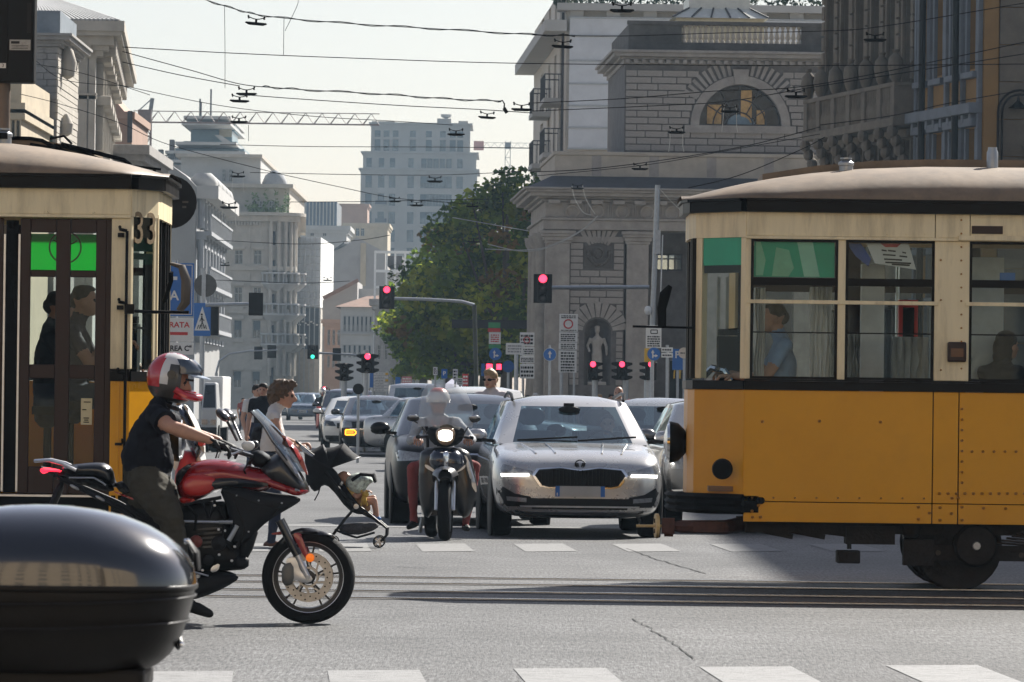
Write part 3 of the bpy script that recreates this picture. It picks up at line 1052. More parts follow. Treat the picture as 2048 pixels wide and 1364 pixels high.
# ---- white apartment block behind the toll house
def apartment():
 Y=240.0
 f=Fr(Y)
 x0,x1=f.x(1132,200),f.x(1700,200)
 zt=f.z(1180,8)
 u=V((-.0385,1,0)).normalized()
 t=thing('apartment_block','tall white apartment block with sheeted front and side balconies behind the toll house','building',(x0,Y,0))
 mb=MB()
 L=33.0
 fl=[f.z(1100,y)for y in(300,190,70)]
 holes=[]
 for z in fl:
  holes+=[(3.0,5.6,z+.15,z+2.35),(9,11,z+.15,z+2.35),(15,17,z+.15,z+2.3),(22,25,z+.15,z+2.3)]
 P=V((x0,Y,0))+u*L
 wallmesh(mb,P,-u,L,0,zt,[(L-h[1],L-h[0],h[2],h[3])for h in holes],.3)
 wallmesh(mb,(x0,Y,0),(1,0,0),x1-x0,0,zt,[],.3)
 mb.build('wall',mat('warm_white_wall',(.52,.48,.42),.8,var=.08,dirt=.25,ds=.4,dcol=(.3,.27,.24)),t,smooth=None)
 for h in holes:
  p=P-u*(L-h[1])+V((1,.0385,0)).normalized()*.25
  window(t,(p.x,p.y,h[2]),-u,h[1]-h[0],h[3]-h[2],fr_pale,M['darkglass'])
 MB().box(x0+.15,x1,Y-.35,Y-.3,f.z(1180,298),f.z(1180,36)).build('sheeting',sheetm,t,smooth=None)
 mb=MB()
 for y in(36,72,122,168,212,256,298):
  mb.box(x0+.1,x1,Y-.40,Y-.352,f.z(1180,y)-.035,f.z(1180,y)+.035)
 mb.build('scaffold_rail',M['steel'],t,smooth=None)
 for i in range(8):
  MB().box(x0+.15+i*1.6,x0+.75+i*1.6,Y-.3,Y+.1,f.z(1180,36),f.z(1180,22)).build('attic_post',st_white,t,smooth=None)
 MB().box(x0-.4,x1,Y-.7,Y+1,f.z(1180,22),f.z(1180,8)).build('attic_beam',st_white,t,smooth=None)
 mb=MB()
 a=V((x0,Y,0));n=V((-1,-.0385,0)).normalized()
 q=[a+n*.95-u*.5,a+n*.95+u*L,a+u*L,a-u*.5]
 mb.prism([(p.x,p.y)for p in q],f.z(1060,62),f.z(1060,40),'XY')
 mb.build('eave',st_white,t,smooth=None)
 for z in fl[:2]:
  for s0,s1 in((2.2,6.6),(14,18)):
   b0,b1=a+u*s0,a+u*s1
   q=[b0+n*.85,b1+n*.85,b1,b0]
   MB().prism([(p.x,p.y)for p in q],z-.22,z,'XY').build('balcony',st_white,t,smooth=None)
   mb=MB()
   e=[b0,b0+n*.8,b1+n*.8,b1]
   for i in range(3):
    mb.bar(e[i]+V((0,0,z+1.05)),e[i+1]+V((0,0,z+1.05)),.05,.05)
    k=int((e[i+1]-e[i]).length/.16)
    for j in range(k):
     p=e[i].lerp(e[i+1],j/k)
     mb.bar(p+V((0,0,z)),p+V((0,0,z+1.03)),.03,.03)
   mb.build('railing',fr_dark,t,smooth=None)
 MB().box(x0+1,x1,Y+1,Y+24,zt-.2,zt+.1).build('roof',slate,t,smooth=None)
 rg=random.Random(8)
 mb=MB()
 for i in range(2200):
  q_=V((x0-.5+rg.random()**1.4*13,Y+rg.uniform(.5,3),zt+.1+rg.random()*(.5+.7*abs(math.sin(i*1.7)))))
  e1=V((rg.gauss(0,1),rg.gauss(0,1),rg.gauss(0,1))).normalized()*.2
  e2=V((rg.gauss(0,1),rg.gauss(0,1),rg.gauss(0,1))).normalized()*.2
  mb.add([q_,q_+e1,q_+e2],[(0,1,2)])
 tag(mb.build('roof_garden',mat('dark_garden_leaf',(.025,.05,.02),.7,var=.4,vs=2),smooth=None,kind='stuff'),'dark green planting on the roof of the white apartment block','plants')
 p=a+n*.08+u*1.2
 MB().bar(p+V((0,0,f.z(1100,330))),p+V((0,0,zt)),.12,.12).build('drainpipe',fr_dark,t,smooth=None)
apartment()
# ---- dark ornate palace and ochre house on the right
def palace():
 nrA,nrB,farC=V((13.15,154.6,0)),V((11.82,161.4,0)),V((9.72,172.2,0))
 u=(farC-nrA).normalized()
 out=V((-u.y,u.x,0))
 for nm,lab,a,b,wm,n,trim in(('ochre_house','ochre corner house with blue grey trim and black drainpipes beside the dark palace',nrA,nrB,st_ochre,4,st_blue),('ornate_palace','dark soot stained palace with carved balustrade next to the ochre house',nrB,farC,st_umber,6,st_umber)):
  L=(b-a).length
  t=thing(nm,lab,'building',tuple(a))
  H=22.0
  mb=MB()
  holes=[]
  st=L/n
  ww=min(.95,st*.52)
  rows=((6.0,9.2),(10.9,14.0),(15.6,18.4),(1.0,4.2))
  for i in range(n):
   for z0,z1 in rows:
    x=L-st*(i+.5)
    holes.append((x-ww/2,x+ww/2,z0,z1))
  wallmesh(mb,b,-u,L,0,H,holes,.45)
  dpt=-out*16
  if nm=='ochre_house':
   q=[a,a+V((28,3,0)),a+V((28,20,0)),b+V((17,3,0)),b]
   mb.add([(p.x,p.y,0)for p in q]+[(p.x,p.y,H)for p in q],[(0,1,6,5),(1,2,7,6),(2,3,8,7),(3,4,9,8)])
  else:
   q=[b,b+V((17,2,0)),a+V((17,2,0)),a]
   mb.add([(p.x,p.y,0)for p in q]+[(p.x,p.y,H)for p in q],[(0,1,5,4),(1,2,6,5)])
  mb.build('wall',wm,t,smooth=None)
  for h in holes:
   p=b-u*h[0]-out*.4
   window(t,(p.x,p.y,h[2]),-u,h[1]-h[0],h[3]-h[2],fr_dark,M['darkglass'],shut=shutg if random.random()<.3 else None)
  def strip(z0,z1,pr,s0=0,s1=L,m=trim,name='string_course'):
   m2=MB()
   q=[a+u*s0,a+u*s1,a+u*s1+out*pr,a+u*s0+out*pr]
   m2.prism([(p.x,p.y)for p in q],z0,z1,'XY')
   return m2.build(name,m,t,smooth=None,bevel=.02)
  for h in holes:
   s0,s1=L-h[1],L-h[0]
   for aa,bb in((s0-.16,s0-.01),(s1+.01,s1+.16)):
    strip(h[2]-.1,h[3]+.02,.12,aa,bb,trim,'window_surround')
   strip(h[3]+.05,h[3]+.28,.28,s0-.22,s1+.22,trim,'window_hood')
   strip(h[2]-.28,h[2]-.1,.25,s0-.2,s1+.2,trim,'window_sill')
  if nm=='ornate_palace':
   strip(9.55,9.8,.75,name='balcony')
   strip(10.72,10.85,.72,name='balcony_rail')
   for i in range(n+1):
    s0=max(.02,min(L-.5,L*i/n-.25))
    strip(9.8,10.72,.72,s0,s0+.42,name='balcony_pier')
    mb=MB()
    p=a+u*(s0+.2)+out*.45
    for j in range(5):
     th=j/4
     mb.ell((p+out*(.25-.45*th)+V((0,0,9.4-1.1*th))),(.17,.22,.2),8,6)
    mb.build('console',trim,t)
    p=a+u*(s0+.2)+out*.62
    MB().lathe([(.1,0),(.16,.1),(.24,.45),(.2,.7),(.07,.85),(.12,.95)],p+V((0,0,10.85)),n=10).build('urn',trim,t)
   for i in range(n):
    mb=MB()
    for j in range(7):
     p=a+u*(L*(i+.18+.64*j/6)/n)+out*.6
     mb.lathe([(.05,0),(.09,.3),(.04,.6),(.07,.9)],p+V((0,0,9.81)),n=6)
    mb.build('balustrade',trim,t)
   for i in range(n+1):
    s0=max(.05,min(L-.35,L*i/n-.15))
    for j in range(9):
     strip(10.95+j*.48,11.37+j*.48,.16,s0,s0+.3,name='quoin_stone')
   for zz,pr in((14.6,.5),(14.9,.9),(19.5,.6),(20,1.0)):
    strip(zz,zz+.28,pr,name='cornice')
   for i in range(14):
    strip(14.1,14.6,.45,L*(i+.3)/14,L*(i+.7)/14,name='cornice_block')
  else:
   for s0 in(0.02,L*.25,L*.5,L*.75,L-.22):
    strip(.2,21,.14,s0,s0+.18,name='trim_strip')
   for s0 in(.58*L*.45,L*.78):
    p=a+u*s0+out*.3
    MB().cyl(p+V((0,0,0)),p+V((0,0,21)),.1).build('drainpipe',M['black'],t)
   strip(9.6,9.9,.4)
   for i in range(9):
    strip(9.35,9.6,.3,L*(i+.3)/9,L*(i+.6)/9,name='bracket')
    # front facing the viewer: ochre corner pier, brown wall with an iron lamp hoop
   MB().box(a.x+.02,a.x+.42,a.y-.12,a.y+.1,0,H).build('corner_pier',st_ochre,t,smooth=None)
   for k in range(16):
    MB().box(a.x+.46,a.x+7,a.y-.06,a.y+.04,k*1.05,k*1.05+1.02).build('stone_course',st_umber,t,smooth=None)
   f=Fr(a.y)
   mb=MB()
   hx,hw=f.x(2040,200),.62
   for rr in(hw,hw-.12):
    zt=f.z(2000,225)
    mb.tube([(hx-rr,a.y-.3,f.z(2000,330))]+[(hx-rr*math.cos(pi*i/12),a.y-.3,zt+rr*math.sin(pi*i/12))for i in range(13)]+[(hx+rr,a.y-.3,f.z(2000,330))],.03,6)
   mb.build('iron_hoop',M['black'],t)
   MB().lathe([(.28,0),(.05,.2),(.02,.34)],(hx-.05,a.y-.3,f.z(2000,217)),n=12).build('lantern_shade',M['black'],t)
   mb=MB()
   mb.box(a.x+1.2,a.x+5,a.y-.8,a.y-.08,f.z(2000,340),f.z(2000,296))
   mb.box(a.x+1.1,a.x+5,a.y-.9,a.y-.05,f.z(2000,295),f.z(2000,288))
   mb.build('balcony',st_umber,t,smooth=None)
palace()
# a further house of that side, out of the picture, whose shadow falls across the crossing
def corner_house():
 t=thing('corner_house','six storey stone corner house on the sunny side, its shadow on the crossing','building',(20.2,69,0))
 mb=MB()
 holes=[(2.5+i*3.4,4+i*3.4,1+k*3.9,3.6+k*3.9)for i in range(9)for k in range(6)]
 wallmesh(mb,(20.2,100,0),(0,-1,0),31,0,25,holes,.4)
 hf=[(2.5+i*3.4,4+i*3.4,1+k*3.9,3.6+k*3.9)for i in range(7)for k in range(6)]
 wallmesh(mb,(20.2,69,0),(1,0,0),25,0,25,hf,.4)
 mb.add([(45.2,69,0),(45.2,100,0),(20.2,100,0),(45.2,69,25),(45.2,100,25),(20.2,100,25),(20.2,69,25)],[(0,1,4,3),(1,2,5,4),(3,4,5,6)])
 mb.build('wall',st_umber,t,smooth=None)
 for h in holes:
  window(t,(20.55,100-h[0],h[2]),(0,-1,0),1.5,2.6,fr_pale,M['darkglass'])
 for h in hf:
  window(t,(20.2+h[0],69.35,h[2]),(1,0,0),1.5,2.6,fr_pale,M['darkglass'])
corner_house()
# unseen houses added behind the camera, for mirroring glass and paint and warm fill
def back_row():
 for i,(x0,x1,y,h,m_)in enumerate(((-46,-17,-30,24,st_brick),(-16.5,14,-34,27,st_brick),(14.5,44,-31,22,st_brick))):
  t=thing('street_house',('sand coloured house across the street, left end of its row, seen only mirrored','tallest sand coloured house facing the crossing, seen only mirrored in glass','lowest sand coloured house of the mirrored row')[i],'building',((x0+x1)/2,y,0))
  W=x1-x0
  hs=[(1.6+j*3.6,3.1+j*3.6,1.2+k*3.8,3.7+k*3.8)for j in range(int((W-2)/3.6))for k in range(int(h/3.8))]
  mb=MB()
  wallmesh(mb,(x1,y,0),(-1,0,0),W,0,h,hs,.4)
  mb.box(x0,x1,y-12,y-.6,0,h)
  mb.build('wall',m_,t,smooth=None)
  for q in hs:
   window(t,(x1-q[0],y-.35,q[2]),(-1,0,0),1.5,2.5,fr_pale,M['darkglass'])
back_row()
# ---- left: stone gatehouse, cornice house and their neighbours
def left_houses():
 Y=170.0
 f=Fr(Y)
 # twin of the toll house
 x0,x1=f.x(38,180),f.x(116,180)
 zt=f.z(80,92)
 t=thing('stone_gatehouse','coursed stone gatehouse with small cornice and green shutter at the street corner','building',((x0+x1)/2,Y,0))
 sk=.02
 MB().box(x0,x1-.05,Y+.1,Y+8,0,zt).build('wall',st_grey,t,smooth=None)
 rh=13.2/f.s
 z=f.z(80,330)
 while z<zt-rh:
  xx=x0
  k=int(z/rh)%2
  for wd in((.35,.55,.35)if k else(.5,.3,.5)):
   e=min(x1,xx+wd*(x1-x0)/1.25)
   MB().box(xx+.012,e-.012,Y+random.uniform(.02,.05),Y+.1,z+.012,z+rh-.012).build('stone_block',st_grey,t,smooth=None)
   xx=e
  MB().box(x1-.05,x1+random.uniform(-.01,.02),Y+.03,Y+8,z+.012,z+rh-.012).build('stone_block',st_pale,t,smooth=None)  # flank blocks in paler stone, the sunlit side put into the colour
  z+=rh
 zz=zt
 for h,p in((.1,.08),(.09,.2),(.12,.38),(.08,.46)):
  MB().box(x0-1,x1+p,Y-p,Y+8,zz,zz+h-.003).build('cornice',st_grey,t,smooth=None)
  zz+=h
 MB().box(f.x(60),f.x(118,40),Y+.6,Y+7,zz,f.z(100,18)).build('attic',mat('lead_sheet',(.17,.20,.23),.6,var=.2,vs=2),t,smooth=None)
 MB().box(f.x(64,280),f.x(106,280),Y-.04,Y+.02,f.z(80,290),f.z(80,254)).build('shutter',mat('green_shutter',(.01,.085,.06),.6,var=.2),t,smooth=None)
 MB().lathe([(.05,0),(.22,.1),(.28,.5),(.16,.9),(.05,1.0)],(x1+.18,Y+1.6,f.z(130,152)),n=12).build('urn',st_pale,t)
 MB().lathe([(.05,0),(.2,.1),(.24,.4),(.05,.7)],(x1+.14,Y+1.6,f.z(130,268)),n=12).build('urn',st_pale,t)
 # taller pale house behind with bracketed cornice and tiled roof
 Y2=182.0
 f2=Fr(Y2)
 x0,x1=f2.x(40,180),f2.x(192,180)
 zt=f2.z(170,112)
 t=thing('corniced_house','pale house with deep bracketed cornice and ribbed dark roof behind the gatehouse','building',((x0+x1)/2,Y2,0))
 dp=30.0
 kx=f2.x(222,180)-x1
 kx=((222-ROLL*610-1024)/(FPX/(Y2+dp)))-x1
 u=V((kx,dp,0))
 L=u.length
 mb=MB()
 fh=[]
 for i in range(6):
  for ya,yb_ in((128,190),(215,285),(330,420)):
   s0=1.5+i*4.8
   fh.append((s0,s0+1.5,f2.z(190,yb_),f2.z(190,ya)))
 wallmesh(mb,(x1,Y2,0),u,L,0,zt,fh,.4)
 wallmesh(mb,(x0,Y2,0),(1,0,0),x1-x0,0,zt,[(.4,1.15,f2.z(150,178),f2.z(150,122)),(.4,1.15,f2.z(150,260),f2.z(150,205))],.3)
 mb.build('wall',st_white,t,smooth=None)
 ud=u.normalized();no=V((ud.y,-ud.x,0))
 for h in fh:
  p=V((x1,Y2,0))+ud*h[0]-no*.35
  window(t,(p.x,p.y,h[2]),ud,h[1]-h[0],h[3]-h[2],fr_pale,M['darkglass'])
  for aa in(h[0]-.35,h[1]+.1):
   q=[V((x1,Y2,0))+ud*aa,V((x1,Y2,0))+ud*(aa+.25)]
   MB().prism([(q[0].x,q[0].y),(q[1].x,q[1].y),(q[1].x+no.x*.25,q[1].y),(q[0].x+no.x*.25,q[0].y)],h[2]-.2,h[3]+.1,'XY').build('window_surround',st_pale,t,smooth=None)
  MB().prism([((V((x1,Y2,0))+ud*(h[0]-.5)+no*d).x,(V((x1,Y2,0))+ud*(h[0]-.5)+no*d).y)if i<2 else((V((x1,Y2,0))+ud*(h[1]+.5)+no*d).x,(V((x1,Y2,0))+ud*(h[1]+.5)+no*d).y)for i,d in enumerate((0,.5,.5,0))],h[3]+.12,h[3]+.45,'XY').build('window_hood',st_pale,t,smooth=None,bevel=.04)
 for pa,pb in((155,176),(179,192)):
  MB().box(f2.x(pa,180),f2.x(pb,180),Y2-.1,Y2+.05,0,zt).build('pilaster',st_pale,t,smooth=None)
 for ya,yb_,pr in((186,190,.18),(191,198,.1),(112,116,.16)):
  MB().box(x0,x1+.05,Y2-pr,Y2+.02,f2.z(170,yb_),f2.z(170,ya)).build('string_course',st_pale,t,smooth=None)
 zz=zt
 for h,p in((.18,.25),(.16,.45),(.3,.62),(.14,.9),(.34,1.0)):
  q=[(x0,Y2-p),(x1+p,Y2-p),(x1+p+kx,Y2+dp),(x0+kx,Y2+dp)]
  MB().prism(q,zz,zz+h-.003,'XY').build('cornice',st_pale,t,smooth=None)
  zz+=h
 for i in range(5):
  MB().box(x1-.3-i*.42,x1-.12-i*.42,Y2-.58,Y2,zt+.05,zt+.62).build('bracket',st_pale,t,bevel=.05)
 for i in range(18):
  p=V((x1,Y2,0))+ud*(1+i*1.6)+no*.35
  MB().cbox((p.x,p.y,zt+.33),.62,.3,.56).build('bracket',st_pale,t,bevel=.05)
 zr=f2.z(140,-20)
 MB().loft([[(x0,Y2-.9,zz),(x1+.95,Y2-.9,zz),(x1+kx+.95,Y2+dp,zz),(x0,Y2+dp,zz)],[(x0,Y2+3.2,zr+.3),(x1-2.0,Y2+3.2,zr),(x1+kx-2.0,Y2+dp,zr),(x0,Y2+dp,zr+.3)]]).build('roof',slate,t,smooth=None)
 n=24
 for i in range(n):
  a_=V((x0+(x1+.95-x0)*i/n,Y2-.93,zz+.02));b_=V((x0+(x1-2.0-x0)*i/n,Y2+3.17,zr+.05))
  MB().bar(a_,b_,.07,.07).build('roof_rib',mat('zinc_rib',(.45,.45,.44),.5,.3,var=.1),t,smooth=None)
  # pink house with mono-pitch gable
 t,ff=bldg('pink_house','plain pinkish house with sloping gable behind the corniced house',230,200,262,236,10,st_pink,(),(),frame=fr_pale,courses=(230,))
 f3=Fr(230)
 xa,xb=f3.x(200,200),f3.x(262,200)
 MB().prism([(xa,f3.z(230,236)),(xb,f3.z(230,236)),(xa,f3.z(230,165))],230.01,240,'XZ').build('gable',st_pink,t,smooth=None)
 MB().bar((xb,229.9,f3.z(262,285)),(xb,229.9,f3.z(262,222)),.2,.2).build('drainpipe',fr_dark,t,smooth=None)
 mb=MB()
 for i in range(40):
  p=V((f3.x(222+random.uniform(-8,12),190),231+random.uniform(-.5,.5),f3.z(222,random.uniform(176,200))))
  mb.cbox(p,.3,.3,.25)
 tag(mb.build('roof_plant',mat('terrace_green',(.05,.10,.04),.7,var=.4),smooth=None),'potted green plants on the roof terrace of the pink house','plant')
 # low parapet building
 t,ff=bldg('low_parapet_house','low grey house with plain parapet beyond the near tram roof',205,120,280,292,14,st_grey,(160,215),((340,400),),18,corn=(.3,.35),courses=(306,))
 MB().box(Fr(205).x(222,290),Fr(205).x(268,290),206,208,Fr(205).z(245,292),Fr(205).z(245,286)).build('skylight',M['white'],t,smooth=None)
 # beige house at the very edge
 t,ff=bldg('beige_house','beige rendered house with diagonal mouldings at the left edge',160,-60,40,150,10,st_cream,(24,34),((240,300),),6,courses=(215,228))
left_houses()
# ---- far left row of the avenue
def far_row():
# house with the blank sloping side wall and columned street front
 Y=300.0
 f=Fr(Y)
 x0,x1=f.x(270),f.x(392)
 t=thing('columned_house','grey house with blank sloping side wall and white columned balconies on the avenue','building',((x0+x1)/2,Y,0))
 MB().prism([(x0,0),(x1,0),(x1,f.z(388,372)),(f.x(372),f.z(372,352)),(f.x(330),f.z(330,322)),(x0,f.z(280,298))],Y,Y+26).build('wall',mat('blank_render',(.30,.295,.285),.85,var=.1,vs=.5,dirt=.3,ds=.3,dcol=(.2,.2,.2)),t,smooth=None)
 xe=(438-ROLL*300-1024)/(FPX/330)
 u=V((xe-x1,30,0));L=u.length;ud=u.normalized();no=V((ud.y,-ud.x,0))
 zt=f.z(390,378)
 mb=MB()
 rows=((f.z(390,455),f.z(390,408)),(f.z(390,560),f.z(390,500)),(f.z(390,650),f.z(390,590)),(f.z(390,745),f.z(390,690)))
 fh=[(1.2+i*4.1,2.9+i*4.1,a,b)for i in range(7)for a,b in rows]
 a0=V((x1+.02,Y+.02,0))
 wallmesh(mb,a0,u,L,0,zt,fh,.4)
 mb.build('wall',st_bluish,t,smooth=None)
 for h in fh:
  p=a0+ud*h[0]-no*.35
  window(t,(p.x,p.y,h[2]),ud,h[1]-h[0],h[3]-h[2],fr_pale,M['darkglass'])
 for z in(f.z(390,462),f.z(390,568),f.z(390,655)):
  p0,p1=a0+ud*.2,a0+ud*(L-.2)
  q=[p0,p1,p1+no*.85,p0+no*.85]
  MB().prism([(p.x,p.y)for p in q],z-.22,z,'XY').build('balcony',st_bluish,t,smooth=None)
  MB().prism([(p.x,p.y)for p in[p0+no*.72,p1+no*.72,p1+no*.85,p0+no*.85]],z+.85,z+.97,'XY').build('balcony_rail',st_bluish,t,smooth=None)
  mb=MB()
  for i in range(40):
   p=p0.lerp(p1,i/40)+no*.78
   mb.cbox((p.x,p.y,z+.42),.06,.1,.85)
  mb.build('balustrade',st_bluish,t,smooth=None)
 for i in range(8):
  p=a0+ud*(.5+i*4.1)+no*.25
  for a,b in rows[:3]:
   MB().cyl((p.x,p.y,a),(p.x,p.y,b+.6),.19,n=10).build('column',st_bluish,t)
   MB().cbox((p.x,p.y,b+.75),.6,.5,.3).build('capital',st_bluish,t,smooth=None)
 for h in fh:
  c0=a0+ud*(h[0]-.25)+no*.02;c1=a0+ud*(h[1]+.25)+no*.02
  MB().prism([(p.x,p.y)for p in(c0,c1,c1+no*.45,c0+no*.45)],h[3]+.15,h[3]+.45,'XY').build('window_hood',st_bluish,t,smooth=None)
 q=[a0,a0+u,a0+u+no*1.2,a0+no*1.2]
 MB().prism([(p.x,p.y)for p in q],zt-.5,zt+.2,'XY').build('cornice',st_white,t,smooth=None)
 for i in range(5):
  p=a0+ud*(2+i*5.5)+no*.3
  MB().ell((p.x,p.y,zt+.35),(.8,.8,.7),10,6).build('roof_ornament',st_white,t)
  # ornate corner building with rounded corner
 Y=490.0
 f=Fr(Y)
 t=thing('ornate_corner_building','ornate pale corner building with rounded bay, roof garden and stone balconies','building',(f.x(500),Y,0))
 x0,x1=f.x(380),f.x(524)
 xe=f.x(588)
 zt=f.z(480,442)
 cr=(xe-x1)
 rows=((478,518),(558,600),(640,676),(738,770))
 cols=(412,479,517)
 holes=[(f.x(c_-8)-x0,f.x(c_+8)-x0,f.z(480,b),f.z(480,a))for c_ in cols for a,b in((500,528),(574,612),(640,676),(742,775))]
 mb=MB()
 wallmesh(mb,(x0,Y,0),(1,0,0),x1-x0,0,zt,holes,.4)
 # faceted rounded corner
 n=6
 arc=[V((x1+cr*math.sin(pi/2*i/n),Y+cr*(1-math.cos(pi/2*i/n))*1.0,0))for i in range(n+1)]
 ch=[]
 for i in range(n):
  a,b=arc[i],arc[i+1]
  L=(b-a).length
  hh=[(L*.22,L*.78,f.z(550,y1),f.z(550,y0))for y0,y1 in((462,490),(520,555),(588,622),(650,682),(735,775))]if i%2==1 else[]
  wallmesh(mb,a,b-a,L,0,zt,hh,.35)
  ch+=[(a,b,h)for h in hh]
 e=arc[-1]
 wallmesh(mb,e,(-.0385,1,0),60,0,zt,[],.3)
 mb.build('wall',st_pale,t,smooth=None)
 for h in holes:
  window(t,(x0+h[0],Y+.3,h[2]),(1,0,0),h[1]-h[0],h[3]-h[2],fr_pale,M['darkglass'],shut=shutm if h[2]<9 else None)
  MB().box(x0+h[0]-.15,x0+h[1]+.15,Y-.3,Y+.01,h[2]-.35,h[2]-.05).build('window_sill',st_pale,t,smooth=None)
  MB().box(x0+h[0]-.2,x0+h[1]+.2,Y-.3,Y+.01,h[3]+.1,h[3]+.4).build('window_hood',st_pale,t,smooth=None)
 for a,b,h in ch:
  d=(b-a).normalized()
  p=a+d*h[0]+V((-d.y,d.x,0))*.3
  window(t,(p.x,p.y,h[2]),d,h[1]-h[0],h[3]-h[2],fr_dark,M['darkglass'])
 def rnd(z0,z1,pr,name):
  q=[(x0,Y-pr)]+[(x1+(cr+pr)*math.sin(pi/2*i/10),Y+cr-(cr+pr)*math.cos(pi/2*i/10))for i in range(11)]+[(xe+pr-2.2,Y+60),(x0,Y+60)]
  MB().prism(q,z0,z1,'XY').build(name,st_pale,t,smooth=None)
 rnd(zt,zt+.5,.5,'cornice');rnd(zt+.51,zt+.8,1.0,'cornice')
 for y in(536,622,700):
  z=f.z(500,y);rnd(z-.2,z+.2,.25,'string_course')
 z=2.2
 while z<f.z(480,640):
  for xa_,xb_ in((x0,f.x(403)),(f.x(421),f.x(470)),(f.x(488),f.x(508))):
   MB().box(xa_+.03,xb_-.03,Y-.07,Y+.01,z,z+.52).build('stone_course',st_pale,t,smooth=None)
  z+=.6
 for px_ in(440,462,500):
  MB().box(f.x(px_-2),f.x(px_+2),Y-.12,Y+.01,f.z(480,636),zt).build('pilaster_strip',st_pale,t,smooth=None)
 for i in range(24):
  MB().box(x0+i*.27,x0+.14+i*.27,Y-.4,Y+.01,zt-.35,zt-.02).build('cornice_block',st_pale,t,smooth=None)
 for i in(1,3,5):
  a,b=arc[i],arc[i+1]
  for j in(0,1):
   p=a if j==0 else b
   MB().cyl((p.x+.1,p.y-.25,3),(p.x+.1,p.y-.25,zt),.18,n=8).build('column',st_pale,t)
  m_=(a+b)/2
  for y in(568,630,690):
   z=f.z(550,y)
   mb=MB().lathe([(.5,-.6),(1.15,0),(1.15,.15)],(m_.x,m_.y,z),n=14)
   for k in range(12):
    an=2*pi*k/12
    mb.cyl((m_.x+1.05*math.cos(an),m_.y+1.05*math.sin(an),z+.15),(m_.x+1.05*math.cos(an),m_.y+1.05*math.sin(an),z+.9),.07,n=5)
   mb.lathe([(1.15,.9),(1.15,1.05)],(m_.x,m_.y,z),n=14)
   mb.build('balcony',st_white,t)
   # set-back upper storeys
 xa,xb=f.x(398),f.x(560)
 za,zb=zt+.8,f.z(480,372)
 MB().box(xa,f.x(575),Y+4,Y+40,za,zb).build('upper_storey',st_pale,t,smooth=None)
 for c_ in(425,440,455,505,520,540):
  window(t,(f.x(c_-5),Y+3.9,f.z(480,432)),(1,0,0),10/f.s,34/f.s,fr_pale,M['darkglass'])
 MB().box(xa-.6,f.x(583),Y+3.2,Y+40,zb,zb+.35).build('cornice',st_pale,t,smooth=None)
 zc=f.z(480,308)
 MB().box(f.x(350),f.x(512),Y+8,Y+40,zb+.36,zc).build('attic_storey',st_white,t,smooth=None)
 for c_ in(438,452):
  window(t,(f.x(c_-4),Y+7.9,f.z(480,357)),(1,0,0),8/f.s,26/f.s,fr_pale,M['darkglass'])
 MB().box(f.x(340),f.x(516),Y+7,Y+41,zc,zc+.3).build('cornice',st_pale,t,smooth=None)
 MB().lathe([(1.1,0),(1.15,.35),(.85,1.05),(.2,1.5)],(f.x(540),Y+9,zb+.3),n=14).build('dome',st_bluish,t)
 # roof garden
 random.seed(5)
 mb=MB()
 for i in range(420):
  px=random.uniform(492,575);
  p=V((f.x(px),Y+random.uniform(1,3.4),zt+.8+random.random()**1.5*1.9*(.6+.5*math.sin(px*.3))))
  a=V((random.gauss(0,1),random.gauss(0,1),random.gauss(0,1))).normalized()*.32
  b=V((random.gauss(0,1),random.gauss(0,1),random.gauss(0,1))).normalized()*.32
  mb.add([p,p+a,p+b],[(0,1,2)])
 tag(mb.build('roof_garden',mat('garden_leaf',(.10,.16,.04),.7,var=.4,vs=2),smooth=None,kind='stuff'),'green shrubs along the cornice of the ornate corner building','plants')
 # terraced roof with scaffold and tarpaulin behind it
 Y=560.0
 f=Fr(Y)
 t=thing('terraced_tower','stepped roof pavilion with glass terraces and aerials under repair behind the ornate building','building',(f.x(410),Y,0))
 teal=mat('teal_glass_wall',(.16,.24,.28),.35,var=.2,vs=.4)
 for a,b,ya,yb_,y in((262,520,790,330,0),(318,506,330,312,3),(345,485,312,292,5),(360,468,292,276,7),(372,456,276,252,9),(374,460,252,236,10)):
  MB().box(f.x(a,300),f.x(b,300),Y+y,Y+30-y,f.z(410,ya),f.z(410,yb_)-.01).build('terrace_storey',teal if y else st_grey,t,smooth=None)
 for a,b,yy in((300,512,326),(332,492,308),(352,474,290),(364,462,250),(368,462,238)):
  MB().box(f.x(a,300),f.x(b,300),Y-.5,Y+30,f.z(410,yy),f.z(410,yy)+.3).build('terrace_slab',st_white,t,smooth=None)
 MB().box(f.x(431,250),f.x(456,250),Y+8.4,Y+8.6,f.z(440,266),f.z(440,237)).build('tarpaulin',st_cream,t,smooth=None)
 MB().prism([(f.x(428,280),f.z(440,268)),(f.x(440,280),f.z(440,268)),(f.x(470,280),f.z(440,288)),(f.x(450,280),f.z(440,288))],Y+2,Y+2.3).build('glass_awning',st_white,t,smooth=None)
 mb=MB()
 for i in range(60):
  px=305+i*3.4
  mb.bar((f.x(px,300),Y-.3,f.z(410,326)),(f.x(px,300),Y-.3,f.z(410,313)),.12,.12)
 mb.box(f.x(305,300),f.x(510,300),Y-.4,Y-.2,f.z(410,313),f.z(410,311))
 mb.build('railing',fr_dark,t,smooth=None)
 for px,ya in((393,195),(413,168),(391,188)):
  MB().cyl((f.x(px,220),Y+9,f.z(410,240)),(f.x(px,220),Y+9,f.z(410,ya)),.09,n=6).build('aerial',fr_dark,t)
 for px,yy in((318,300),(340,280),(470,300)):
  MB().box(f.x(px,300),f.x(px+9,300),Y-.2,Y+1.5,f.z(410,328),f.z(410,yy)).build('chimney',st_dark,t,smooth=None)
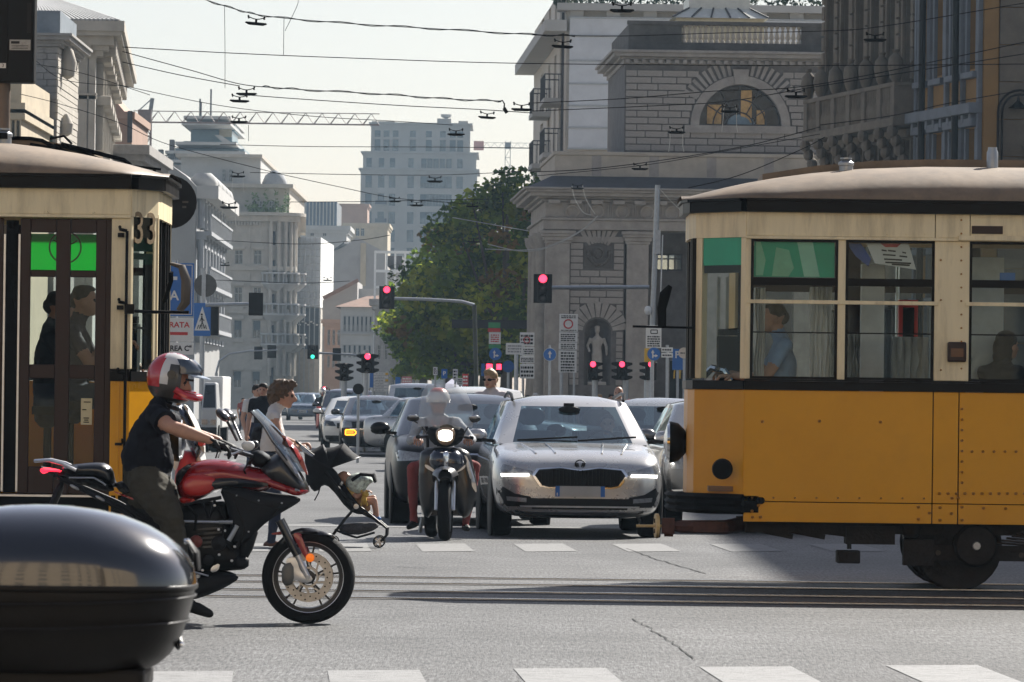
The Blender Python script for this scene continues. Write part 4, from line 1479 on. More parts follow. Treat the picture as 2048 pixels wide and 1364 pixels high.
  # dark glazed block
 t,ff=bldg('glazed_office','dark blue glass office block on the skyline at the end of the avenue',720,576,674,403,20,mat('curtain_wall',(.05,.09,.15),.2,var=.35,vs=.35,stretch=(3,1,.6)),())
 f=Fr(720)
 mb=MB()
 for i in range(14):
  x=f.x(577+i*7,420);mb.box(x,x+.12,719.7,720,f.z(620,450),f.z(620,404))
 mb.build('mullion',fr_pale,t,smooth=None)
 bldg('pale_annexe','pale flat roofed annexe below the dark glass office',690,588,694,452,18,st_white,(600,625,650),((462,472),),8,corn=(.5,.5))
 # building wrapped in scaffold sheet
 Y=540.0
 f=Fr(Y)
 t=thing('wrapped_building','facade wrapped in pale scaffold sheeting with dark poster below','building',(f.x(618),Y,0))
 xa,xb,xm=f.x(583),f.x(642),f.x(649)
 MB().box(xa+.2,xb,Y+.6,Y+40,0,f.z(615,476)).build('wall',st_pale,t,smooth=None)
 mb=MB()
 nx,nz=16,30
 for j in range(nz+1):
  for i in range(nx+1):
   z=f.z(615,614)+(f.z(615,474)-f.z(615,614))*j/nz
   x=xa+(xb-xa)*i/nx
   mb.v.append((x,Y+.15*noise.noise((x*1.2,z*.8,3)),z))
 for j in range(nz):
  for i in range(nx):
   a=j*(nx+1)+i
   mb.f.append((a,a+1,a+nx+2,a+nx+1));mb.m.append(0)
 mb.build('sheeting',sheetm,t,smooth=60)
 MB().add([(xb,Y,f.z(615,614)),(xm,Y+30,f.z(615,614)),(xm,Y+30,f.z(615,474)),(xb,Y,f.z(615,474))],[(0,1,2,3)]).build('sheeting',mat('sunlit_sheet',(.72,.72,.70),.6,var=.05),t,smooth=None)  # sun facing side given a paler sheet colour than the front
 MB().box(xa+.1,xb+.1,Y-.1,Y+.2,f.z(615,698),f.z(615,616)).build('poster',mat('dark_poster',(.035,.05,.075),.5,var=.3,vs=.5),t,smooth=None)
 mb=MB()
 for i in range(9):
  x=xa+.3+i*.28
  mb.box(x,x+.22,Y-.16,Y-.11,f.z(615,645+(i%3)*3),f.z(615,642+(i%3)*3))
 for i in range(5):
  x=xa+.3+i*.3
  mb.box(x,x+.2,Y-.16,Y-.11,f.z(615,677),f.z(615,674))
 mb.build('poster_print',M['signwhite'],t,smooth=None)
 mb=MB()
 for yy in range(485,614,14):
  mb.box(xa,xb,Y-.32,Y-.24,f.z(615,yy)-.05,f.z(615,yy)+.05)
 for i in range(7):
  x=xa+(xb-xa)*i/6
  mb.box(x-.05,x+.05,Y-.3,Y-.22,0,f.z(615,474))
 mb.build('scaffold',M['steel'],t,smooth=None)
 # gabled building
 t,ff=bldg('gabled_building','grey gabled party wall with pale vertical strip at the end of the avenue',620,650,772,520,20,mat('party_wall',(.33,.315,.305),.85,var=.12,vs=.5,dirt=.3,ds=.2),())
 f=Fr(620)
 MB().prism([(f.x(650,500),f.z(710,520)),(f.x(772,500),f.z(710,520)),(f.x(772,500),f.z(710,504)),(f.x(714,500),f.z(710,474)),(f.x(692,500),f.z(710,492)),(f.x(650,500),f.z(710,512))],620.02,640).build('gable',mat('party_wall'),t,smooth=None)
 MB().box(f.x(722,540),f.x(733,540),619.85,620,f.z(710,572),f.z(710,486)).build('plaster_strip',st_cream,t,smooth=None)
 MB().loft([[(f.x(652,500),619.5,f.z(710,516)),(f.x(690,500),619.5,f.z(710,488)),(f.x(690,500),619.5,f.z(710,484)),(f.x(652,500),619.5,f.z(710,512))],[(f.x(675,500),640,f.z(710,510)),(f.x(715,500),640,f.z(710,480)),(f.x(715,500),640,f.z(710,474)),(f.x(675,500),640,f.z(710,504))]]).build('roof',slate,t,smooth=None)
 bldg('cream_block','cream block with two small windows in front of the grey tower',800,690,776,447,20,st_cream,(716,726),((456,472),),7,corn=(.4,.3))
 bldg('rooftop_block','small beige rooftop block between glass office and tower',850,676,735,408,12,st_pink,(),(),corn=(.3,.3))
 # lower houses with tiled roofs
 Y=480.0
 f=Fr(Y)
 t=thing('tiled_house','low white house with tiled hip roof and row of shuttered windows','building',(f.x(720),Y,0))
 xa,xb=f.x(684),f.x(758)
 holes=[(f.x(690+i*8.6)-xa,f.x(690+i*8.6+5.2)-xa,f.z(720,664),f.z(720,632))for i in range(7)]
 holes+=[(f.x(690+i*10)-xa,f.x(690+i*10+6)-xa,f.z(720,716),f.z(720,690))for i in range(6)]
 mb=MB()
 wallmesh(mb,(xa,Y,0),(1,0,0),xb-xa,0,f.z(720,612),holes,.3)
 mb.box(xa,xb,Y+.5,Y+15,0,f.z(720,612)-.1)
 mb.build('wall',st_white,t,smooth=None)
 for h in holes:
  window(t,(xa+h[0],Y+.2,h[2]),(1,0,0),h[1]-h[0],h[3]-h[2],fr_pale,M['darkglass'],shut=shutm)
 MB().loft([[(xa-.5,Y-.6,f.z(720,614)),(xb+.4,Y-.6,f.z(720,614)),(xb+.4,Y+15,f.z(720,614)),(xa-.5,Y+15,f.z(720,614))],[(f.x(730,590),Y+6,f.z(720,590)),(f.x(756,590),Y+6,f.z(720,588)),(f.x(756,590),Y+8,f.z(720,588)),(f.x(730,590),Y+8,f.z(720,590))]]).build('roof',rooftile,t,smooth=None)
 MB().box(xa-.3,xb+.2,Y-.4,Y,f.z(720,668),f.z(720,666)).build('string_course',st_white,t,smooth=None)
 t,ff=bldg('blue_grey_house','blue grey gable end with tiled verge left of the tiled house',520,648,716,600,18,mat('party_wall'),(),(),skew=0)
 f=Fr(520)
 MB().prism([(f.x(650,580),f.z(690,600)),(f.x(716,580),f.z(690,600)),(f.x(716,580),f.z(690,562))],520.02,538).build('gable',mat('party_wall'),t,smooth=None)
 MB().bar((f.x(648,580),519.7,f.z(690,597)),(f.x(718,580),519.7,f.z(690,560)),.35,.35).build('verge',rooftile,t,smooth=None)
 MB().box(f.x(716,580),f.x(760,580),525,535,f.z(690,640),f.z(690,575)).build('side_wing',st_white,t,smooth=None)
 bldg('pink_shop_house','narrow pinkish house with ground floor arches at the far kerb',500,652,690,640,14,st_pink,(661,671,681),((660,690),(712,735)),5,corn=(.3,.3))
 bldg('street_end_house','shaded pale house closing the avenue under the tiled roofs',560,600,800,700,12,st_pale,tuple(range(610,800,16)),((712,735),(750,785)),8,corn=(.4,.4))
 # small pavilions by the trees
 t,ff=bldg('scaffolded_roof','white framed roof scaffold against the tower beside the trees',420,770,832,542,12,st_white,(),())
 f=Fr(420)
 mb=MB()
 for px in(752,775,792,812,830):
  mb.bar((f.x(px,540),419,0),(f.x(px,540),419,f.z(790,505)),.15,.15)
 for yy in(505,543,575,650,690,730):
  mb.box(f.x(750,540),f.x(832,540),418.9,419.1,f.z(790,yy)-.1,f.z(790,yy)+.1)
 mb.build('scaffold',M['white'],t,smooth=None)
 MB().box(f.x(776,520),f.x(806,520),419.5,431,f.z(790,532),f.z(790,512)).build('dark_opening',fr_dark,t,smooth=None)
 bldg('avenue_side_house','grey house with tall windows half hidden by the leftmost tree',400,752,860,600,20,st_grey,tuple(range(762,860,14)),((630,660),(690,720),(745,775)),7,corn=(.4,.4))
 # the tower
 Y=1000.0
 f=Fr(Y)
 t=thing('stone_tower','grey stone tower block with stepped top rising behind the trees','building',(f.x(838,400),Y,0))
 cols=(738,763,785,822,848,860,872,885,898,920)
 def tier(a,b,yt,yb_,cols,rows,ww,back,nm='wall'):
  xa,xb=f.x(a,400),f.x(b,400)
  hs=[(f.x(c_-ww/2,400)-xa,f.x(c_+ww/2,400)-xa,f.z(838,r1),f.z(838,r0))for c_ in cols for r0,r1 in rows if a<c_-ww/2 and c_+ww/2<b]
  mb=MB()
  wallmesh(mb,(xa,Y+back,0),(1,0,0),xb-xa,f.z(838,yb_),f.z(838,yt),hs,.6)
  mb.add([(xb,Y+back,f.z(838,yb_)),(xb-.5,Y+26,f.z(838,yb_)),(xb-.5,Y+26,f.z(838,yt)),(xb,Y+back,f.z(838,yt)),(xa,Y+back,f.z(838,yb_)),(xa,Y+26,f.z(838,yb_)),(xa,Y+26,f.z(838,yt)),(xa,Y+back,f.z(838,yt))],[(0,1,2,3),(4,5,6,7),(3,2,6,7)])
  mb.build(nm,st_tower,t,smooth=None)
  for h in hs:
   window(t,(xa+h[0],Y+back+.5,h[2]),(1,0,0),h[1]-h[0],h[3]-h[2],fr_dark,M['darkglass'],shut=shutm if(h[0]*7)%2<.9 else None)
  MB().box(xa-.4,xb+.4,Y+back-.5,Y+26.5,f.z(838,yt),f.z(838,yt-3)).build('cornice',st_tower,t,smooth=None)
  return xa,xb
 tier(722,955,340,785,cols,((352,376),(388,412),(424,448),(460,484),(496,520)),13,0)
 tier(726,953,306,337,cols,((316,335),),11,1.0)
 tier(741,940,247,303,(754,772,790,825,857,885,905,920),((260,273),(278,301)),12,2.5)
 MB().box(f.x(744,240),f.x(790,240),Y+4,Y+20,f.z(838,246),f.z(838,241)).build('roof_plant_room',st_tower,t,smooth=None)
 MB().box(f.x(875,240),f.x(903,240),Y+4,Y+14,f.z(838,246),f.z(838,234)).build('roof_plant_room',st_tower,t,smooth=None)
 MB().box(f.x(918,240),f.x(937,240),Y+3,Y+14,f.z(838,246),f.z(838,239)).build('roof_plant_room',st_tower,t,smooth=None)
 MB().lathe([(.05,0),(.9,.3),(1.0,.8)],(f.x(893,228),Y+5,f.z(838,234)),n=10).build('satellite_dish',st_white,t)
 for r0,r1 in((425,446),(389,410)):
  MB().box(f.x(752,400),f.x(775,400),Y-1.1,Y,f.z(838,r1+2),f.z(838,r1)).build('balcony',st_tower,t,smooth=None)
  MB().box(f.x(752,400),f.x(775,400),Y-1.1,Y-1.0,f.z(838,r1),f.z(838,r1-8)).build('railing',fr_dark,t,smooth=None)
far_row()
# ---- cranes
def crane(name,label,Y,mast,yj,xa,xb,ybase,tip,col,box=None):
 f=Fr(Y)
 t=thing(name,label,'crane',(f.x(mast,yj),Y,0))
 mb=MB()
 h=.42
 z0,z1=f.z(mast,ybase),f.z(mast,tip)
 xm=f.x(mast,yj)
 for sx in(-h,h):
  for sy in(-h,h):
   mb.bar((xm+sx,Y+sy,0),(xm+sx,Y+sy,z1),.10,.10)
 z=0
 k=0
 while z<z1-1.5:
  for sy in(-h,h):
   mb.bar((xm-h,Y+sy,z),(xm+h,Y+sy,z),.05,.05)
   mb.bar((xm-h if k%2 else xm+h,Y+sy,z),(xm+h if k%2 else xm-h,Y+sy,z+1.5),.05,.05)
  z+=1.5;k+=1
 mb.build('mast',col,t,smooth=None)
 mb=MB()
 zj=f.z(mast,yj)
 A,B=f.x(xa,yj),f.x(xb,yj)
 hj=.85
 for y in(-.6,.6):
  mb.bar((A,Y+y,zj),(B,Y+y,zj),.055,.055)
 mb.bar((A,Y,zj+hj),(B,Y,zj+hj),.06,.06)
 n=int(abs(B-A)/1.2)
 for i in range(n):
  x=A+(B-A)*i/n;x2=A+(B-A)*(i+1)/n
  for y in(-.6,.6):
   mb.bar((x,Y+y,zj),((x+x2)/2,Y,zj+hj),.035,.035)
   mb.bar(((x+x2)/2,Y,zj+hj),(x2,Y+y,zj),.035,.035)
 mb.build('jib',col,t,smooth=None)
 if box:
  a,b,c_,d=box
  MB().box(f.x(a,c_),f.x(b,c_),Y-.5,Y+.5,f.z(a,d),f.z(a,c_)).build('counterweight',mat('crane_weight',(.5,.25,.22),.7,var=.2),t,smooth=None)
 MB().box(xm-.5,xm+.5,Y-1.2,Y-.8,zj-.2,zj+.9).build('cab',col,t,smooth=None)
 return t,f
cr1=mat('crane_red',(.16,.11,.10),.6,var=.3)
cr2=mat('crane_grey',(.18,.20,.21),.6,var=.3)
t,f=crane('tower_crane','long jib tower crane with reddish mast above the left roofs',420,292,244,268,760,310,232,cr1)
mb=MB()
mb.bar((f.x(300,200),420,f.z(292,240)),(f.x(306,200),420,f.z(292,196)),.3,.3)
mb.bar((f.x(282,210),420,f.z(292,244)),(f.x(280,210),420,f.z(292,220)),.2,.2)
mb.bar((f.x(280,210),420,f.z(292,220)),(f.x(306,200),420,f.z(292,196)),.08,.08)
mb.build('jib_mast',cr2,t,smooth=None)
crane('tower_crane','distant tower crane with square counterweight just right of the stone tower',900,1017,296,952,1120,330,282,cr2,(949,969,282,300))
# ------------------------------------------------------------------ the two old trams
M['blind']=mat('green_blind',(.008,.42,.23),.6,var=.1,vs=4)
M['wood']=mat('varnished_wood',(.16,.075,.03),.4,var=.3,vs=5,stretch=(1,1,8))
M['gold']=mat('worn_gold_paint',(.24,.17,.09),.5,var=.3,vs=30)
def blind_glow():
 m=bpy.data.materials.new('sunlit_green_blind')
 m.use_nodes=True
 N,L=m.node_tree.nodes,m.node_tree.links
 b=N['Principled BSDF']
 o=N['Material Output']
 b.inputs['Base Color'].default_value=(.0,.40,.13,1)
 b.inputs['Roughness'].default_value=.8
 t=N.new('ShaderNodeBsdfTranslucent')
 t.inputs[0].default_value=(.0,.60,.17,1)
 mx=N.new('ShaderNodeMixShader')
 mx.inputs[0].default_value=.75
 L.new(b.outputs[0],mx.inputs[1]);L.new(t.outputs[0],mx.inputs[2]);L.new(mx.outputs[0],o.inputs[0])
 return m
M['blindlit']=blind_glow()
def tram(label,X0,sx,Y0,A,B,near,side,tip=0.0):
 """X0: tip of the front; sx: +1 when the body stretches towards +X; near: openings of the side we see, as
    (kind, u0, u1); A, B: plan points of the slanted front corner (u, depth from the near side)"""
 W,L=2.35,13.6
 zS,zP,zB0,zB1,zW,zG0,zG1,zR=.53,.686,1.552,1.622,2.735,2.932,3.016,3.335
 t=thing('tram',label,'tram',(X0+sx*L/2,Y0+W/2,0))
 def X(u):
  return X0+sx*u
 def P(u,y):
  return(X(u),Y0+y)
 def slab(mb,a,b,z0,z1,th=.05,m=0,pr=0.0):
  """upright panel between plan points (u,y), pushed outwards by pr"""
  a2,b2=V(P(*a)),V(P(*b))
  d=(b2-a2).normalized()
  nrm=V((-d.y,d.x))
  cen=V(P(L/2,W/2))
  if(cen-(a2+b2)/2).dot(nrm)<0:
   nrm=-nrm
  q=[a2-nrm*pr,b2-nrm*pr,b2+nrm*th,a2+nrm*th]
  return mb.prism([(p.x,p.y)for p in q],z0,z1,'XY',m)
 Am,Bm=(A[0],W-A[1]),(B[0],W)
 Ar,Br,Arm,Brm=(L-A[0],A[1]),(L-B[0],0),(L-A[0],W-A[1]),(L-B[0],W)
 F0,F1=(tip,A[1]+.22),(tip,W-A[1]-.22)
 loop=[Br,B,A,F0,F1,Am,Bm,Brm,Arm,Ar]
 def around(name,z0,z1,mats,pr=0.0,th=.05,segs=None,**k):
  mb=MB()
  for i in(segs if segs is not None else range(len(loop))):
   slab(mb,loop[i],loop[(i+1)%len(loop)],z0,z1,th,0,pr)
  return mb.build(name,mats,t,smooth=None,**k)
 nearseg,rest=0,[1,2,3,4,5,6,7,8,9]
 doors=[n for n in near if n[0]=='door']
 spans,x=[],B[0]
 for d in doors:
  spans.append((x,d[1]));x=d[2]
 spans.append((x,L-B[0]))
 joints=[]
 for a,b in spans:
  n=max(1,int((b-a)/1.75))
  edges=[a+(b-a)*i/n for i in range(n+1)]
  if side=='windows' and a==B[0]:
   edges=[a,1.93,2.13]+[2.13+(b-2.13)*i/7 for i in range(1,8)]
  for i in range(len(edges)-1):
   mb=MB()
   slab(mb,(edges[i]+.004,0),(edges[i+1]-.004,0),zP+.003,zB0,.05)
   mb.build('side_panel',M['yellow'],t,smooth=None,bevel=.004)
   mb=MB()
   slab(mb,(edges[i]+.004,0),(edges[i+1]-.004,0),zS,zP-.003,.05,pr=-.004)
   mb.build('skirt_panel',M['yellow'],t,smooth=None,bevel=.004)
  mb=MB()
  slab(mb,(a,0),(b,0),zS,zB0,.02,pr=-.02)
  mb.build('inner_skin',M['matt'],t,smooth=None)
  mb=MB()
  slab(mb,(a,0),(b,0),zB0+.002,zB1,.07,pr=.016)
  slab(mb,(a,0),(b,0),zB1+.001,zB1+.015,.07,pr=.03)
  mb.build('belt_band',M['black'],t,smooth=None)
 for i in rest:
  mb=MB();slab(mb,loop[i],loop[(i+1)%10],zP-.02,zB0,.05);mb.build('end_panel',M['yellow'],t,smooth=None,bevel=.004)
 around('belt_band',zB0+.002,zB1,M['black'],.016,.07,rest)
 around('skirt',zS+.10,zP-.023,M['yellow'],-.01,.05,rest)
 # letterboard and gutter run all round
 around('letterboard',zW,zG0,M['cream'],.004,.05,rest)
 edges=[B[0],1.93,2.2]+[2.2+(L-B[0]-2.2)*i/6 for i in range(1,7)]if side=='windows' else[B[0],2.4]+[2.4+(L-B[0]-2.4)*i/5 for i in range(1,6)]
 for i in range(len(edges)-1):
  mb=MB();slab(mb,(edges[i]+.003,0),(edges[i+1]-.003,0),zW+.012,zG0,.05,pr=.006);mb.build('letterboard',M['cream'],t,smooth=None,bevel=.004)
 mb=MB();slab(mb,(B[0],0),(L-B[0],0),zW-.012,zW+.011,.06,pr=.02);mb.build('drip_rail',M['cream'],t,smooth=None,bevel=.003)
 around('gutter',zG0,zG1,M['black'],.055,.12)
 around('gutter',zG1+.001,zG1+.02,M['black'],.075,.12)
 # posts of the window band
 zv0,zv1=zB1+.016,zW-.013
 posts=[(B[0]-.0,B[0]+.04 if side=='windows' else B[0]+.14)]
 last=posts[0][1]
 for kd,u0,u1 in near:
  if u0-last>.005:
   posts.append((last,u0))
  last=u1
 posts.append((last,L-B[0]))
 for a,b in posts:
  mb=MB();slab(mb,(a,0),(b,0),zv0,zv1,.06);mb.build('window_post',M['cream'],t,smooth=None,bevel=.006)
 for a,b in((A,(A[0]-.012+.04,A[1]-.04)),):
  mb=MB()
  d=(V((B[0],B[1]))-V((A[0],A[1])))
  e=V(A)+d*.12
  slab(mb,A,tuple(e),zv0,zW,.06)
  e1=V(A)+d*.90
  slab(mb,tuple(e1),B,zv0,zW,.06)
  mb.build('corner_post',M['cream'],t,smooth=None,bevel=.006)
  d=V(Bm)-V(Am)
  mb=MB();slab(mb,Am,tuple(V(Am)+d*.12),zv0,zW,.06);slab(mb,tuple(V(Am)+d*.9),Bm,zv0,zW,.06)
  mb.build('corner_post',M['cream'],t,smooth=None)
 mb=MB()
 for yy in(A[1],A[1]+.24,W/2-.28,W/2+.23,W-A[1]-.29,W-A[1]-.05):
  mb.cbox((X(tip+.04),Y0+yy+.025,(zv0+zW)/2),.05,.05,zW-zv0)
 mb.build('windscreen_post',M['black'],t,smooth=None)
 mb=MB();slab(mb,(tip+.03,F0[1]),(tip+.03,F1[1]),zv0,zW,.006);mb.build('windscreen',M['glass'],t,smooth=None)
 mb=MB();e,e1=V(A)+(V(B)-V(A))*.12,V(A)+(V(B)-V(A))*.9
 slab(mb,tuple(e),tuple(e1),zv0,zW,.006,pr=-.02);mb.build('quarter_window',glass('quarter_glass',(.86,.9,.88),-.02),t,smooth=None)
 # far side: posts and panes
 mb=MB();mg=MB()
 n=13
 for i in range(n+1):
  u=B[0]+(L-2*B[0])*i/n
  slab(mb,(max(B[0],u-.06),W),(min(L-B[0],u+.06),W),zv0,zW,.05)
 slab(mb,(B[0],W),(L-B[0],W),2.36,2.42,.05)
 slab(mg,(B[0],W),(L-B[0],W),zv0,zW,.006,pr=-.02)
 for sgn,a_,b_ in((1,Arm,Brm),(1,Ar,Br)):
  slab(mb,a_,b_,zv0,zW,.04)
 mb.build('far_window_frame',M['brown'],t,smooth=None)
 mg.build('far_window_pane',M['glass'],t,smooth=None)
 # near side windows
 for kd,u0,u1 in near:
  if kd=='win':
   mb=MB()
   for a,b,c,d in((u0,u0+.022,zv0,zv1),(u1-.022,u1,zv0,zv1),(u0+.022,u1-.022,zv0,zv0+.02),(u0+.022,u1-.022,2.365,2.425),(u0+.022,u1-.022,zv1-.02,zv1)):
    slab(mb,(a,.02),(b,.02),c,d,.03)
   slab(mb,(u0+.023,.03),(u1-.023,.03),1.995,2.005,.012)
   fr=mb.build('window_frame',M['black'],t,smooth=None)
   mb=MB();slab(mb,(u0+.02,.036),(u1-.02,.036),zv0+.01,zv1-.01,.005);mb.build('window_pane',M['glass'],fr,smooth=None)
   mb=MB();slab(mb,(u0-.03,-.012),(u1+.03,-.012),2.222,2.252,.018);mb.build('hand_rail',M['cream'],t,smooth=None,bevel=.003)
   # roof: canvas over a cambered frame, drooping towards the ends
 us=[-.075,.0,.12,.28,.47,.7,1.0,1.4,1.9,2.6,4,6,L/2]
 us=[u+tip*max(0,1-u)for u in us]
 us=us+[L-u for u in reversed(us[:-1])]
 def hw(u):
  u=max(tip-.08,min(u,L-u))
  pts_=[(tip-.08,1.175-A[1]-.15),(A[0],1.175-A[1]+.02),(B[0],1.175),(99,1.175)]
  for i in range(3):
   if u<=pts_[i+1][0]:
    f_=(u-pts_[i][0])/(pts_[i+1][0]-pts_[i][0])
    return pts_[i][1]+(pts_[i+1][1]-pts_[i][1])*f_+.08
 nv=34
 rows=[]
 for u in us:
  e=max(0,min(u-tip,L-u))
  f_=.13+.87*(1-(1-min(1,e/2.1))**2.3)
  rows.append([(X(u),Y0+1.175+math.sin(pi/2*(2*j/nv-1))*hw(u),zG1+.021+(zR-zG1-.02)*f_*(1-min(1,abs(math.sin(pi/2*(2*j/nv-1))))**3.3)**.60)for j in range(nv+1)])
 MB().loft(rows,caps=False,closed=False).build('roof',M['roof'],t,smooth=60)
 mb=MB()
 rr=[]
 for u in[.62+i*.44 for i in range(29)]:
  e=min(u-tip,L-u)
  f_=.13+.87*(1-(1-min(1,e/2.1))**2.3)
  z=zG1+.02+(zR-zG1)*f_
  rr.append([(X(u),Y0+1.175-.42,z-.045),(X(u),Y0+1.175+.42,z-.045),(X(u),Y0+1.175+.42,z+.035),(X(u),Y0+1.175-.42,z+.035)])
 mb.loft(rr).build('roof_walkway',M['roof'],t,smooth=None)
 for u,k in((1.27,0),(2.42,1),(4.9,0),(7.2,0),(9.5,0)):
  e=min(u,L-u);f_=.13+.87*(1-(1-min(1,e/2.1))**2.3)
  zc=zG1+.02+(zR-zG1)*f_*.93
  if k:
   MB().lathe([(.045,0),(.045,.15),(.036,.17),(.036,.19)],(X(u),Y0+.62,zc-.04),n=12).build('roof_vent',M['steel'],t)
  else:
   MB().lathe([(.055,0),(.055,.05),(.062,.055),(.062,.075),(.04,.09),(.03,.10),(.045,.102),(.045,.115)],(X(u),Y0+.62,zc-.03),n=14).build('roof_vent',M['steel'],t)
   # end: bumper, coupler, headlight
 mb=MB()
 for i,z in enumerate((.615,.665,.715)):
  pts_=[(B[0]-.0,-.02),(A[0]+.02,A[1]-.12),(tip-.07,A[1]+.12),(tip-.13,.85),(tip-.13,W-.85),(tip-.07,W-A[1]-.12),(A[0],W-A[1]+.12),(B[0],W+.02)]
  mb.tube([(X(u),Y0+y,z)for u,y in pts_],.027,4)
 for z0,z1 in((.60,.73),):
  pts_=[(B[0],.0),(A[0]+.02,A[1]-.08),(tip-.05,A[1]+.14),(tip-.11,.85),(tip-.11,W-.85),(tip-.05,W-A[1]-.14),(A[0],W-A[1]+.08),(B[0],W)]
  ri=[[(X(u),Y0+y,z0),(X(u),Y0+y,z1),(X(u+.12),Y0+y,z1),(X(u+.12),Y0+y,z0)]for u,y in pts_]
  mb.loft(ri)
 mb.build('bumper',M['matt'],t,smooth=None)
 yc=Y0+W/2
 yq=Y0+.45
 mb=MB()
 mb.tube([(X(.75),yq+.3,.60),(X(.5),yq+.2,.50),(X(.35),yq,.475),(X(.0),yq,.475),(X(-.06),yq,.48)],[.06,.06,.055,.05,.035],8)
 mb.cbox((X(-.1),yq,.48),.10,.10,.12)
 mb.cbox((X(.22),yq,.475),.25,.10,.08)
 mb.cyl((X(-.13),yq,.41),(X(-.06),yq,.41),.015)
 cp=mb.build('coupler',mat('rusty_iron',(.09,.035,.025),.7,var=.4,vs=14,bump=.2),t)
 mb=MB()
 mb.lathe([(.02,-.016),(.096,-.012),(.098,0),(.096,.014),(.02,.016)],(X(-.19),yq,.478),(1,.12,0),20)
 mb.cyl((X(-.35),yq,.475),(X(-.15),yq,.478),.012)
 mb.build('coupler_head',mat('brass_cream',(.62,.46,.22),.5,.2,var=.25,vs=14),cp)
 mb=MB()
 for dz in(.04,-.04):
  mb.cbox((X(-.207),yq-.005,.478+dz),.012,.02,.035)
 mb.build('coupler_slot',M['ink'],cp,smooth=None)
 mb=MB().lathe([(.05,.0),(.10,.03),(.15,.08),(.165,.13),(.165,.15)],(X(tip+.02),yc-.1,1.13),(-sx,0,0),20)
 hl=mb.build('headlight',M['black'],t)
 MB().lathe([(.15,0),(.14,.02),(.05,.045)],(X(tip-.13),yc-.1,1.13),(-sx,0,0),20).build('headlight_lens',M['chrome'],hl)
 # running gear and underframe
 mb=MB()
 mb.box(min(X(.5),X(L-.5)),max(X(.5),X(L-.5)),Y0+.25,Y0+W-.25,.44,.53)
 mb.build('underframe',M['iron'],t,smooth=None)
 mb=MB()
 mb.box(min(X(1.28),X(1.66)),max(X(1.28),X(1.66)),Y0+.2,Y0+.5,.36,.5)
 for u in(.75,1.0,1.2):
  mb.bar((X(u-.15),Y0+.3,.46),(X(u+.12),Y0+.3,.41+.02*(u>1)),.035,.04)
 mb.cyl((X(1.31),Y0+.3,.42),(X(1.31),Y0+.3,.32),.018)
 mb.build('brake_gear',M['iron'],t,smooth=None)
 mb=MB();mb.box(min(X(1.21),X(1.39)),max(X(1.21),X(1.39)),Y0+.18,Y0+.4,.21,.31)
 mb.build('sand_box',M['iron'],t,smooth=None,bevel=.01)
 for ub in(2.95,L-2.95):
  mb=MB()
  mb.box(min(X(ub-1.2),X(ub+1.2)),max(X(ub-1.2),X(ub+1.2)),Y0+.26,Y0+.36,.24,.36)
  mb.box(min(X(ub-1.22),X(ub-.98)),max(X(ub-1.22),X(ub-.98)),Y0+.22,Y0+.38,.20,.40)
  mb.box(min(X(ub+.98),X(ub+1.22)),max(X(ub+.98),X(ub+1.22)),Y0+.22,Y0+.38,.20,.40)
  mb.lathe([(.02,0),(.06,.02),(.09,.1),(.02,.13)],(X(ub-1.16),Y0+.24,.41),(0,.3,1),10)
  for du in(-.78,.78):
   mb.lathe([(.05,.08),(.15,.05),(.17,0),(.17,-.14)],(X(ub+du+.12),Y0+.22,.36),(0,-1,0),18)
  for k in range(5):
   mb.tube([(X(ub)+.13*math.cos(a),Y0+.3+.10*math.sin(a),.30+.035*k)for a in[2*pi*j/10 for j in range(11)]],.015,5)
  mb.build('bogie_frame',M['iron'],t,smooth=40)
  mb=MB()
  for k in range(6):
   mb.tube([(X(ub-.5+.04*k),Y0+.24,.385+.018*k),(X(ub),Y0+.235,.35+.018*k),(X(ub+.5-.04*k),Y0+.24,.385+.018*k)],.009,4)
  mb.build('leaf_spring',mat('worn_iron',(.06,.045,.035),.6,.3,var=.4,vs=16),t)
  for k,(du,z)in enumerate(((-.95,.30),(-.6,.27),(-.3,.29),(.35,.28),(.7,.30))):
   MB().cyl((X(ub+du),Y0+.255,z),(X(ub+du),Y0+.235,z),.022,n=8).build('frame_bolt',mat('worn_iron'),t)
  mb=MB()
  for du in(-.78,.78):
   c_=(X(ub+du+.12),Y0+.14,.36)
   mb.lathe([(.03,.03),(.035,0),(.05,-.02)],c_,(0,-1,0),10)
   for k in range(4):
    a=pi/4+k*pi/2
    mb.ell((c_[0]+.065*math.cos(a),c_[1]+.03,c_[2]+.065*math.sin(a)),.012,6,4)
  mb.build('axle_cap',M['steel'],t)
  for du in(-.78,.78):
   for y in(.45,1.9):
    mb=MB().lathe([(.12,-.04),(.27,-.05),(.30,-.06),(.33,-.06),(.33,.03),(.35,.035),(.35,.06),(.12,.06)],(X(ub+du),Y0+y,.345),(0,1,0),28)
    wl_=mb.build('wheel',M['iron'],t)
    MB().lathe([(.331,-.062),(.333,-.02),(.333,.03)],(X(ub+du),Y0+y,.345),(0,1,0),28,caps=False).build('wheel_tread',M['rail'],wl_)
    # inside: floor, ceiling, linings, benches and poles
 MB().box(min(X(.2),X(L-.2)),max(X(.2),X(L-.2)),Y0+.1,Y0+W-.1,.76,.80).build('floor',M['wood'],t,smooth=None)
 MB().box(min(X(.45),X(L-.45)),max(X(.45),X(L-.45)),Y0+.1,Y0+W-.1,2.86,2.88).build('ceiling',mat('ceiling_white',(.5,.48,.42),.6,var=.08),t,smooth=None)
 mb=MB()
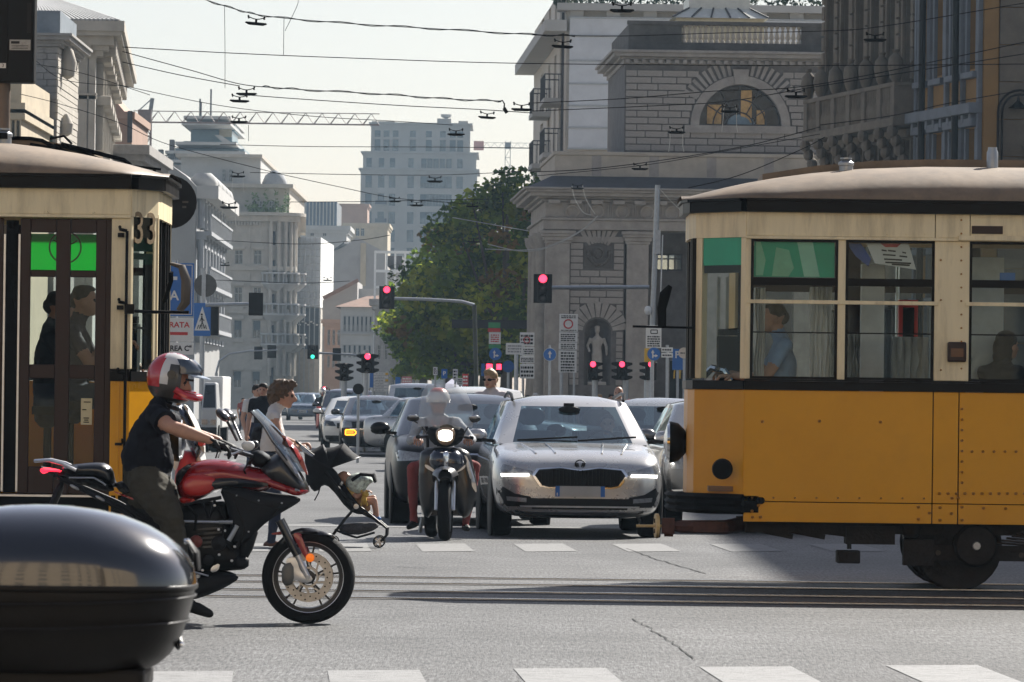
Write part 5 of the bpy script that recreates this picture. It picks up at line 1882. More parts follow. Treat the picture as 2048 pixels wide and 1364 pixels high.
 for a,b in((1.9,5.4),(6.2,9.3),(10,12.3)):
  mb.box(min(X(a),X(b)),max(X(a),X(b)),Y0+W-.6,Y0+W-.12,1.15,1.22)
  mb.box(min(X(a),X(b)),max(X(a),X(b)),Y0+W-.16,Y0+W-.11,1.22,1.62)
  if side=='windows':
   mb.box(min(X(a),X(b)),max(X(a),X(b)),Y0+.12,Y0+.6,1.15,1.22)
 mb.build('bench',M['wood'],t,smooth=None)
 mb=MB()
 for u in(1.75,3.4,5.3,7.2):
  mb.cyl((X(u),Y0+1.5,.8),(X(u),Y0+1.5,2.86),.018,n=8)
 mb.build('grab_pole',M['chrome'],t)
 mb=MB()
 mb.cbox((X(.38),Y0+.95,1.4),.18,.35,1.15)
 mb.cyl((X(.38),Y0+.95,1.98),(X(.38),Y0+.95,2.03),.09,n=12)
 mb.bar((X(.38),Y0+.95,2.02),(X(.52),Y0+.8,2.03),.03,.03)
 mb.build('controller',M['matt'],t,smooth=None)
 return t,X,P,slab,(A,B)
 # right tram, running to the left, plain window side towards us
wins=[('win',.504,1.181),('win',1.24,1.93)]+[('win',2.2+i*.98,2.2+i*.98+.86)for i in range(11)]
tR,X,P,slab,(A,B)=tram('yellow and cream tram with riveted side panels, its front coupler pointing at the silver car',1.34,1,42.62,(.095,.50),(.465,0),wins,'windows',.05)
Y0=42.62
def zR_(px,py):
 return CAMH+(Hpx(px)-py)/(FPX/Y0)
def xR_(px,py=700):
 return(px-1024-ROLL*(790-py))/(FPX/Y0)
d=V(B)-V(A)
mb=MB();slab(mb,tuple(V(A)+d*.13),tuple(V(A)+d*.89),2.52,2.765,.01,pr=-.035);mb.build('sun_blind',M['blind'],tR,smooth=None)
mb=MB();slab(mb,tuple(V(A)+d*.13),tuple(V(A)+d*.89),2.46,2.52,.02,pr=-.03);mb.build('window_bar',M['black'],tR,smooth=None)
mb=MB();slab(mb,(.53,.05),(1.155,.05),2.43,2.715,.006);mb.build('sun_blind',M['blind'],tR,smooth=None)
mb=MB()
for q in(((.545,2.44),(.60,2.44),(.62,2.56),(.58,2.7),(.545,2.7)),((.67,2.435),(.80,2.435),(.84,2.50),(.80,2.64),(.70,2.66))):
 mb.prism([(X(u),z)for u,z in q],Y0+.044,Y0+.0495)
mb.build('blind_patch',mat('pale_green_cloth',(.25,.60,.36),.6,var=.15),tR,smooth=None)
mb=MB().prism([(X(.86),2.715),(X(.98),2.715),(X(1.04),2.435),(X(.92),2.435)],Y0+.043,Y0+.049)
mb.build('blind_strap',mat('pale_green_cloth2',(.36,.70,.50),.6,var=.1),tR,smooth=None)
# sign reflection built as a solid notice; odds and ends behind the glass
mb=MB().prism([(X(1.40),2.70),(X(1.73),2.70),(X(1.79),2.50),(X(1.47),2.545)],Y0+.07,Y0+.075)
mirrored_sign=mb.build('notice',M['signwhite'],tR,smooth=None)
MB().prism([(X(1.51),2.70),(X(1.67),2.70),(X(1.64),2.672),(X(1.55),2.672)],Y0+.066,Y0+.069).build('notice_print',M['signred'],mirrored_sign,smooth=None)
mb=MB()
for a,b,z in((1.52,1.56,2.655),(1.57,1.63,2.652),(1.68,1.71,2.64),(1.53,1.63,2.62),(1.66,1.72,2.61),(1.54,1.68,2.585),(1.55,1.75,2.56),(1.6,1.74,2.545)):
 mb.prism([(X(a),z),(X(b),z-.006),(X(b),z-.018),(X(a),z-.012)],Y0+.066,Y0+.069)
mb.build('notice_print',M['ink'],mirrored_sign,smooth=None)
mb=MB().prism([(X(1.25),2.70),(X(1.36),2.70),(X(1.44),2.58),(X(1.42),2.52),(X(1.32),2.6)],Y0+.08,Y0+.09)
mb.build('blue_pennant',mat('blue_cloth',(.05,.09,.32),.6,var=.2),tR,smooth=None)
MB().box(X(1.40),X(1.58),Y0+.55,Y0+.7,.8,2.55).build('cabinet',mat('cabinet_grey',(.80,.83,.85),.5,var=.1),tR,smooth=None)
MB().box(X(1.72),X(1.87),Y0+.9,Y0+1.05,1.7,2.28).build('fire_box',mat('bright_red',(.75,.03,.03),.4,var=.05),tR,smooth=None)
MB().box(X(1.75),X(1.84),Y0+.89,Y0+.898,1.72,2.22).build('fire_box_panel',M['black'],tR,smooth=None)
MB().box(X(2.24),X(2.53),Y0+.7,Y0+.75,.8,2.62).build('partition',mat('partition_glass',(.55,.62,.67),.3,var=.15),tR,smooth=None)
MB().box(X(2.44),X(2.56),Y0+.07,Y0+.075,2.425,2.485).build('sticker',M['signblue'],tR,smooth=None)
mb=MB()
for u in(.29,.36):
 mb.box(X(u),X(u+.025),Y0+1.2,Y0+1.23,1.3,2.45)
mb.build('windscreen_bar',mat('pale_bar',(.6,.62,.62),.4),tR,smooth=None)
MB().tube([(X(.18),Y0+.75,1.66),(X(.24),Y0+.7,1.72),(X(.33),Y0+.65,1.70),(X(.38),Y0+.65,1.62)],.03,8).build('brake_handle',M['chrome'],tR)
# pale folded sheets added behind the lower panes in place of reflections
def reflection_sheet(u0,u1,z0,z1,y,seed,m):
 rows=[]
 for k in range(15):
  u=u0+(u1-u0)*k/14
  rows.append([(X(u+.02*noise.noise((k*.6,j*.35,seed))),Y0+y+.035*math.sin(k*1.9+seed+j*.12)*(1-.4*j/8),z1+(z0-z1)*j/8)for j in range(9)])
 MB().loft(rows,caps=False,closed=False).build('reflection_sheet',m,tR,smooth=70)
pale_c=mat('pale_reflection',(.72,.72,.70),.7,var=.12,vs=6)
reflection_sheet(.545,.63,1.66,2.35,.30,1,pale_c)
reflection_sheet(.98,1.14,1.64,2.36,.26,2,pale_c)
reflection_sheet(1.27,1.37,1.64,2.0,.22,3,mat('grey_reflection',(.40,.40,.38),.7,var=.15))
reflection_sheet(1.62,1.90,1.64,1.98,.24,4,mat('grey_reflection'))
# marker lamp, plate, roundel, hooks, rivets
MB().lathe([(.08,0),(.082,.02),(.07,.05),(.03,.055)],(xR_(1447,938),Y0-.0+.06,zR_(1447,938)),(-.15,-1,0),20).build('marker_disc',M['matt'],tR)
MB().box(xR_(1896,705),xR_(1933,705),Y0-.045,Y0+.02,zR_(1915,724),zR_(1915,684)).build('indicator_housing',M['brown'],tR,smooth=None,bevel=.012)
MB().box(xR_(1902,705),xR_(1927,705),Y0-.056,Y0-.047,zR_(1915,714),zR_(1915,697)).build('indicator_lens',mat('dim_amber',(.12,.04,.01),.3,var=.3),tR,smooth=None)
MB().box(xR_(1945,460),xR_(2007,460),Y0-.012,Y0+.01,zR_(1975,468),zR_(1975,452)).build('number_plate',M['brown'],tR,smooth=None)
mb=MB();mb.box(xR_(1918,475),5.0,Y0-.05,Y0-.008,zR_(1930,481),zR_(1930,471));mb.build('drip_rail',M['cream'],tR,smooth=None,bevel=.003)
MB().ell((xR_(1522,1000),Y0-.005,zR_(1522,1001)),(.035,.02,.03),10,6).build('lifting_eye',M['black'],tR)
mb=MB()
def rv(px,py,r=.0085):
 mb.ell((xR_(px,py),Y0-.004,zR_(px,py)),(r*1.35,.016,r*1.35),8,5)
for y in range(818,975,21):
 rv(1925,y)
for x in range(1945,2200,22):
 rv(x,903)
for x in range(1880,2200,17):
 rv(x,987,.0095)
for x in range(1505,1880,43):
 rv(x,995+(x-1505)*.005,.006)
for x,y in((1505,1022),(1518,1011),(1506,1034),(1522,1034),(1838,1014),(1838,1038),(1860,1026),(1881,1015),(1881,1040),(1904,1027),(1925,1014),(1925,1040),(1968,1016),(2012,1017),(1905,996),(1917,996),(1526,843),(1640,842),(1762,844)):
 rv(x,y,.0095)
for y in range(440,760,27):
 rv(1924,y,.006)
for y in(520,600,740):
 rv(1883,y,.006)
mb.build('rivets',mat('rivet_shade',(.36,.15,.004),.4,var=.2,vs=30),tR,kind='stuff')  # rivets coloured darker than the panel in place of their small shadows
mb=MB()
for x in range(1510,1860,38):
 mb.ell((xR_(x,466),Y0-.008,zR_(x,468)),(.007,.008,.007),6,4)
mb.build('letterboard_screws',M['cream'],tR,kind='stuff')
MB().tube([(X(.03),Y0+.6,3.03),(X(-.01),Y0+.6,3.05),(X(.12),Y0+.6,3.055)],.008,6).build('gutter_hook',M['steel'],tR)
mb=MB().tube([(X(.08),Y0+.3,2.03),(X(-.40),Y0+.3,2.035)],.010,6)
mb.build('mirror_arm',M['black'],tR)
mb=MB().tube([(X(-.17),Y0+.3,2.04),(X(-.175),Y0+.28,2.18),(X(-.15),Y0+.28,2.29),(X(-.11),Y0+.28,2.355)],[.032,.036,.042,.018],8,flat=.5)
mb.build('mirror',M['matt'],tR)
# left tram, running to the right, door side towards us
doorw=[('door',.43,2.25)]+[('win',2.5+i*.98,2.5+i*.98+.86)for i in range(10)]
tL,X,P,slab,(A,B)=tram('cream and yellow tram with dark red folding doors and number 33 board',-2.455,-1,39.50,(.125,.37),(.29,0),doorw,'doors',.115)
Y0=39.50
def leaf(u0,u1):
 mb=MB()
 st=.075
 z0,z1=.735,2.715
 um=(u0+u1)/2
 xs=[(u0,u0+st),(um-.052,um+.052),(u1-st,u1)]
 for a,b in xs:
  slab(mb,(a,.055),(b,.055),z0,z1,.04)
 for a,b in((z0,.93),(1.565,1.665),(2.295,2.345),(2.615,z1)):
  slab(mb,(xs[0][1],.058),(xs[1][0],.058),a,b,.034)
  slab(mb,(xs[1][1],.058),(xs[2][0],.058),a,b,.034)
 dl=mb.build('door',M['brown'],tL,smooth=None,bevel=.006)
 for a,b in((xs[0][1],xs[1][0]),(xs[1][1],xs[2][0])):
  for c,d_ in((.93,1.565),(1.665,2.295),(2.345,2.615)):
   mb=MB();slab(mb,(a,.075),(b,.075),c,d_,.005);mb.build('door_pane',M['glass'],dl,smooth=None)
 return xs
x1=leaf(.47,1.09)
x2=leaf(1.21,1.83)
mb=MB()
for u in(1.095,1.20,1.845):
 slab(mb,(u-.007,.04),(u+.007,.04),.75,2.60,.02)
mb.build('door_edge_rail',M['alu'],tL,smooth=None)
mb=MB();slab(mb,(1.103,.06),(1.192,.06),.74,2.70,.02);mb.build('door_seal',M['matt'],tL,smooth=None)
mb=MB();slab(mb,(.43,.06),(.47,.06),.735,2.715,.05);slab(mb,(1.85,.06),(2.25,.06),.735,2.715,.05);mb.build('door_jamb',M['brown'],tL,smooth=None)
mb=MB();slab(mb,(.43,-.01),(2.25,-.01),.715,.73,.3);mb.build('step_edge',M['alu'],tL,smooth=None)
mb=MB();slab(mb,(.43,.03),(2.25,.03),.44,.714,.05);mb.build('step_riser',M['matt'],tL,smooth=None)
# sunlit blinds seen through the doors: hung on the far side of the platform
MB().box(X(1.235),X(1.0),Y0+2.2,Y0+2.205,2.385,2.665).build('sun_blind',M['blindlit'],tL,smooth=None)
MB().box(X(.92),X(.665),Y0+2.2,Y0+2.205,2.385,2.665).build('sun_blind',M['blindlit'],tL,smooth=None)
MB().tube([(X(.80)+.115*math.cos(a),Y0+.46,2.52+.115*math.sin(a))for a in[2*pi*k/24 for k in range(25)]],.006,6).build('fan_guard',mat('dark_translucent',(.03,.09,.05),.5),tL)
mb=MB()
for k in range(3):
 a=k*2.09+.5
 mb.bar((X(.80),Y0+.45,2.52),(X(.80)+.1*math.cos(a),Y0+.45,2.52+.1*math.sin(a)),.05,.008)
mb.build('fan_blade',M['matt'],tL,smooth=None)
MB().box(X(.745),X(.62),Y0+.3,Y0+.31,2.305,2.32).build('light_tube',M['signwhite'],tL,smooth=None)
MB().box(X(.64),X(.56),Y0+.07,Y0+.0745,1.235,1.425).build('notice',mat('yellowed_paper',(.55,.47,.28),.6,var=.15),tL,smooth=None)
mb=MB()
for z,a,b in((1.395,.57,.62),(1.34,.60,.63),(1.28,.58,.62),(1.265,.585,.615),(1.25,.58,.62)):
 mb.box(X(b),X(a),Y0+.066,Y0+.0695,z,z+.007)
mb.build('notice_print',M['ink'],tL,smooth=None)
MB().box(X(1.04),X(.5),Y0+1.7,Y0+1.75,1.36,1.43).build('red_rail',M['signred'],tL,smooth=None)
# number board in the corner window
d=V(B)-V(A)
mb=MB();slab(mb,tuple(V(A)+d*.08),tuple(V(A)+d*.95),2.49,2.79,.012,pr=-.012);nb=mb.build('number_board',M['black'],tL,smooth=None)
ang=math.atan2((P(*A)[1]-P(*B)[1]),(P(*A)[0]-P(*B)[0]))
nn=V((math.sin(ang),-math.cos(ang),0))
for k,f_ in((0,.73),(1,.26)):
 q=V(P(*(V(A)+d*f_)))
 q=V((q.x,q.y,2.645))+nn*.005
 text('3',.33,M['gold'],q,nb,'digit',rot=(pi/2,0,ang),ext=.002,sx=1.05)
mb=MB();slab(mb,tuple(V(A)+d*.1),tuple(V(A)+d*.93),2.43,2.475,.03,pr=-.01);slab(mb,tuple(V(A)+d*.1),tuple(V(A)+d*.93),1.93,1.945,.03,pr=-.01);slab(mb,tuple(V(A)+d*.1),tuple(V(A)+d*.4),1.64,2.43,.03,pr=-.012)
mb.build('window_frame',M['black'],tL,smooth=None)
# rods, brackets and mirror at the front corner
yk=Y0-.06
mb=MB()
mb.cyl((X(.315),yk,.72),(X(.315),yk,2.63),.011,n=8)
for z in(2.64,2.12,1.62):
 mb.tube([(X(.37),yk+.03,z+.02),(X(.365),yk,z),(X(.315),yk,z-.01)],.012,6)
 mb.cbox((X(.36),yk+.03,z-.04),.045,.05,.03)
mb.build('mirror_bracket',M['black'],tL)
mb=MB().tube([(X(.315),yk,2.06),(X(.15),yk-.03,2.05),(X(-.14),yk-.1,2.05)],.012,8)
mb.cbox((X(.29),yk,2.07),.07,.06,.07)
mb.build('mirror_arm',M['black'],tL)
mb=MB().tube([(X(-.0),Y0+.1,2.40),(X(-.075),Y0+.02,2.38),(X(-.11),Y0,2.28),(X(-.105),Y0,2.12),(X(-.06),Y0,2.06)],[.022,.035,.045,.042,.03],8,flat=.6)
mb.build('mirror',mat('brown_plastic',(.09,.07,.05),.5,var=.2),tL)
mb=MB().tube([(X(.05),Y0+.1,2.13),(X(.0),Y0+.02,2.28),(X(-.0),Y0,2.34)],.018,6)
mb.build('mirror_stay',M['black'],tL)
mb=MB().bar((X(.135),Y0+.40,1.63),(X(.135),Y0+.40,2.76),.035,.05);mb.build('corner_moulding',M['cream'],tL,smooth=None)
mb=MB()
for px in(96,190):
 mb.ell(((px-1024)/(FPX/Y0)-.02,Y0-.012,2.757),(.012,.012,.012),8,5)
mb.build('letterboard_screws',M['cream'],tL,kind='stuff')
mb=MB();slab(mb,(.36,-.01),(.378,-.01),.70,1.55,.02);mb.build('panel_strip',M['yellow'],tL,smooth=None)
mb=MB();mb.cbox((X(.36),Y0-.02,1.10),.05,.03,.02);mb.cbox((X(.33),Y0-.02,1.12),.02,.03,.04);mb.build('latch',M['black'],tL,smooth=None)
# trolley gear and ropes lying on the roof
yc=Y0+.75
def rp(px,py,dy=0):
 p=pt(px,py,yc+dy)
 return p
for nm,q,r in(('roof_bar',[(-30,276),(20,276),(60,277),(84,281),(105,292),(120,301)],.016),('roof_bar',[(122,288),(190,305),(248,320),(262,331)],.018),('roof_bar',[(108,289),(170,306),(232,330),(238,338),(236,345),(225,352)],.010),('roof_bar',[(228,352),(240,342),(248,330),(322,339)],.010),('roof_bar',[(100,278),(112,275),(128,272),(144,288)],.010),('roof_bar',[(60,290),(120,300),(170,318),(210,350)],.02)):
 MB().tube([rp(*p_)for p_ in q],r,6).build(nm,M['black'],tL)
MB().cyl(rp(309,339),rp(308,350),.012).build('roof_bar',M['black'],tL)
MB().box(rp(-60,262).x,rp(20,262).x,yc-.2,yc+.3,rp(0,280).z,rp(0,268).z).build('trolley_base',M['matt'],tL,smooth=None)
# ------------------------------------------------------------------ cars
def carpaint(name,col,metal=.0,rough=.25):
 return mat(name,col,rough,metal,var=.04,vs=3,coat=1.0,dirt=.12,ds=2,dcol=(.2,.19,.17))
M['seat']=mat('seat_cloth',(.03,.03,.035),.9,var=.2)
M['plastic']=mat('black_plastic',(.014,.014,.015),.5,var=.2,vs=20)
M['lens']=mat('lamp_lens',(.28,.29,.30),.08,.3,var=.3,vs=30,coat=1)
M['rim']=mat('alloy_rim',(.42,.43,.44),.3,.9,var=.1)
def wheel(t,c,r,wd,ax=(1,0,0),spokes=5,name='tyre'):
 ax=V(ax)
 h=wd/2
 ty=MB().lathe([(r*.66,-h*.9),(r*.92,-h),(r*.985,-h*.8),(r,-h*.45),(r,h*.45),(r*.985,h*.8),(r*.92,h),(r*.66,h*.9)],c,ax,30,caps=False).build(name,M['rubber'],t)
 mb=MB().lathe([(r*.60,-h*.6),(r*.67,-h*.92),(r*.67,h*.92),(r*.60,h*.6)],c,ax,28,caps=False)
 x,y=basis(ax)
 for s in(-1,1):
  for k in range(spokes):
   a=2*pi*k/spokes
   d=x*math.cos(a)+y*math.sin(a)
   mb.bar(V(c)+ax*s*h*.6+d*r*.1,V(c)+ax*s*h*.75+d*r*.62,r*.16,h*.3,up=ax)
  mb.lathe([(.001,0),(r*.16,0),(r*.16,h*.3)],V(c)+ax*s*h*.6,ax*s,12)
 mb.build('rim',M['rim'],ty)
 return ty
def car(label,x,Y,yaw,L=4.5,W=1.82,H=1.46,hood=.92,cowl=1.15,paint=None,roofm=None,front='plain',name='car',group=None,belt=.97,interior=True,rails=False,cat='car',wagon=True,z0=.2,plate='w',mirror=None,roofw=.70,seatm=None,drop=0.0,blur=False):
 """a car facing us: body, glazed cabin, seats, wheels, mirrors and its own front"""
 t=thing(name,label,cat,(x,Y,0),yaw,group,local=True)
 w=W/2
 # lower body: sections from nose to tail
 st=[]
 def sec(y,hw,zb,zt,crown):
  zs=zb+(zt-zb)*.62
  half=[(0,zb),(hw*.7,zb),(hw*.93,zb+.05),(hw*.985,zb+(zt-zb)*.3),(hw,zs),(hw*.975,zt-(zt-zs)*.35),(hw*.90,zt),(hw*.62,zt+crown*.6),(0,zt+crown)]
  return[(a,y,b)for a,b in half]+[(-a,y,b)for a,b in reversed(half[1:-1])]
 for y,f,zb,zt,cr in((0.0,.62,z0+.10,hood*.70,.02),(.035,.76,z0+.05,hood*.80,.02),(.12,.90,z0+.01,hood*.875,.025),(.28,.965,z0,hood*.93,.03),(.55,.99,z0,hood*.975,.035),(cowl*.8,1,z0,hood*1.01,.03),(cowl,1,z0,belt,.02),(L*.45,1,z0+.02,belt+.01,0),(L*.7,1,z0,belt+.02,0),(L-.5,.99,z0,belt+.02,0),(L-.15,.95,z0+.05,belt,0),(L,.80,z0+.15,belt-.12,0)):
  st.append(sec(y,w*f,zb,zt,cr))
 body=MB().loft(st).build('body',paint,t,smooth=50,sub=2)
 bv=bvh_of(body)
 # cabin shell with real glass openings
 yf0,yr0=cowl-.02,L-.45 if wagon else L-.9
 zt=H
 lv=[(0.0,0),(.05,.03),(.5,.5),(.90,.92),(.965,.975),(1.0,1.0)]
 def ring(tz,k):
  z=belt-.02+(zt-belt-.03)*tz
  yf=yf0+(.95+.15*(H>1.5))*tz**1.05*(.78 if H>1.5 else 1)
  yr=yr0-(.35 if wagon else .75)*tz
  hw=w*(.945+(roofw-.945)*tz)
  cur=.10
  pts=[]
  for i in range(11):
   u=-1+2*i/10
   pts.append((u*hw*.94,yf+cur*u*u,z))
  for i in range(1,10):
   pts.append((hw*(.985+.015*math.sin(pi*i/10)),yf+cur+.05+(yr-yf-cur-.1)*i/10,z))
  for i in range(11):
   u=1-2*i/10
   pts.append((u*hw*.92,yr-.08*u*u,z))
  for i in range(1,10):
   pts.append((-hw*(.985+.015*math.sin(pi*i/10)),yr-.05+(yf+cur+.05-yr+.05)*i/10,z))
  return pts
 rings=[ring(a,i)for i,(a,_)in enumerate(lv)]
 N=len(rings[0])
 sh,gl=MB(),MB()
 sh.v=[p for r in rings for p in r]
 gl.v=list(sh.v)
 pill={0,9,10,14,19,20,29,30,35,39}
 for i in range(len(rings)-1):
  for j in range(N):
   q=(i*N+j,i*N+(j+1)%N,(i+1)*N+(j+1)%N,(i+1)*N+j)
   if i in(1,2)and j not in pill:
    gl.f.append(q);gl.m.append(0)
   else:
    sh.f.append(q);sh.m.append(0)
    # pillars beside the windscreen stay slim: split their cells
 top=rings[-1]
 cx=[(p[0]*.55,(p[1]-(yf0+yr0+.6)/2)*.72+(yf0+yr0+.6)/2,zt+.012)for p in top]
 o=len(sh.v)
 sh.v+=cx+[(0,(yf0+yr0+.6)/2,zt+.03)]
 b=(len(rings)-1)*N
 for j in range(N):
  k=(j+1)%N
  sh.f+=[(b+j,b+k,o+k,o+j),(o+j,o+k,o+N)];sh.m+=[0,0]
 cab=sh.build('cabin',roofm or paint,t,smooth=50)
 gl.build('window_glass',M['carglass'],t,smooth=60)
 if interior:
  sm=seatm or M['seat']
  mb=MB()
  for sx in(-1,1):
   for yy in(cowl+1.05,cowl+1.95):
    cxs=sx*w*.40
    mb.loft([[(cxs+a*.24,yy+d_+b_*.07,z)for a,b_ in((-1,-1),(1,-1),(1.05,0),(1,1),(-1,1),(-1.05,0))]for z,d_ in((.55,0),(.75,.02),(1.0,.07),(belt+.12,.10))])
    mb.ell((cxs,yy+.13,belt+.27),(.13,.055,.10),12,7)
  mb.build('seat',sm,t)
  mb=MB().box(-w*.86,w*.86,cowl+.02,cowl+.55,belt-.3,belt-.015)
  mb.box(-w*.9,w*.9,cowl+.5,L-.6,.35,.45)
  mb.build('dashboard',M['plastic'],t,smooth=None)
  c_=V((w*.40,cowl+.72,belt-.04))
  MB().tube([c_+V((.18*math.cos(a),.06*math.sin(a),.17*math.sin(a)))for a in[2*pi*j/18 for j in range(19)]],.014,6).build('steering_wheel',M['plastic'],t)
  MB().ell((0,cowl+.72,H-.13),(.12,.03,.04),10,6).build('rear_view_mirror',M['plastic'],t)
 for y in(L*.185,L*.185+L*.575):
  for sx in(-1,1):
   wheel(t,(sx*(w-.125),y,.325),.325,.22)
   mb=MB().lathe([(.36,0),(.385,.015),(.385,.03),(.36,.04)],(sx*(w-.045),y,.335),(sx,0,0),26)
   mb.build('wheel_arch',M['plastic'],t)
 for sx in(-1,1):
  mb=MB()
  cz=belt+.07
  mb.ell((sx*(w+.10),cowl+.40,cz),(.115,.07,.075),12,8)
  mm=mb.build('door_mirror',mirror or paint,t)
  mb=MB().bar((sx*(w*.90),cowl+.42,cz-.06),(sx*(w+.06),cowl+.40,cz-.05),.09,.035)
  mb.ell((sx*(w+.10),cowl+.405,cz-.03),(.112,.068,.05),12,6)
  mb.build('mirror_base',M['plastic'],t)
 if rails:
  for sx in(-1,1):
   MB().tube([(sx*w*.66,cowl+1.0,H-.03),(sx*w*.675,cowl+1.12,H+.035),(sx*w*.68,L*.6,H+.05),(sx*w*.66,L-.9,H-.0)],.017,6).build('roof_rail',M['black'],t)
 def dp(name,poly,m,off=.004,step=.05,th=.012,both=False,label=None):
  out=None
  poly=[(q_[0],q_[1]+drop)for q_ in poly]
  for sx in((1,-1)if both else(1,)):
   mb=MB()
   drape(mb,[(p[0]*sx,p[1])for p in poly],bv,off,th,step)
   out=mb.build(name,m,t,smooth=40)
  return out
 if plate:
  zc={'w':.50}[plate]if isinstance(plate,str)else plate
  py_=bv.ray_cast(V((0,-3,zc)),V((0,1,0)))[0].y
  pl=MB().box(-.26,.26,py_-.03,py_-.01,zc-.055,zc+.055).build('number_plate',mat('plate_grey',(.42,.41,.38),.5,var=.25,vs=2)if blur else M['signwhite'],t,smooth=None)
  mb=MB().box(-.26,-.215,py_-.034,py_-.031,zc-.055,zc+.055)
  mb.box(.215,.26,py_-.034,py_-.031,zc-.055,zc+.055)
  mb.build('plate_band',M['signblue'],pl,smooth=None)
  if blur:
   MB().box(-.245,-.235,py_-.038,py_-.0345,zc-.045,zc-.015).build('country_letter',M['signwhite'],pl,smooth=None)
  else:
   mb=MB()
   for i,xx in enumerate((-.19,-.145,-.075,-.03,.015,.085,.13)):
    mb.box(xx,xx+.03,py_-.034,py_-.031,zc-.033,zc+.033)
   mb.build('plate_letters',M['ink'],pl,smooth=None)
 return t,bv,dp,w
silver=mat('silver_paint',(.56,.555,.545),.27,.6,var=.03,vs=2,coat=1)
black_p=mat('black_car_paint',(.005,.006,.008),.3,var=.04,spec=.22,coat=.12)
grey_p=carpaint('dark_grey_paint',(.045,.05,.058),.3)
white_p=carpaint('white_car_paint',(.62,.62,.60))
blue_p=carpaint('blue_grey_paint',(.10,.13,.17),.4)
# --- silver estate in front
t,bv,dp,w=car('silver estate car with daytime lights and blurred plate waiting at the crossing',(1162-1024)/(FPX/58.3),58.3-.72,math.radians(3.0),L=4.69,W=1.83,H=1.47,hood=.925,cowl=1.22,belt=.985,paint=silver,rails=True,plate=.49,blur=True,drop=-.085,seatm=mat('pale_seat',(.10,.11,.12),.8,var=.2),roofw=.72)
DZ=-.085
gr=[(-.43,.80),(-.20,.818),(0,.79),(.20,.818),(.43,.80),(.475,.74),(.40,.635),(.33,.618),(-.33,.618),(-.40,.635),(-.475,.74)]
dp('grille_frame',[(p[0]*1.06,.715+(p[1]-.715)*1.14)for p in gr],M['chrome'],.012,.05)
dp('grille',gr,M['plastic'],.020,.05)
for i in range(22):
 x_=-.40+.8*i/21
 zt_=.80-.03*(abs(x_)>.3)
 y_=bv.ray_cast(V((x_,-3,.625)),V((0,1,0)))[0].y
 MB().bar((x_,y_-.034,.56+.02*(abs(x_)>.36)),(x_,y_-.034,zt_-.085),.010,.02).build('grille_slat',M['black'],t,smooth=None)
dp('headlight',[(.49,.745),(.56,.735),(.80,.72),(.83,.80),(.80,.855),(.62,.81),(.50,.785)],M['lens'],.010,.035,both=True)
dp('running_light',[(.53,.735),(.82,.722),(.825,.752),(.54,.758)],M['whitelamp'],.020,.035,both=True)
dp('bumper_insert',[(.46,.41),(.86,.41),(.865,.60),(.80,.615),(.68,.545),(.52,.515)],M['plastic'],.008,.05,both=True)
dp('fog_lamp',[(.56,.455),(.76,.47),(.77,.515),(.56,.50)],M['lens'],.016,.03,both=True)
dp('lower_intake',[(-.50,.385),(.50,.385),(.52,.50),(-.52,.50)],M['plastic'],.008,.06)
dp('chrome_strip',[(-.62,.405),(.62,.405),(.63,.422),(-.63,.422)],M['alu'],.022,.05)
dp('bumper_lip',[(-.76,.33),(-.5,.325),(.5,.325),(.76,.33),(.76,.37),(.5,.358),(-.5,.358),(-.76,.37)],M['alu'],.012,.06)
dp('under_tray',[(-.72,.20),(.72,.20),(.72,.30),(-.72,.30)],M['plastic'],.01,.07)
y_=bv.ray_cast(V((0,-3,.775)),V((0,1,0)))[0]
mb=MB()
for sx in(-1,1):
 mb.prism([(.01*sx,y_.z-.03),(.045*sx,y_.z-.012),(.06*sx,y_.z+.012),(.018*sx,y_.z+.012)],y_.y-.03,y_.y-.01)
mb.tube([(.05*math.cos(a),y_.y-.02,y_.z+.043*math.sin(a))for a in[2*pi*j/16 for j in range(17)]],.007,5)
mb.build('emblem',M['ink'],t,smooth=None)
for xx,m_ in((-.30,1),(.30,1),(-.55,.9),(.55,.9)):
 pts_=[]
 for i in range(8):
  yy=.3+i*.12
  xq=xx*(.82+.03*i)
  h_=bv.ray_cast(V((xq,yy,3)),V((0,0,-1)))[0]
  if h_:pts_.append(h_+V((0,0,.002)))
 MB().tube(pts_,.011,5).build('bonnet_crease',silver,t)
mb=MB().box(-.55,-.02,1.24,1.26,1.0,1.012)
mb.bar((-.6,1.22,1.01),(.05,1.30,1.05),.02,.02);mb.bar((.05,1.22,1.01),(.68,1.34,1.055),.02,.02)
mb.build('wiper',M['plastic'],t,smooth=None)
mb=MB().box(-.055,.055,2.0,2.08,1.36,1.41);mb.build('camera_housing',M['plastic'],t,smooth=None)
# --- dark car beside it, half behind the scooter
t,bv,dp,w=car('dark blue black car standing half behind the scooter rider',(950-1024)/(FPX/63.5),63.5-.8,math.radians(2.6),L=4.45,W=1.86,H=1.475,hood=1.0,cowl=1.15,belt=1.02,paint=black_p,plate='w',roofw=.74,roofm=mat('blue_black_paint',(.02,.03,.045),.2,var=.04,coat=.6))
dp('headlight',[(.55,.74),(.86,.72),(.88,.85),(.60,.82)],M['lens'],.010,.04,both=True)
dp('grille',[(-.5,.62),(.5,.62),(.53,.80),(-.53,.80)],M['plastic'],.01,.06)
dp('bumper_insert',[(-.80,.28),(.80,.28),(.80,.52),(-.80,.52)],M['plastic'],.01,.06)
dp('chrome_strip',[(-.5,.80),(.5,.80),(.5,.82),(-.5,.82)],M['chrome'],.014,.06)
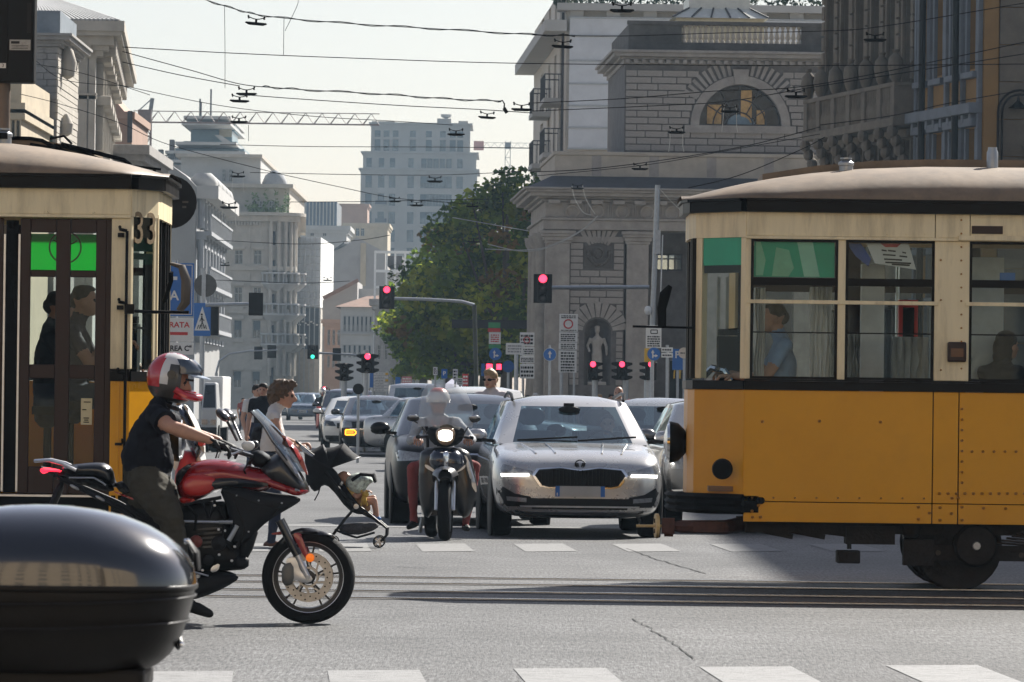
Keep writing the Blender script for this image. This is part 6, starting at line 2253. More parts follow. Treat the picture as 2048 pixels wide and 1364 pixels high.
# --- grey car with amber light, white hatchback behind its flank
t,bv,dp,w=car('dark grey compact car with one amber front light flashing and pale plate',(757-1024)/(FPX/132),132,math.radians(2.2),L=4.3,W=1.80,H=1.43,hood=.95,cowl=1.1,belt=.98,paint=grey_p,plate='w',roofw=.74)
dp('grille',[(-.62,.66),(.62,.66),(.62,.82),(-.62,.82)],M['plastic'],.01,.06)
dp('headlight',[(.60,.68),(.86,.68),(.86,.83),(.62,.81)],M['lens'],.012,.04,both=True)
dp('chrome_strip',[(-.85,.635),(.85,.635),(.85,.65),(-.85,.65)],M['chrome'],.016,.06)
dp('bumper_insert',[(-.82,.24),(.82,.24),(.82,.46),(-.82,.46)],M['plastic'],.012,.06)
y_=bv.ray_cast(V((-.66,-3,.55)),V((0,1,0)))[0].y
MB().prism([(-.86,.42),(-.48,.46),(-.36,.55),(-.48,.66),(-.86,.66)],y_-.01,y_+.03).build('lamp_housing',M['plastic'],t,smooth=None)
mb=MB()
q=[(-.76,.50),(-.56,.50),(-.50,.56),(-.56,.62),(-.76,.62),(-.76,.50)]
for i in range(5):
 mb.bar((q[i][0],y_-.03,q[i][1]),(q[i+1][0],y_-.03,q[i+1][1]),.035,.03)
mb.build('indicator_light',M['amberlamp'],t,smooth=None)
MB().box(-.73,-.57,y_-.03,y_-.02,.53,.59).build('indicator_core',mat('amber_glow',(.4,.1,.01),.4,var=0,emit=(1,.2,.02),es=1.2),t,smooth=None)
y_=bv.ray_cast(V((0,-3,.75)),V((0,1,0)))[0].y
mb=MB().tube([(.075*math.cos(a),y_-.03,.745+.075*math.sin(a))for a in[2*pi*j/16 for j in range(17)]],.010,5)
mb.tube([(-.05,y_-.03,.785),(-.02,y_-.03,.69),(0,y_-.03,.745),(.02,y_-.03,.69),(.05,y_-.03,.785)],.009,5)
mb.build('emblem',M['chrome'],t)
t,bv,dp,w=car('white hatchback partly hidden behind the dark grey compact car',(713-1024)/(FPX/139),140,math.radians(2.2),L=4.1,W=1.80,H=1.40,hood=.92,cowl=1.1,belt=.96,paint=white_p,plate='w')
dp('headlight',[(.52,.66),(.86,.66),(.88,.82),(.60,.78)],mat('dark_lens',(.04,.045,.05),.1,.2,coat=1),.012,.04,both=True)
dp('grille',[(-.5,.6),(.5,.6),(.5,.74),(-.5,.74)],M['plastic'],.01,.06)
dp('bumper_insert',[(-.85,.26),(.85,.26),(.85,.42),(-.85,.42)],M['plastic'],.012,.06)
# --- cars right of the silver one
t,bv,dp,w=car('light grey car whose roof shows over the shoulder of the silver estate',(1350-1024)/(FPX/76),76,math.radians(2.4),L=4.4,W=1.82,H=1.455,hood=.95,cowl=1.15,belt=.97,paint=carpaint('light_grey_paint',(.30,.32,.34),.4),plate='w',roofw=.74)
t,bv,dp,w=car('grey car standing mostly hidden behind the front of the riveted tram',(1500-1024)/(FPX/60.5),60.5,math.radians(3.0),L=4.4,W=1.82,H=1.46,hood=.97,cowl=1.15,belt=.99,paint=carpaint('mid_grey_paint',(.20,.20,.20),.5),plate='w')
dp('headlight',[(.52,.70),(.86,.70),(.88,.83),(.60,.80)],M['lens'],.012,.04,both=True)
# --- vans and farther traffic
t,bv,dp,w=car('white delivery van with dark windscreen behind the dark cars',(838-1024)/(FPX/150),150,math.radians(2.2),L=5.0,W=1.95,H=1.78,hood=1.12,cowl=.85,belt=1.12,paint=white_p,name='van',cat='van',plate=None,roofw=.80)
dp('grille',[(-.5,.55),(.5,.55),(.5,.7),(-.5,.7)],M['plastic'],.01,.06)
t,bv,dp,w=car('white van whose pale roof shows between rider and standing man',(968-1024)/(FPX/105),105,math.radians(2.2),L=5.2,W=1.95,H=1.63,hood=1.1,cowl=.85,belt=1.12,paint=white_p,name='van',cat='van',plate=None,roofw=.84)
t,bv,dp,w=car('dark blue off-road car with roof rails behind the white hatchback',(701-1024)/(FPX/170),170,math.radians(2.0),L=4.6,W=1.9,H=1.62,hood=1.05,cowl=1.1,belt=1.08,paint=carpaint('navy_paint',(.02,.03,.05),.3),plate=None,rails=True,roofw=.82)
for px,Y,lab,p_ in((607,300,'blue grey saloon waiting far up the avenue beside the small motor scooter',blue_p),(628,330,'pale blue grey saloon far up the avenue behind the motor scooter',carpaint('pale_blue_paint',(.22,.27,.31),.4)),(575,310,'far blue grey car at the left end of the waiting row',blue_p)):
 t,bv,dp,w=car(lab,(px-1024)/(FPX/Y),Y,math.radians(2.0),L=4.3,W=1.8,H=1.5,paint=p_,interior=False,plate='w')
for px,Y,lab,p_ in((1085,130,'pale car parked in front of the toll house pilaster',silver),(1040,150,'light blue car behind the white van near the toll house corner',carpaint('pale_blue_paint',(.22,.27,.31),.4)),(1180,118,'pale car with bright roof parked before the statue niche',white_p)):
 t,bv,dp,w=car(lab,(px-1024)/(FPX/Y),Y,math.radians(70),L=4.3,W=1.8,H=1.40,paint=p_,interior=False,plate=None)
 # small lorry far left
def lorry():
 Y=135.0
 f=Fr(Y)
 t=thing('lorry','small white box lorry behind the sign post with the crossing sign','lorry',(f.x(420,790),Y,0))
 MB().box(f.x(402,790),f.x(440,790),Y+1.6,Y+5.5,.6,f.z(420,752)).build('cargo_box',M['white'],t,smooth=None,bevel=.03)
 x0,x1=f.x(404,790),f.x(436,790)
 MB().loft([[(x0,Y+.0,.4),(x1,Y+.0,.4),(x1,Y+1.5,.4),(x0,Y+1.5,.4)],[(x0,Y,1.05),(x1,Y,1.05),(x1,Y+1.5,1.05),(x0,Y+1.5,1.05)],[(x0+.05,Y+.35,1.72),(x1-.05,Y+.35,1.72),(x1-.05,Y+1.5,1.72),(x0+.05,Y+1.5,1.72)]]).build('cab',mat('grey_white_paint',(.45,.46,.46),.35,var=.05),t,smooth=None,bevel=.04)
 MB().loft([[(x0+.04,Y+.0+.02,1.10),(x1-.04,Y+.02,1.10),(x1-.04,Y+.05,1.10),(x0+.04,Y+.05,1.10)],[(x0+.08,Y+.29,1.66),(x1-.08,Y+.29,1.66),(x1-.08,Y+.33,1.66),(x0+.08,Y+.33,1.66)]]).build('windscreen',M['darkglass'],t,smooth=None)
 for xx in(x0+.06,x1-.06):
  for yy in(Y+.6,Y+4.3):
   MB().lathe([(.2,-.1),(.34,-.1),(.34,.1),(.2,.1)],(xx,yy,.34),(1,0,0),18).build('tyre',M['rubber'],t)
 MB().box(x0,x1,Y-.06,Y-.003,.42,.62).build('bumper',M['plastic'],t,smooth=None)
 for xx in(x0+.09,x1-.09):
  MB().cbox((xx,Y-.02,.75),.14,.04,.12).build('headlight',M['lens'],t,smooth=None)
lorry()
# ------------------------------------------------------------------ the red and black motorcycle
M['bikered']=mat('bike_red',(.27,.006,.008),.25,.1,var=.06,vs=4,coat=1)
M['bikeblack']=mat('bike_black',(.010,.011,.014),.3,var=.1,vs=6,coat=.6)
M['bikematt']=mat('bike_matt_black',(.013,.014,.017),.6,var=.2,vs=12)
YM=35.4
def mo(px,py):
 p=pt(px,py,YM)
 return(p.x,p.z)
def mp(q):
 return[mo(*p)for p in q]
def motorcycle():
 t=thing('motorcycle','red and black sport touring motorcycle with orange reflector on its front fork','motorcycle',(mo(430,1240)[0],YM,0))
 def pf(name,q,y,T,m,step=.03,edge=.3,rad=None,par=None,sm=1,pw=.5):
  mb=MB()
  puff(mb,smoothpoly(mp(q),sm),YM+y,T,step,edge,rad=rad,pw=pw)
  return mb.build(name,m,par or t,smooth=60)
 def tb(name,q,r,m,y=0.0,n=8,par=None):
  pts_=[V((mo(*p[:2])[0],YM+y+(p[2]if len(p)>2 else 0),mo(*p[:2])[1]))for p in q]
  return MB().tube(pts_,r,n).build(name,m,par or t)
 R=.30
 # wheels: lathe tyres, spoked rims, twin discs
 for(px,py,front)in((617,1155,1),(205,1155,0)):
  x,z=mo(px,py)
  if not front:
   x=mo(617,1155)[0]-1.46
  z=R
  c=V((x,YM,z))
  hw=.06 if front else .09
  prof=[(R*.74,-hw*.75),(R*.84,-hw*.98),(R*.92,-hw),(R*.975,-hw*.7),(R,-hw*.25),(R,hw*.25),(R*.975,hw*.7),(R*.92,hw),(R*.84,hw*.98),(R*.74,hw*.75)]
  ty=MB().lathe(prof,c,(0,1,0),56,caps=False).build('tyre',M['rubber'],t)
  mb=MB().lathe([(R*.67,-.05),(R*.755,-.055),(R*.755,.055),(R*.67,.05),(R*.65,0),(R*.67,-.05)],c,(0,1,0),48,caps=False)
  mb.lathe([(.02,-.06),(.045,-.055),(.045,.055),(.02,.06)],c,(0,1,0),20)
  for k in range(5):
   a=2*pi*k/5+.3
   for da in(-.16,.16):
    mb.bar(c+V((.04*math.cos(a),-.01,.04*math.sin(a))),c+V((R*.69*math.cos(a+da),-.01,R*.69*math.sin(a+da))),.012,.02,up=(0,1,0))
  mb.build('rim',mat('dark_rim',(.03,.03,.032),.35,.5),ty)
  mb=MB().lathe([(R*.748,-.0555),(R*.762,-.057)],c,(0,1,0),56,caps=False)
  mb.build('rim_edge',M['alu'],ty)
  disc=mat('brake_disc',(.40,.38,.36),.35,.9,var=.2,vs=30)
  for sy in((-.075,.075)if front else(-.06,)):
   r0,r1=(R*.36,R*.53)if front else(R*.25,R*.38)
   mb=MB()
   n=40
   mb.loft([[c+V((rr*math.cos(a),sy+dy,rr*math.sin(a)))for rr,dy in((r0,-.003),(r1,-.003),(r1,.003),(r0,.003))]for a in[2*pi*k/n for k in range(n+1)]],caps=False)
   for k in range(10):
    a=2*pi*k/10
    mb.bar(c+V((r0*.55*math.cos(a),sy,r0*.55*math.sin(a))),c+V((r0*1.04*math.cos(a+.35),sy,r0*1.04*math.sin(a+.35))),.008,.005,up=(0,1,0))
   mb.lathe([(r0*.5,-.004),(r0*.62,-.004),(r0*.62,.004),(r0*.5,.004),(r0*.5,-.004)],c+V((0,sy,0)),(0,1,0),24,caps=False)
   d=mb.build('brake_disc',disc,ty,smooth=30)
   mb=MB()
   for k in range(26):
    a=2*pi*k/26
    rr=r0+(r1-r0)*(.3+.4*(k%2))
    mb.cyl(c+V((rr*math.cos(a),sy-.0045,rr*math.sin(a))),c+V((rr*math.cos(a),sy-.0035,rr*math.sin(a))),.006,n=6)
   mb.build('disc_hole',M['ink'],ty,kind='stuff')
 cx=mo(617,1155)[0]
 # fork legs, caliper, axle, mudguard, reflector
 for sy in(-.11,.11):
  tb('fork_tube',[(560,1040),(596,1110)],.026,M['bikeblack'],sy,12)
  tb('fork_leg',[(588,1092),(604,1128),(618,1156)],.020,M['alu'],sy,10)
  mb=MB();puff(mb,smoothpoly(mp([(570,1118),(590,1112),(600,1122),(598,1140),(622,1148),(628,1160),(612,1166),(590,1158),(570,1168),(562,1160),(582,1146)]),1),YM+sy,.012,.02,.6);mb.build('fork_foot',M['alu'],t,smooth=50)
  mb=MB();puff(mb,smoothpoly(mp([(566,1128),(588,1122),(590,1165),(572,1172),(564,1158)]),1),YM+sy,.028,.02,.6);mb.build('brake_caliper',mat('caliper_grey',(.12,.12,.115),.4,.5),t,smooth=50)
  pf('fork_guard',[(586,1066),(602,1064),(618,1104),(622,1118),(612,1116),(598,1090)],sy*1.35,.012,M['bikered'],.02)
 MB().cyl((cx,YM-.14,R),(cx,YM+.14,R),.014,n=12).build('axle',M['steel'],t)
 x_,z_=mo(622,1114)
 MB().lathe([(.028,0),(.026,.008),(.015,.012)],(x_,YM-.165,z_),(0,-1,0),18).build('orange_reflector',mat('orange_reflector',(.85,.17,.01),.3,var=.05,emit=(1,.2,.01),es=.25),t)  # reflector given a weak glow of its own, though no lamp
 pf('front_mudguard',[(560,1078),(584,1060),(610,1054),(640,1060),(668,1070),(672,1076),(640,1072),(612,1070),(590,1076),(574,1090),(556,1094)],0,.066,M['bikeblack'],.02,.7)
 pf('mudguard_flash',[(586,1066),(600,1064),(606,1072),(592,1074)],-.062,.012,M['bikered'],.015)
 pf('mudguard_flash',[(538,1068),(560,1062),(582,1062),(566,1070)],-.06,.012,M['bikered'],.015)
 # tank, nose, side fairing
 pf('tank',[(352,958),(372,932),(400,920),(440,918),(480,926),(515,936),(540,940),(560,960),(530,985),(480,980),(440,975),(400,1000),(366,1004),(356,985)],0,.17,M['bikered'],.03,.25,.12)
 pf('tank_cover',[(400,972),(430,955),(480,955),(520,962),(545,968),(520,975),(470,972),(430,978)],-.150,.035,M['bikeblack'],.02,.3)
 pf('tank_cover',[(352,946),(372,930),(388,925),(380,944),(362,972),(352,972)],0,.165,M['bikematt'],.02,.3)
 pf('side_panel',[(370,958),(392,946),(430,952),(436,962),(428,982),(404,992),(376,990),(366,976)],-.155,.035,mat('bike_bright_red',(.46,.02,.015),.3,var=.05,coat=.6),.02,.3)
 pf('side_panel',[(360,992),(398,998),(378,1006),(364,1006)],-.14,.03,mat('bike_bright_red'),.02,.3)
 pf('nose_fairing',[(520,930),(552,905),(572,900),(600,940),(619,975),(617,985),(594,990),(575,982),(545,972),(522,960)],0,.15,M['bikeblack'],.025,.2,.10)
 pf('nose_flash',[(520,950),(545,958),(580,972),(608,980),(618,978),(617,986),(595,992),(572,984),(545,976),(524,966)],-.118,.03,M['bikered'],.02,.3)
 pf('nose_flash',[(520,950),(545,958),(580,972),(608,980),(618,978),(617,986),(595,992),(572,984),(545,976),(524,966)],.118,.03,M['bikered'],.02,.3)
 pf('headlamp',[(590,974),(606,980),(602,985),(588,981)],-.11,.045,M['lens'],.012,.4)
 pf('side_fairing',[(440,975),(470,972),(530,985),(590,992),(602,1000),(590,1010),(565,1024),(548,1034),(532,1045),(515,1060),(500,1080),(480,1090),(466,1080),(462,1040),(455,1010)],-.13,.05,M['bikematt'],.03,.3)
 pf('side_fairing',[(440,975),(470,972),(530,985),(590,992),(602,1000),(590,1010),(565,1024),(548,1034),(532,1045),(515,1060),(500,1080),(480,1090),(466,1080),(462,1040),(455,1010)],.13,.05,M['bikematt'],.03,.3)
 # windscreen: tinted blade with bright edge
 q=[(503,822),(516,818),(560,862),(598,905),(617,952),(622,978),(600,935),(570,900),(548,890),(530,858)]
 rings=[]
 for(a,b,hw_)in(((503,822),(516,818),.13),((528,850),(545,845),.17),((545,880),(572,874),.19),((565,905),(598,905),.17),((590,940),(613,945),.12)):
  xa,za=mo(*a);xb,zb=mo(*b)
  ring=[]
  for k in range(13):
   th=-1+2*k/12
   f_=1-th*th
   ring.append((xa+(xb-xa)*f_,YM+th*hw_,za+(zb-za)*f_))
  rings.append(ring)
 MB().loft(rings,caps=False,closed=False).build('windscreen',glass('screen_tint',(.55,.57,.60),.10),t,smooth=60)
 for s in(-1,1):
  tb('screen_edge',[(503,823,s*.13),(528,851,s*.17),(546,881,s*.19),(566,906,s*.17),(591,941,s*.12)],.006,M['bikeblack'],0)
 pf('screen_trim',[(562,868),(576,874),(602,906),(618,950),(612,948),(592,912),(574,890)],-.02,.10,M['bikered'],.02,.5)
 pf('air_deflector',[(548,896),(562,888),(590,930),(612,968),(600,960),(572,925)],-.135,.02,mat('grey_gloss',(.35,.36,.38),.2,.3,coat=1),.015,.4)
 # bars, mirror, levers, hand guards
 tb('handlebar',[(430,888,-.30),(470,900,-.26),(505,912,-.1),(505,912,.1),(470,900,.26),(430,888,.30)],.014,M['bikeblack'])
 tb('handlebar_grip',[(428,886,-.36),(440,891,-.29),(458,897,-.27)],.020,M['rubber'])
 tb('handlebar_grip',[(428,886,.36),(440,891,.29),(458,897,.27)],.020,M['rubber'])
 for s in(-1,1):
  tb('mirror_stalk',[(478,880,s*.26),(468,858,s*.32),(460,842,s*.36)],.009,M['bikeblack'])
  x_,z_=mo(452,830)
  mr=MB().ell((x_,YM+s*.38,z_),(.055,.09,.032),14,8,rot=Matrix.Rotation(.7,3,'Y')).build('mirror',M['bikeblack'],t)
  x2,z2=mo(462,832)
  MB().ell((x2,YM+s*.385,z2),(.025,.06,.012),10,6,rot=Matrix.Rotation(.7,3,'Y')).build('mirror_glass',M['chrome'],mr)
  pf('hand_guard',[(486,884),(508,880),(516,890),(506,902),(490,898)],s*.30,.03,M['signwhite']if s<0 else M['bikeblack'],.015,.4)
  tb('brake_lever',[(490,900,s*.28),(470,907,s*.33),(455,908,s*.38)],.007,M['alu'])
  tb('cable',[(505,915,s*.15),(490,940,s*.16),(500,960,s*.12)],.006,M['plastic'])
  tb('cable',[(438,890,s*.2),(438,905,s*.2),(434,915,s*.15)],.005,M['plastic'])
 pf('dash',[(498,905),(520,898),(545,915),(540,935),(515,935),(500,925)],0,.10,M['bikematt'],.02,.4)
 # seat, tail, subframe, grab rails, lamp
 pf('seat',[(236,960),(260,968),(300,985),(335,990),(352,975),(356,990),(340,1008),(300,1005),(262,995),(232,978)],0,.13,mat('seat_vinyl',(.012,.012,.014),.5,var=.1),.025,.35)
 pf('pillion_seat',[(116,932),(150,928),(190,924),(212,926),(226,938),(230,962),(240,972),(226,976),(200,955),(150,952)],0,.12,M['bikeblack'],.02,.3)
 pf('tail_fairing',[(76,930),(100,936),(150,950),(210,960),(232,980),(215,984),(160,968),(110,955),(88,944)],0,.10,M['bikematt'],.02,.3)
 pf('tail_light',[(80,938),(92,934),(124,940),(122,945),(96,945),(86,948)],-.03,.065,mat('lit_tail_lamp',(.5,.01,.015),.3,var=0,emit=(1,.02,.05),es=1.2),.012,.5)
 pf('tail_flash',[(104,948),(130,956),(120,962)],-.08,.02,M['bikered'],.01)
 for s in(-1,1):
  tb('grab_rail',[(70,922,s*.02),(100,920,s*.08),(128,927,s*.12),(155,940,s*.125)],.012,M['alu'])
  tb('subframe_tube',[(140,955,s*.09),(190,955,s*.1),(208,965,s*.11),(214,970,s*.11)],.006,M['alu'])
  tb('subframe_tube',[(110,950,s*.08),(180,985,s*.1),(240,1015,s*.11),(300,1060,s*.12)],.016,M['bikematt'])
  tb('subframe_tube',[(150,968,s*.09),(235,1005,s*.1),(300,1040,s*.11)],.013,M['bikematt'])
  for q in((152,974),(203,996)):
   x_,z_=mo(*q)
   MB().ell((x_,YM+s*.12,z_),(.035,.012,.012),8,5,rot=Matrix.Rotation(.5,3,'Y')).build('bracket_bolt',M['steel'],t)
 pf('seat_flash',[(230,980),(280,1000),(284,1005),(234,986)],-.125,.012,M['bikered'],.012)
 pf('rear_frame',[(235,985),(300,1002),(350,1010),(356,1040),(330,1075),(300,1070),(262,1020)],0,.11,M['bikematt'],.03,.4)
 pf('number_holder',[(118,958),(132,966),(104,1030),(92,1024)],0,.07,M['bikematt'],.02,.5)
 # engine block, radiator, exhaust, swing arm, pegs
 pf('engine',[(350,1012),(440,1000),(462,1010),(470,1075),(490,1105),(500,1138),(440,1142),(380,1140),(345,1128),(336,1080)],0,.15,mat('engine_black',(.016,.016,.017),.45,.4,var=.3,vs=14),.03,.45)
 for q,r,m_ in(((395,1082),.042,mat('clutch_red',(.16,.02,.015),.4,var=.2)),((440,1085),.05,M['bikematt']),((420,1118),.035,M['bikematt'])):
  x_,z_=mo(*q)
  MB().lathe([(r,0),(r*.95,.02),(r*.4,.03),(.004,.03)],(x_,YM-.15,z_),(0,-1,0),20).build('engine_cover',m_,t)
 for q in((388,1125),(408,1139),(441,1108),(452,1060),(470,1066),(472,1092),(376,1104),(466,1120),(432,1010),(440,1058)):
  x_,z_=mo(*q)
  MB().ell((x_,YM-.165,z_),(.010,.006,.010),8,5).build('bolt',M['alu'],t)
 tb('frame_tube',[(372,1008),(445,994)],.012,M['bikematt'],-.14)
 tb('frame_tube',[(408,1004),(420,1040),(432,1000)],.010,M['bikematt'],-.15)
 tb('frame_tube',[(366,1042),(440,1043)],.010,M['alu'],-.16)
 tb('frame_tube',[(440,1043),(468,1043)],.013,M['steel'],-.165)
 tb('radiator_pipe',[(478,1050),(460,1080)],.016,M['steel'],-.165)
 pf('radiator',[(462,1010),(520,1050),(500,1115),(480,1120),(470,1070)],0,.13,M['bikematt'],.03,.6)
 pf('engine_guard',[(470,1110),(500,1112),(498,1138),(468,1135)],-.10,.05,M['bikematt'],.02,.5)
 pf('bracket',[(425,1132),(443,1124),(440,1140),(424,1144)],-.17,.008,M['alu'],.012,.7)
 for k in range(5):
  pf('engine_fin',[(398,1056+k*9),(448,1052+k*9),(450,1056+k*9),(398,1060+k*9)],-.155,.012,mat('fin_grey',(.05,.05,.05),.4,.6,var=.2),.02,.6)
 tb('hose',[(440,1012),(452,1040),(448,1075),(470,1100)],.012,M['rubber'],-.16)
 tb('hose',[(380,1010),(396,1030),(392,1060)],.009,M['rubber'],-.17)
 tb('hose',[(498,1036),(486,1064),(476,1096)],.013,M['plastic'],-.15)
 tb('side_stand',[(392,1160),(372,1178)],.009,M['steel'],-.15)
 tb('shift_rod',[(384,1140),(420,1150)],.006,M['alu'],-.18)
 tb('fairing_seam',[(446,978),(500,1000),(560,1016),(548,1030)],.004,M['ink'],-.182)
 tb('fairing_seam',[(470,1000),(492,1050),(486,1084)],.004,M['ink'],-.182)
 for q in((476,990),(520,1000),(566,1005),(500,1062),(474,1050)):
  x_,z_=mo(*q)
  MB().ell((x_,YM-.183,z_),(.007,.004,.007),8,5).build('fairing_screw',M['steel'],t)
 pf('exhaust',[(372,1150),(440,1142),(480,1150),(474,1162),(430,1185),(384,1200),(366,1190)],-.10,.06,M['bikematt'],.025,.4)
 pf('belly_pan',[(366,1140),(450,1140),(480,1152),(430,1180),(370,1186)],.02,.10,M['bikematt'],.03,.4)
 xr=cx-1.46
 for s in(-1,1):
  MB().tube([(xr,YM+s*.13,R),(mo(340,1120)[0],YM+s*.10,mo(340,1120)[1])],[.03,.045],8).build('swing_arm',M['bikematt'],t)
  MB().cyl((mo(400,1150)[0],YM+s*.12,mo(400,1150)[1]),(mo(400,1150)[0],YM+s*.26,mo(400,1150)[1]),.013,n=8).build('foot_peg',M['steel'],t)
 return t
motorcycle()
# ------------------------------------------------------------------ black scooter facing us
def scooter():
 Y=56.0
 f=Fr(Y)
 cx=f.x(885,950)
 t=thing('scooter','black large wheeled scooter with tall clear windscreen and lit headlamp','scooter',(cx,Y,0))
 lean=V((0,0,0))
 def zz(py):
  return f.z(885,py)
 def xx(px):
  return f.x(px,950)
 R=.31
 def wh(y,x,nm):
  ty=MB().lathe([(R*.72,-.05),(R*.88,-.062),(R*.96,-.048),(R,-.02),(R,.02),(R*.96,.048),(R*.88,.062),(R*.72,.05)],(x,y,R),(1,-.06,0),36,caps=False).build('tyre',M['rubber'],t)
  mb=MB().lathe([(R*.66,-.04),(R*.74,-.05),(R*.74,.05),(R*.66,.04),(R*.66,-.04)],(x,y,R),(1,-.06,0),32,caps=False)
  for k in range(5):
   a=2*pi*k/5
   mb.bar((x,y,R),(x,y+R*.68*math.cos(a),R+R*.68*math.sin(a)),.03,.03)
  mb.build('rim',M['rim'],ty)
 wh(Y,xx(893),'f');wh(Y+1.35,xx(862),'r')
 fx=xx(892)
 for s in(-1,1):
  MB().tube([(fx+s*.085,Y-.02,R),(fx+s*.085,Y+.05,.55),(fx+s*.07,Y+.12,.85)],[.022,.024,.024],10).build('fork_leg',M['alu'],t)
 mb=MB()
 mb.loft([[(fx+.095*math.cos(pi*k/8)*e,Y+y,z+.05*math.sin(pi*k/8))for k in range(9)]for e,y,z in((.6,-.24,.60),(1,-.12,.66),(1,.05,.68),(.9,.2,.62),(.7,.28,.52))],caps=False,closed=False)
 mb.loft([[(fx+.13*math.cos(pi*k/8)*e,Y+y-.02,z+.09*math.sin(pi*k/8))for k in range(9)]for e,y,z in((.55,-.22,.64),(1,-.12,.67),(1.05,0,.66),(.9,.1,.58))],caps=False,closed=False)
 mb.build('front_mudguard',mat('scooter_grey',(.06,.06,.065),.3,var=.1,coat=.6),t)
 # leg shield and nose
 def shield(name,q,y,T,m,rad=.12,pw=.5,edge=.25):
  mb=MB()
  puff(mb,smoothpoly([(xx(a),zz(b))for a,b in q],1),Y+y,T,.035,edge,rad=rad,pw=pw)
  return mb.build(name,m,t,smooth=60)
 navy=mat('scooter_navy',(.010,.016,.035),.2,var=.1,coat=1)
 shield('leg_shield',[(842,898),(880,892),(935,896),(948,930),(958,985),(944,1030),(925,1040),(900,985),(880,985),(862,1040),(846,1030),(838,985),(838,930)],.30,.10,M['bikeblack'])
 shield('front_apron',[(862,902),(890,896),(924,902),(930,935),(916,950),(898,956),(880,950),(858,932)],.14,.12,navy)
 shield('apron_badge',[(886,902),(900,902),(899,930),(896,948),(893,948),(888,930)],.03,.03,M['chrome'],.03)
 shield('trim',[(852,928),(868,938),(878,948),(862,942),(850,934)],.06,.02,M['alu'],.02)
 shield('trim',[(932,928),(922,938),(906,948),(922,942),(932,934)],.06,.02,M['alu'],.02)
 shield('side_blade',[(926,910),(936,912),(952,962),(956,988),(946,975),(930,935)],.22,.02,M['alu'],.03)
 # headset with lit lamp
 shield('headset',[(852,858),(868,852),(915,852),(932,860),(922,888),(890,896),(862,888)],.22,.11,M['bikematt'])
 hl=shield('headlamp',[(873,858),(890,853),(908,856),(912,872),(904,888),(890,892),(878,886),(871,872)],.10,.05,mat('lamp_amber_rim',(.45,.30,.18),.2,.3,coat=1),.04)
 mb=MB()
 puff(mb,smoothpoly([(xx(a),zz(b))for a,b in((878,860),(904,860),(906,875),(900,882),(882,882),(876,875))],1),Y+.052,.02,.02,.4)
 mb.build('lamp_glow',M['whitelamp'],hl,smooth=60)
 shield('lamp_hood',[(876,855),(890,848),(904,850),(908,856),(890,857)],.11,.06,M['bikeblack'],.03)
 MB().tube([(xx(833),Y+.45,zz(876)),(xx(862),Y+.35,zz(872)),(xx(915),Y+.35,zz(872)),(xx(945),Y+.45,zz(876))],.016,8).build('handlebar',M['bikeblack'],t)
 for a,s in((825,-1),(948,1)):
  MB().tube([(xx(852 if s<0 else 928),Y+.33,zz(866)),(xx(840 if s<0 else 938),Y+.3,zz(850)),(xx(a),Y+.3,zz(842))],.008,6).build('mirror_stalk',M['bikeblack'],t)
  mr=MB().ell((xx(a),Y+.3,zz(837)),(.065,.035,.038),12,8).build('mirror',M['bikeblack'],t)
  MB().ell((xx(a),Y+.275,zz(833)),(.05,.02,.02),10,6).build('mirror_shine',M['alu'],mr)
  MB().cyl((xx(833 if s<0 else 945),Y+.45,zz(876)),(xx(838 if s<0 else 940),Y+.43,zz(875)),.021,n=10).build('grip',M['rubber'],t)
  # tall clear screen bowed in plan
 rings=[]
 for px0,px1,py,y in((834,944,852,.20),(835,948,834,.23),(838,944,808,.28),(842,932,782,.33),(852,914,766,.36)):
  ring=[]
  for k in range(13):
   u=-1+2*k/12
   ring.append(((xx(px0)+xx(px1))/2+u*(xx(px1)-xx(px0))/2,Y+y+.10*u*u-.02,zz(py)-.015*u*u))
  rings.append(ring)
 MB().loft(rings,caps=False,closed=False).build('windscreen',glass('scooter_screen',(.88,.89,.89),.03,.05,.34),t,smooth=60)
 # body behind: floor, seat, rear cowl, panniers edge, stand
 MB().loft([[(cx+s*w_,Y+y,z)for s,z in((-1,z0),(1,z0),(1,z1),(-1,z1))]for y,w_,z0,z1 in((.35,.17,.25,.42),(.6,.2,.24,.36),(.9,.22,.26,.6),(1.3,.22,.4,.78),(1.8,.14,.6,.82))]).build('rear_body',M['bikeblack'],t,smooth=50)
 MB().loft([[(cx+w_*math.cos(a),Y+y,z+.06*math.sin(a))for a in[2*pi*k/12 for k in range(12)]]for y,w_,z in((.72,.12,.80),(.9,.17,.82),(1.3,.17,.84),(1.7,.13,.90))]).build('seat',M['seat'],t)
 shield('side_bag',[(815,985),(832,960),(838,985),(828,1030),(815,1010)],.75,.06,mat('beige_panel',(.45,.38,.27),.6,var=.15),.04)
 MB().bar((xx(845),Y+.7,.22),(xx(840),Y+.75,.06),.03,.03).build('stand',M['steel'],t,smooth=None)
 mb=MB().tube([(cx+.12,Y+1.0,.28),(cx+.2,Y+1.2,.3),(cx+.2,Y+1.7,.36)],[.03,.05,.05],10)
 mb.build('exhaust',M['steel'],t)
 return t
scooter()
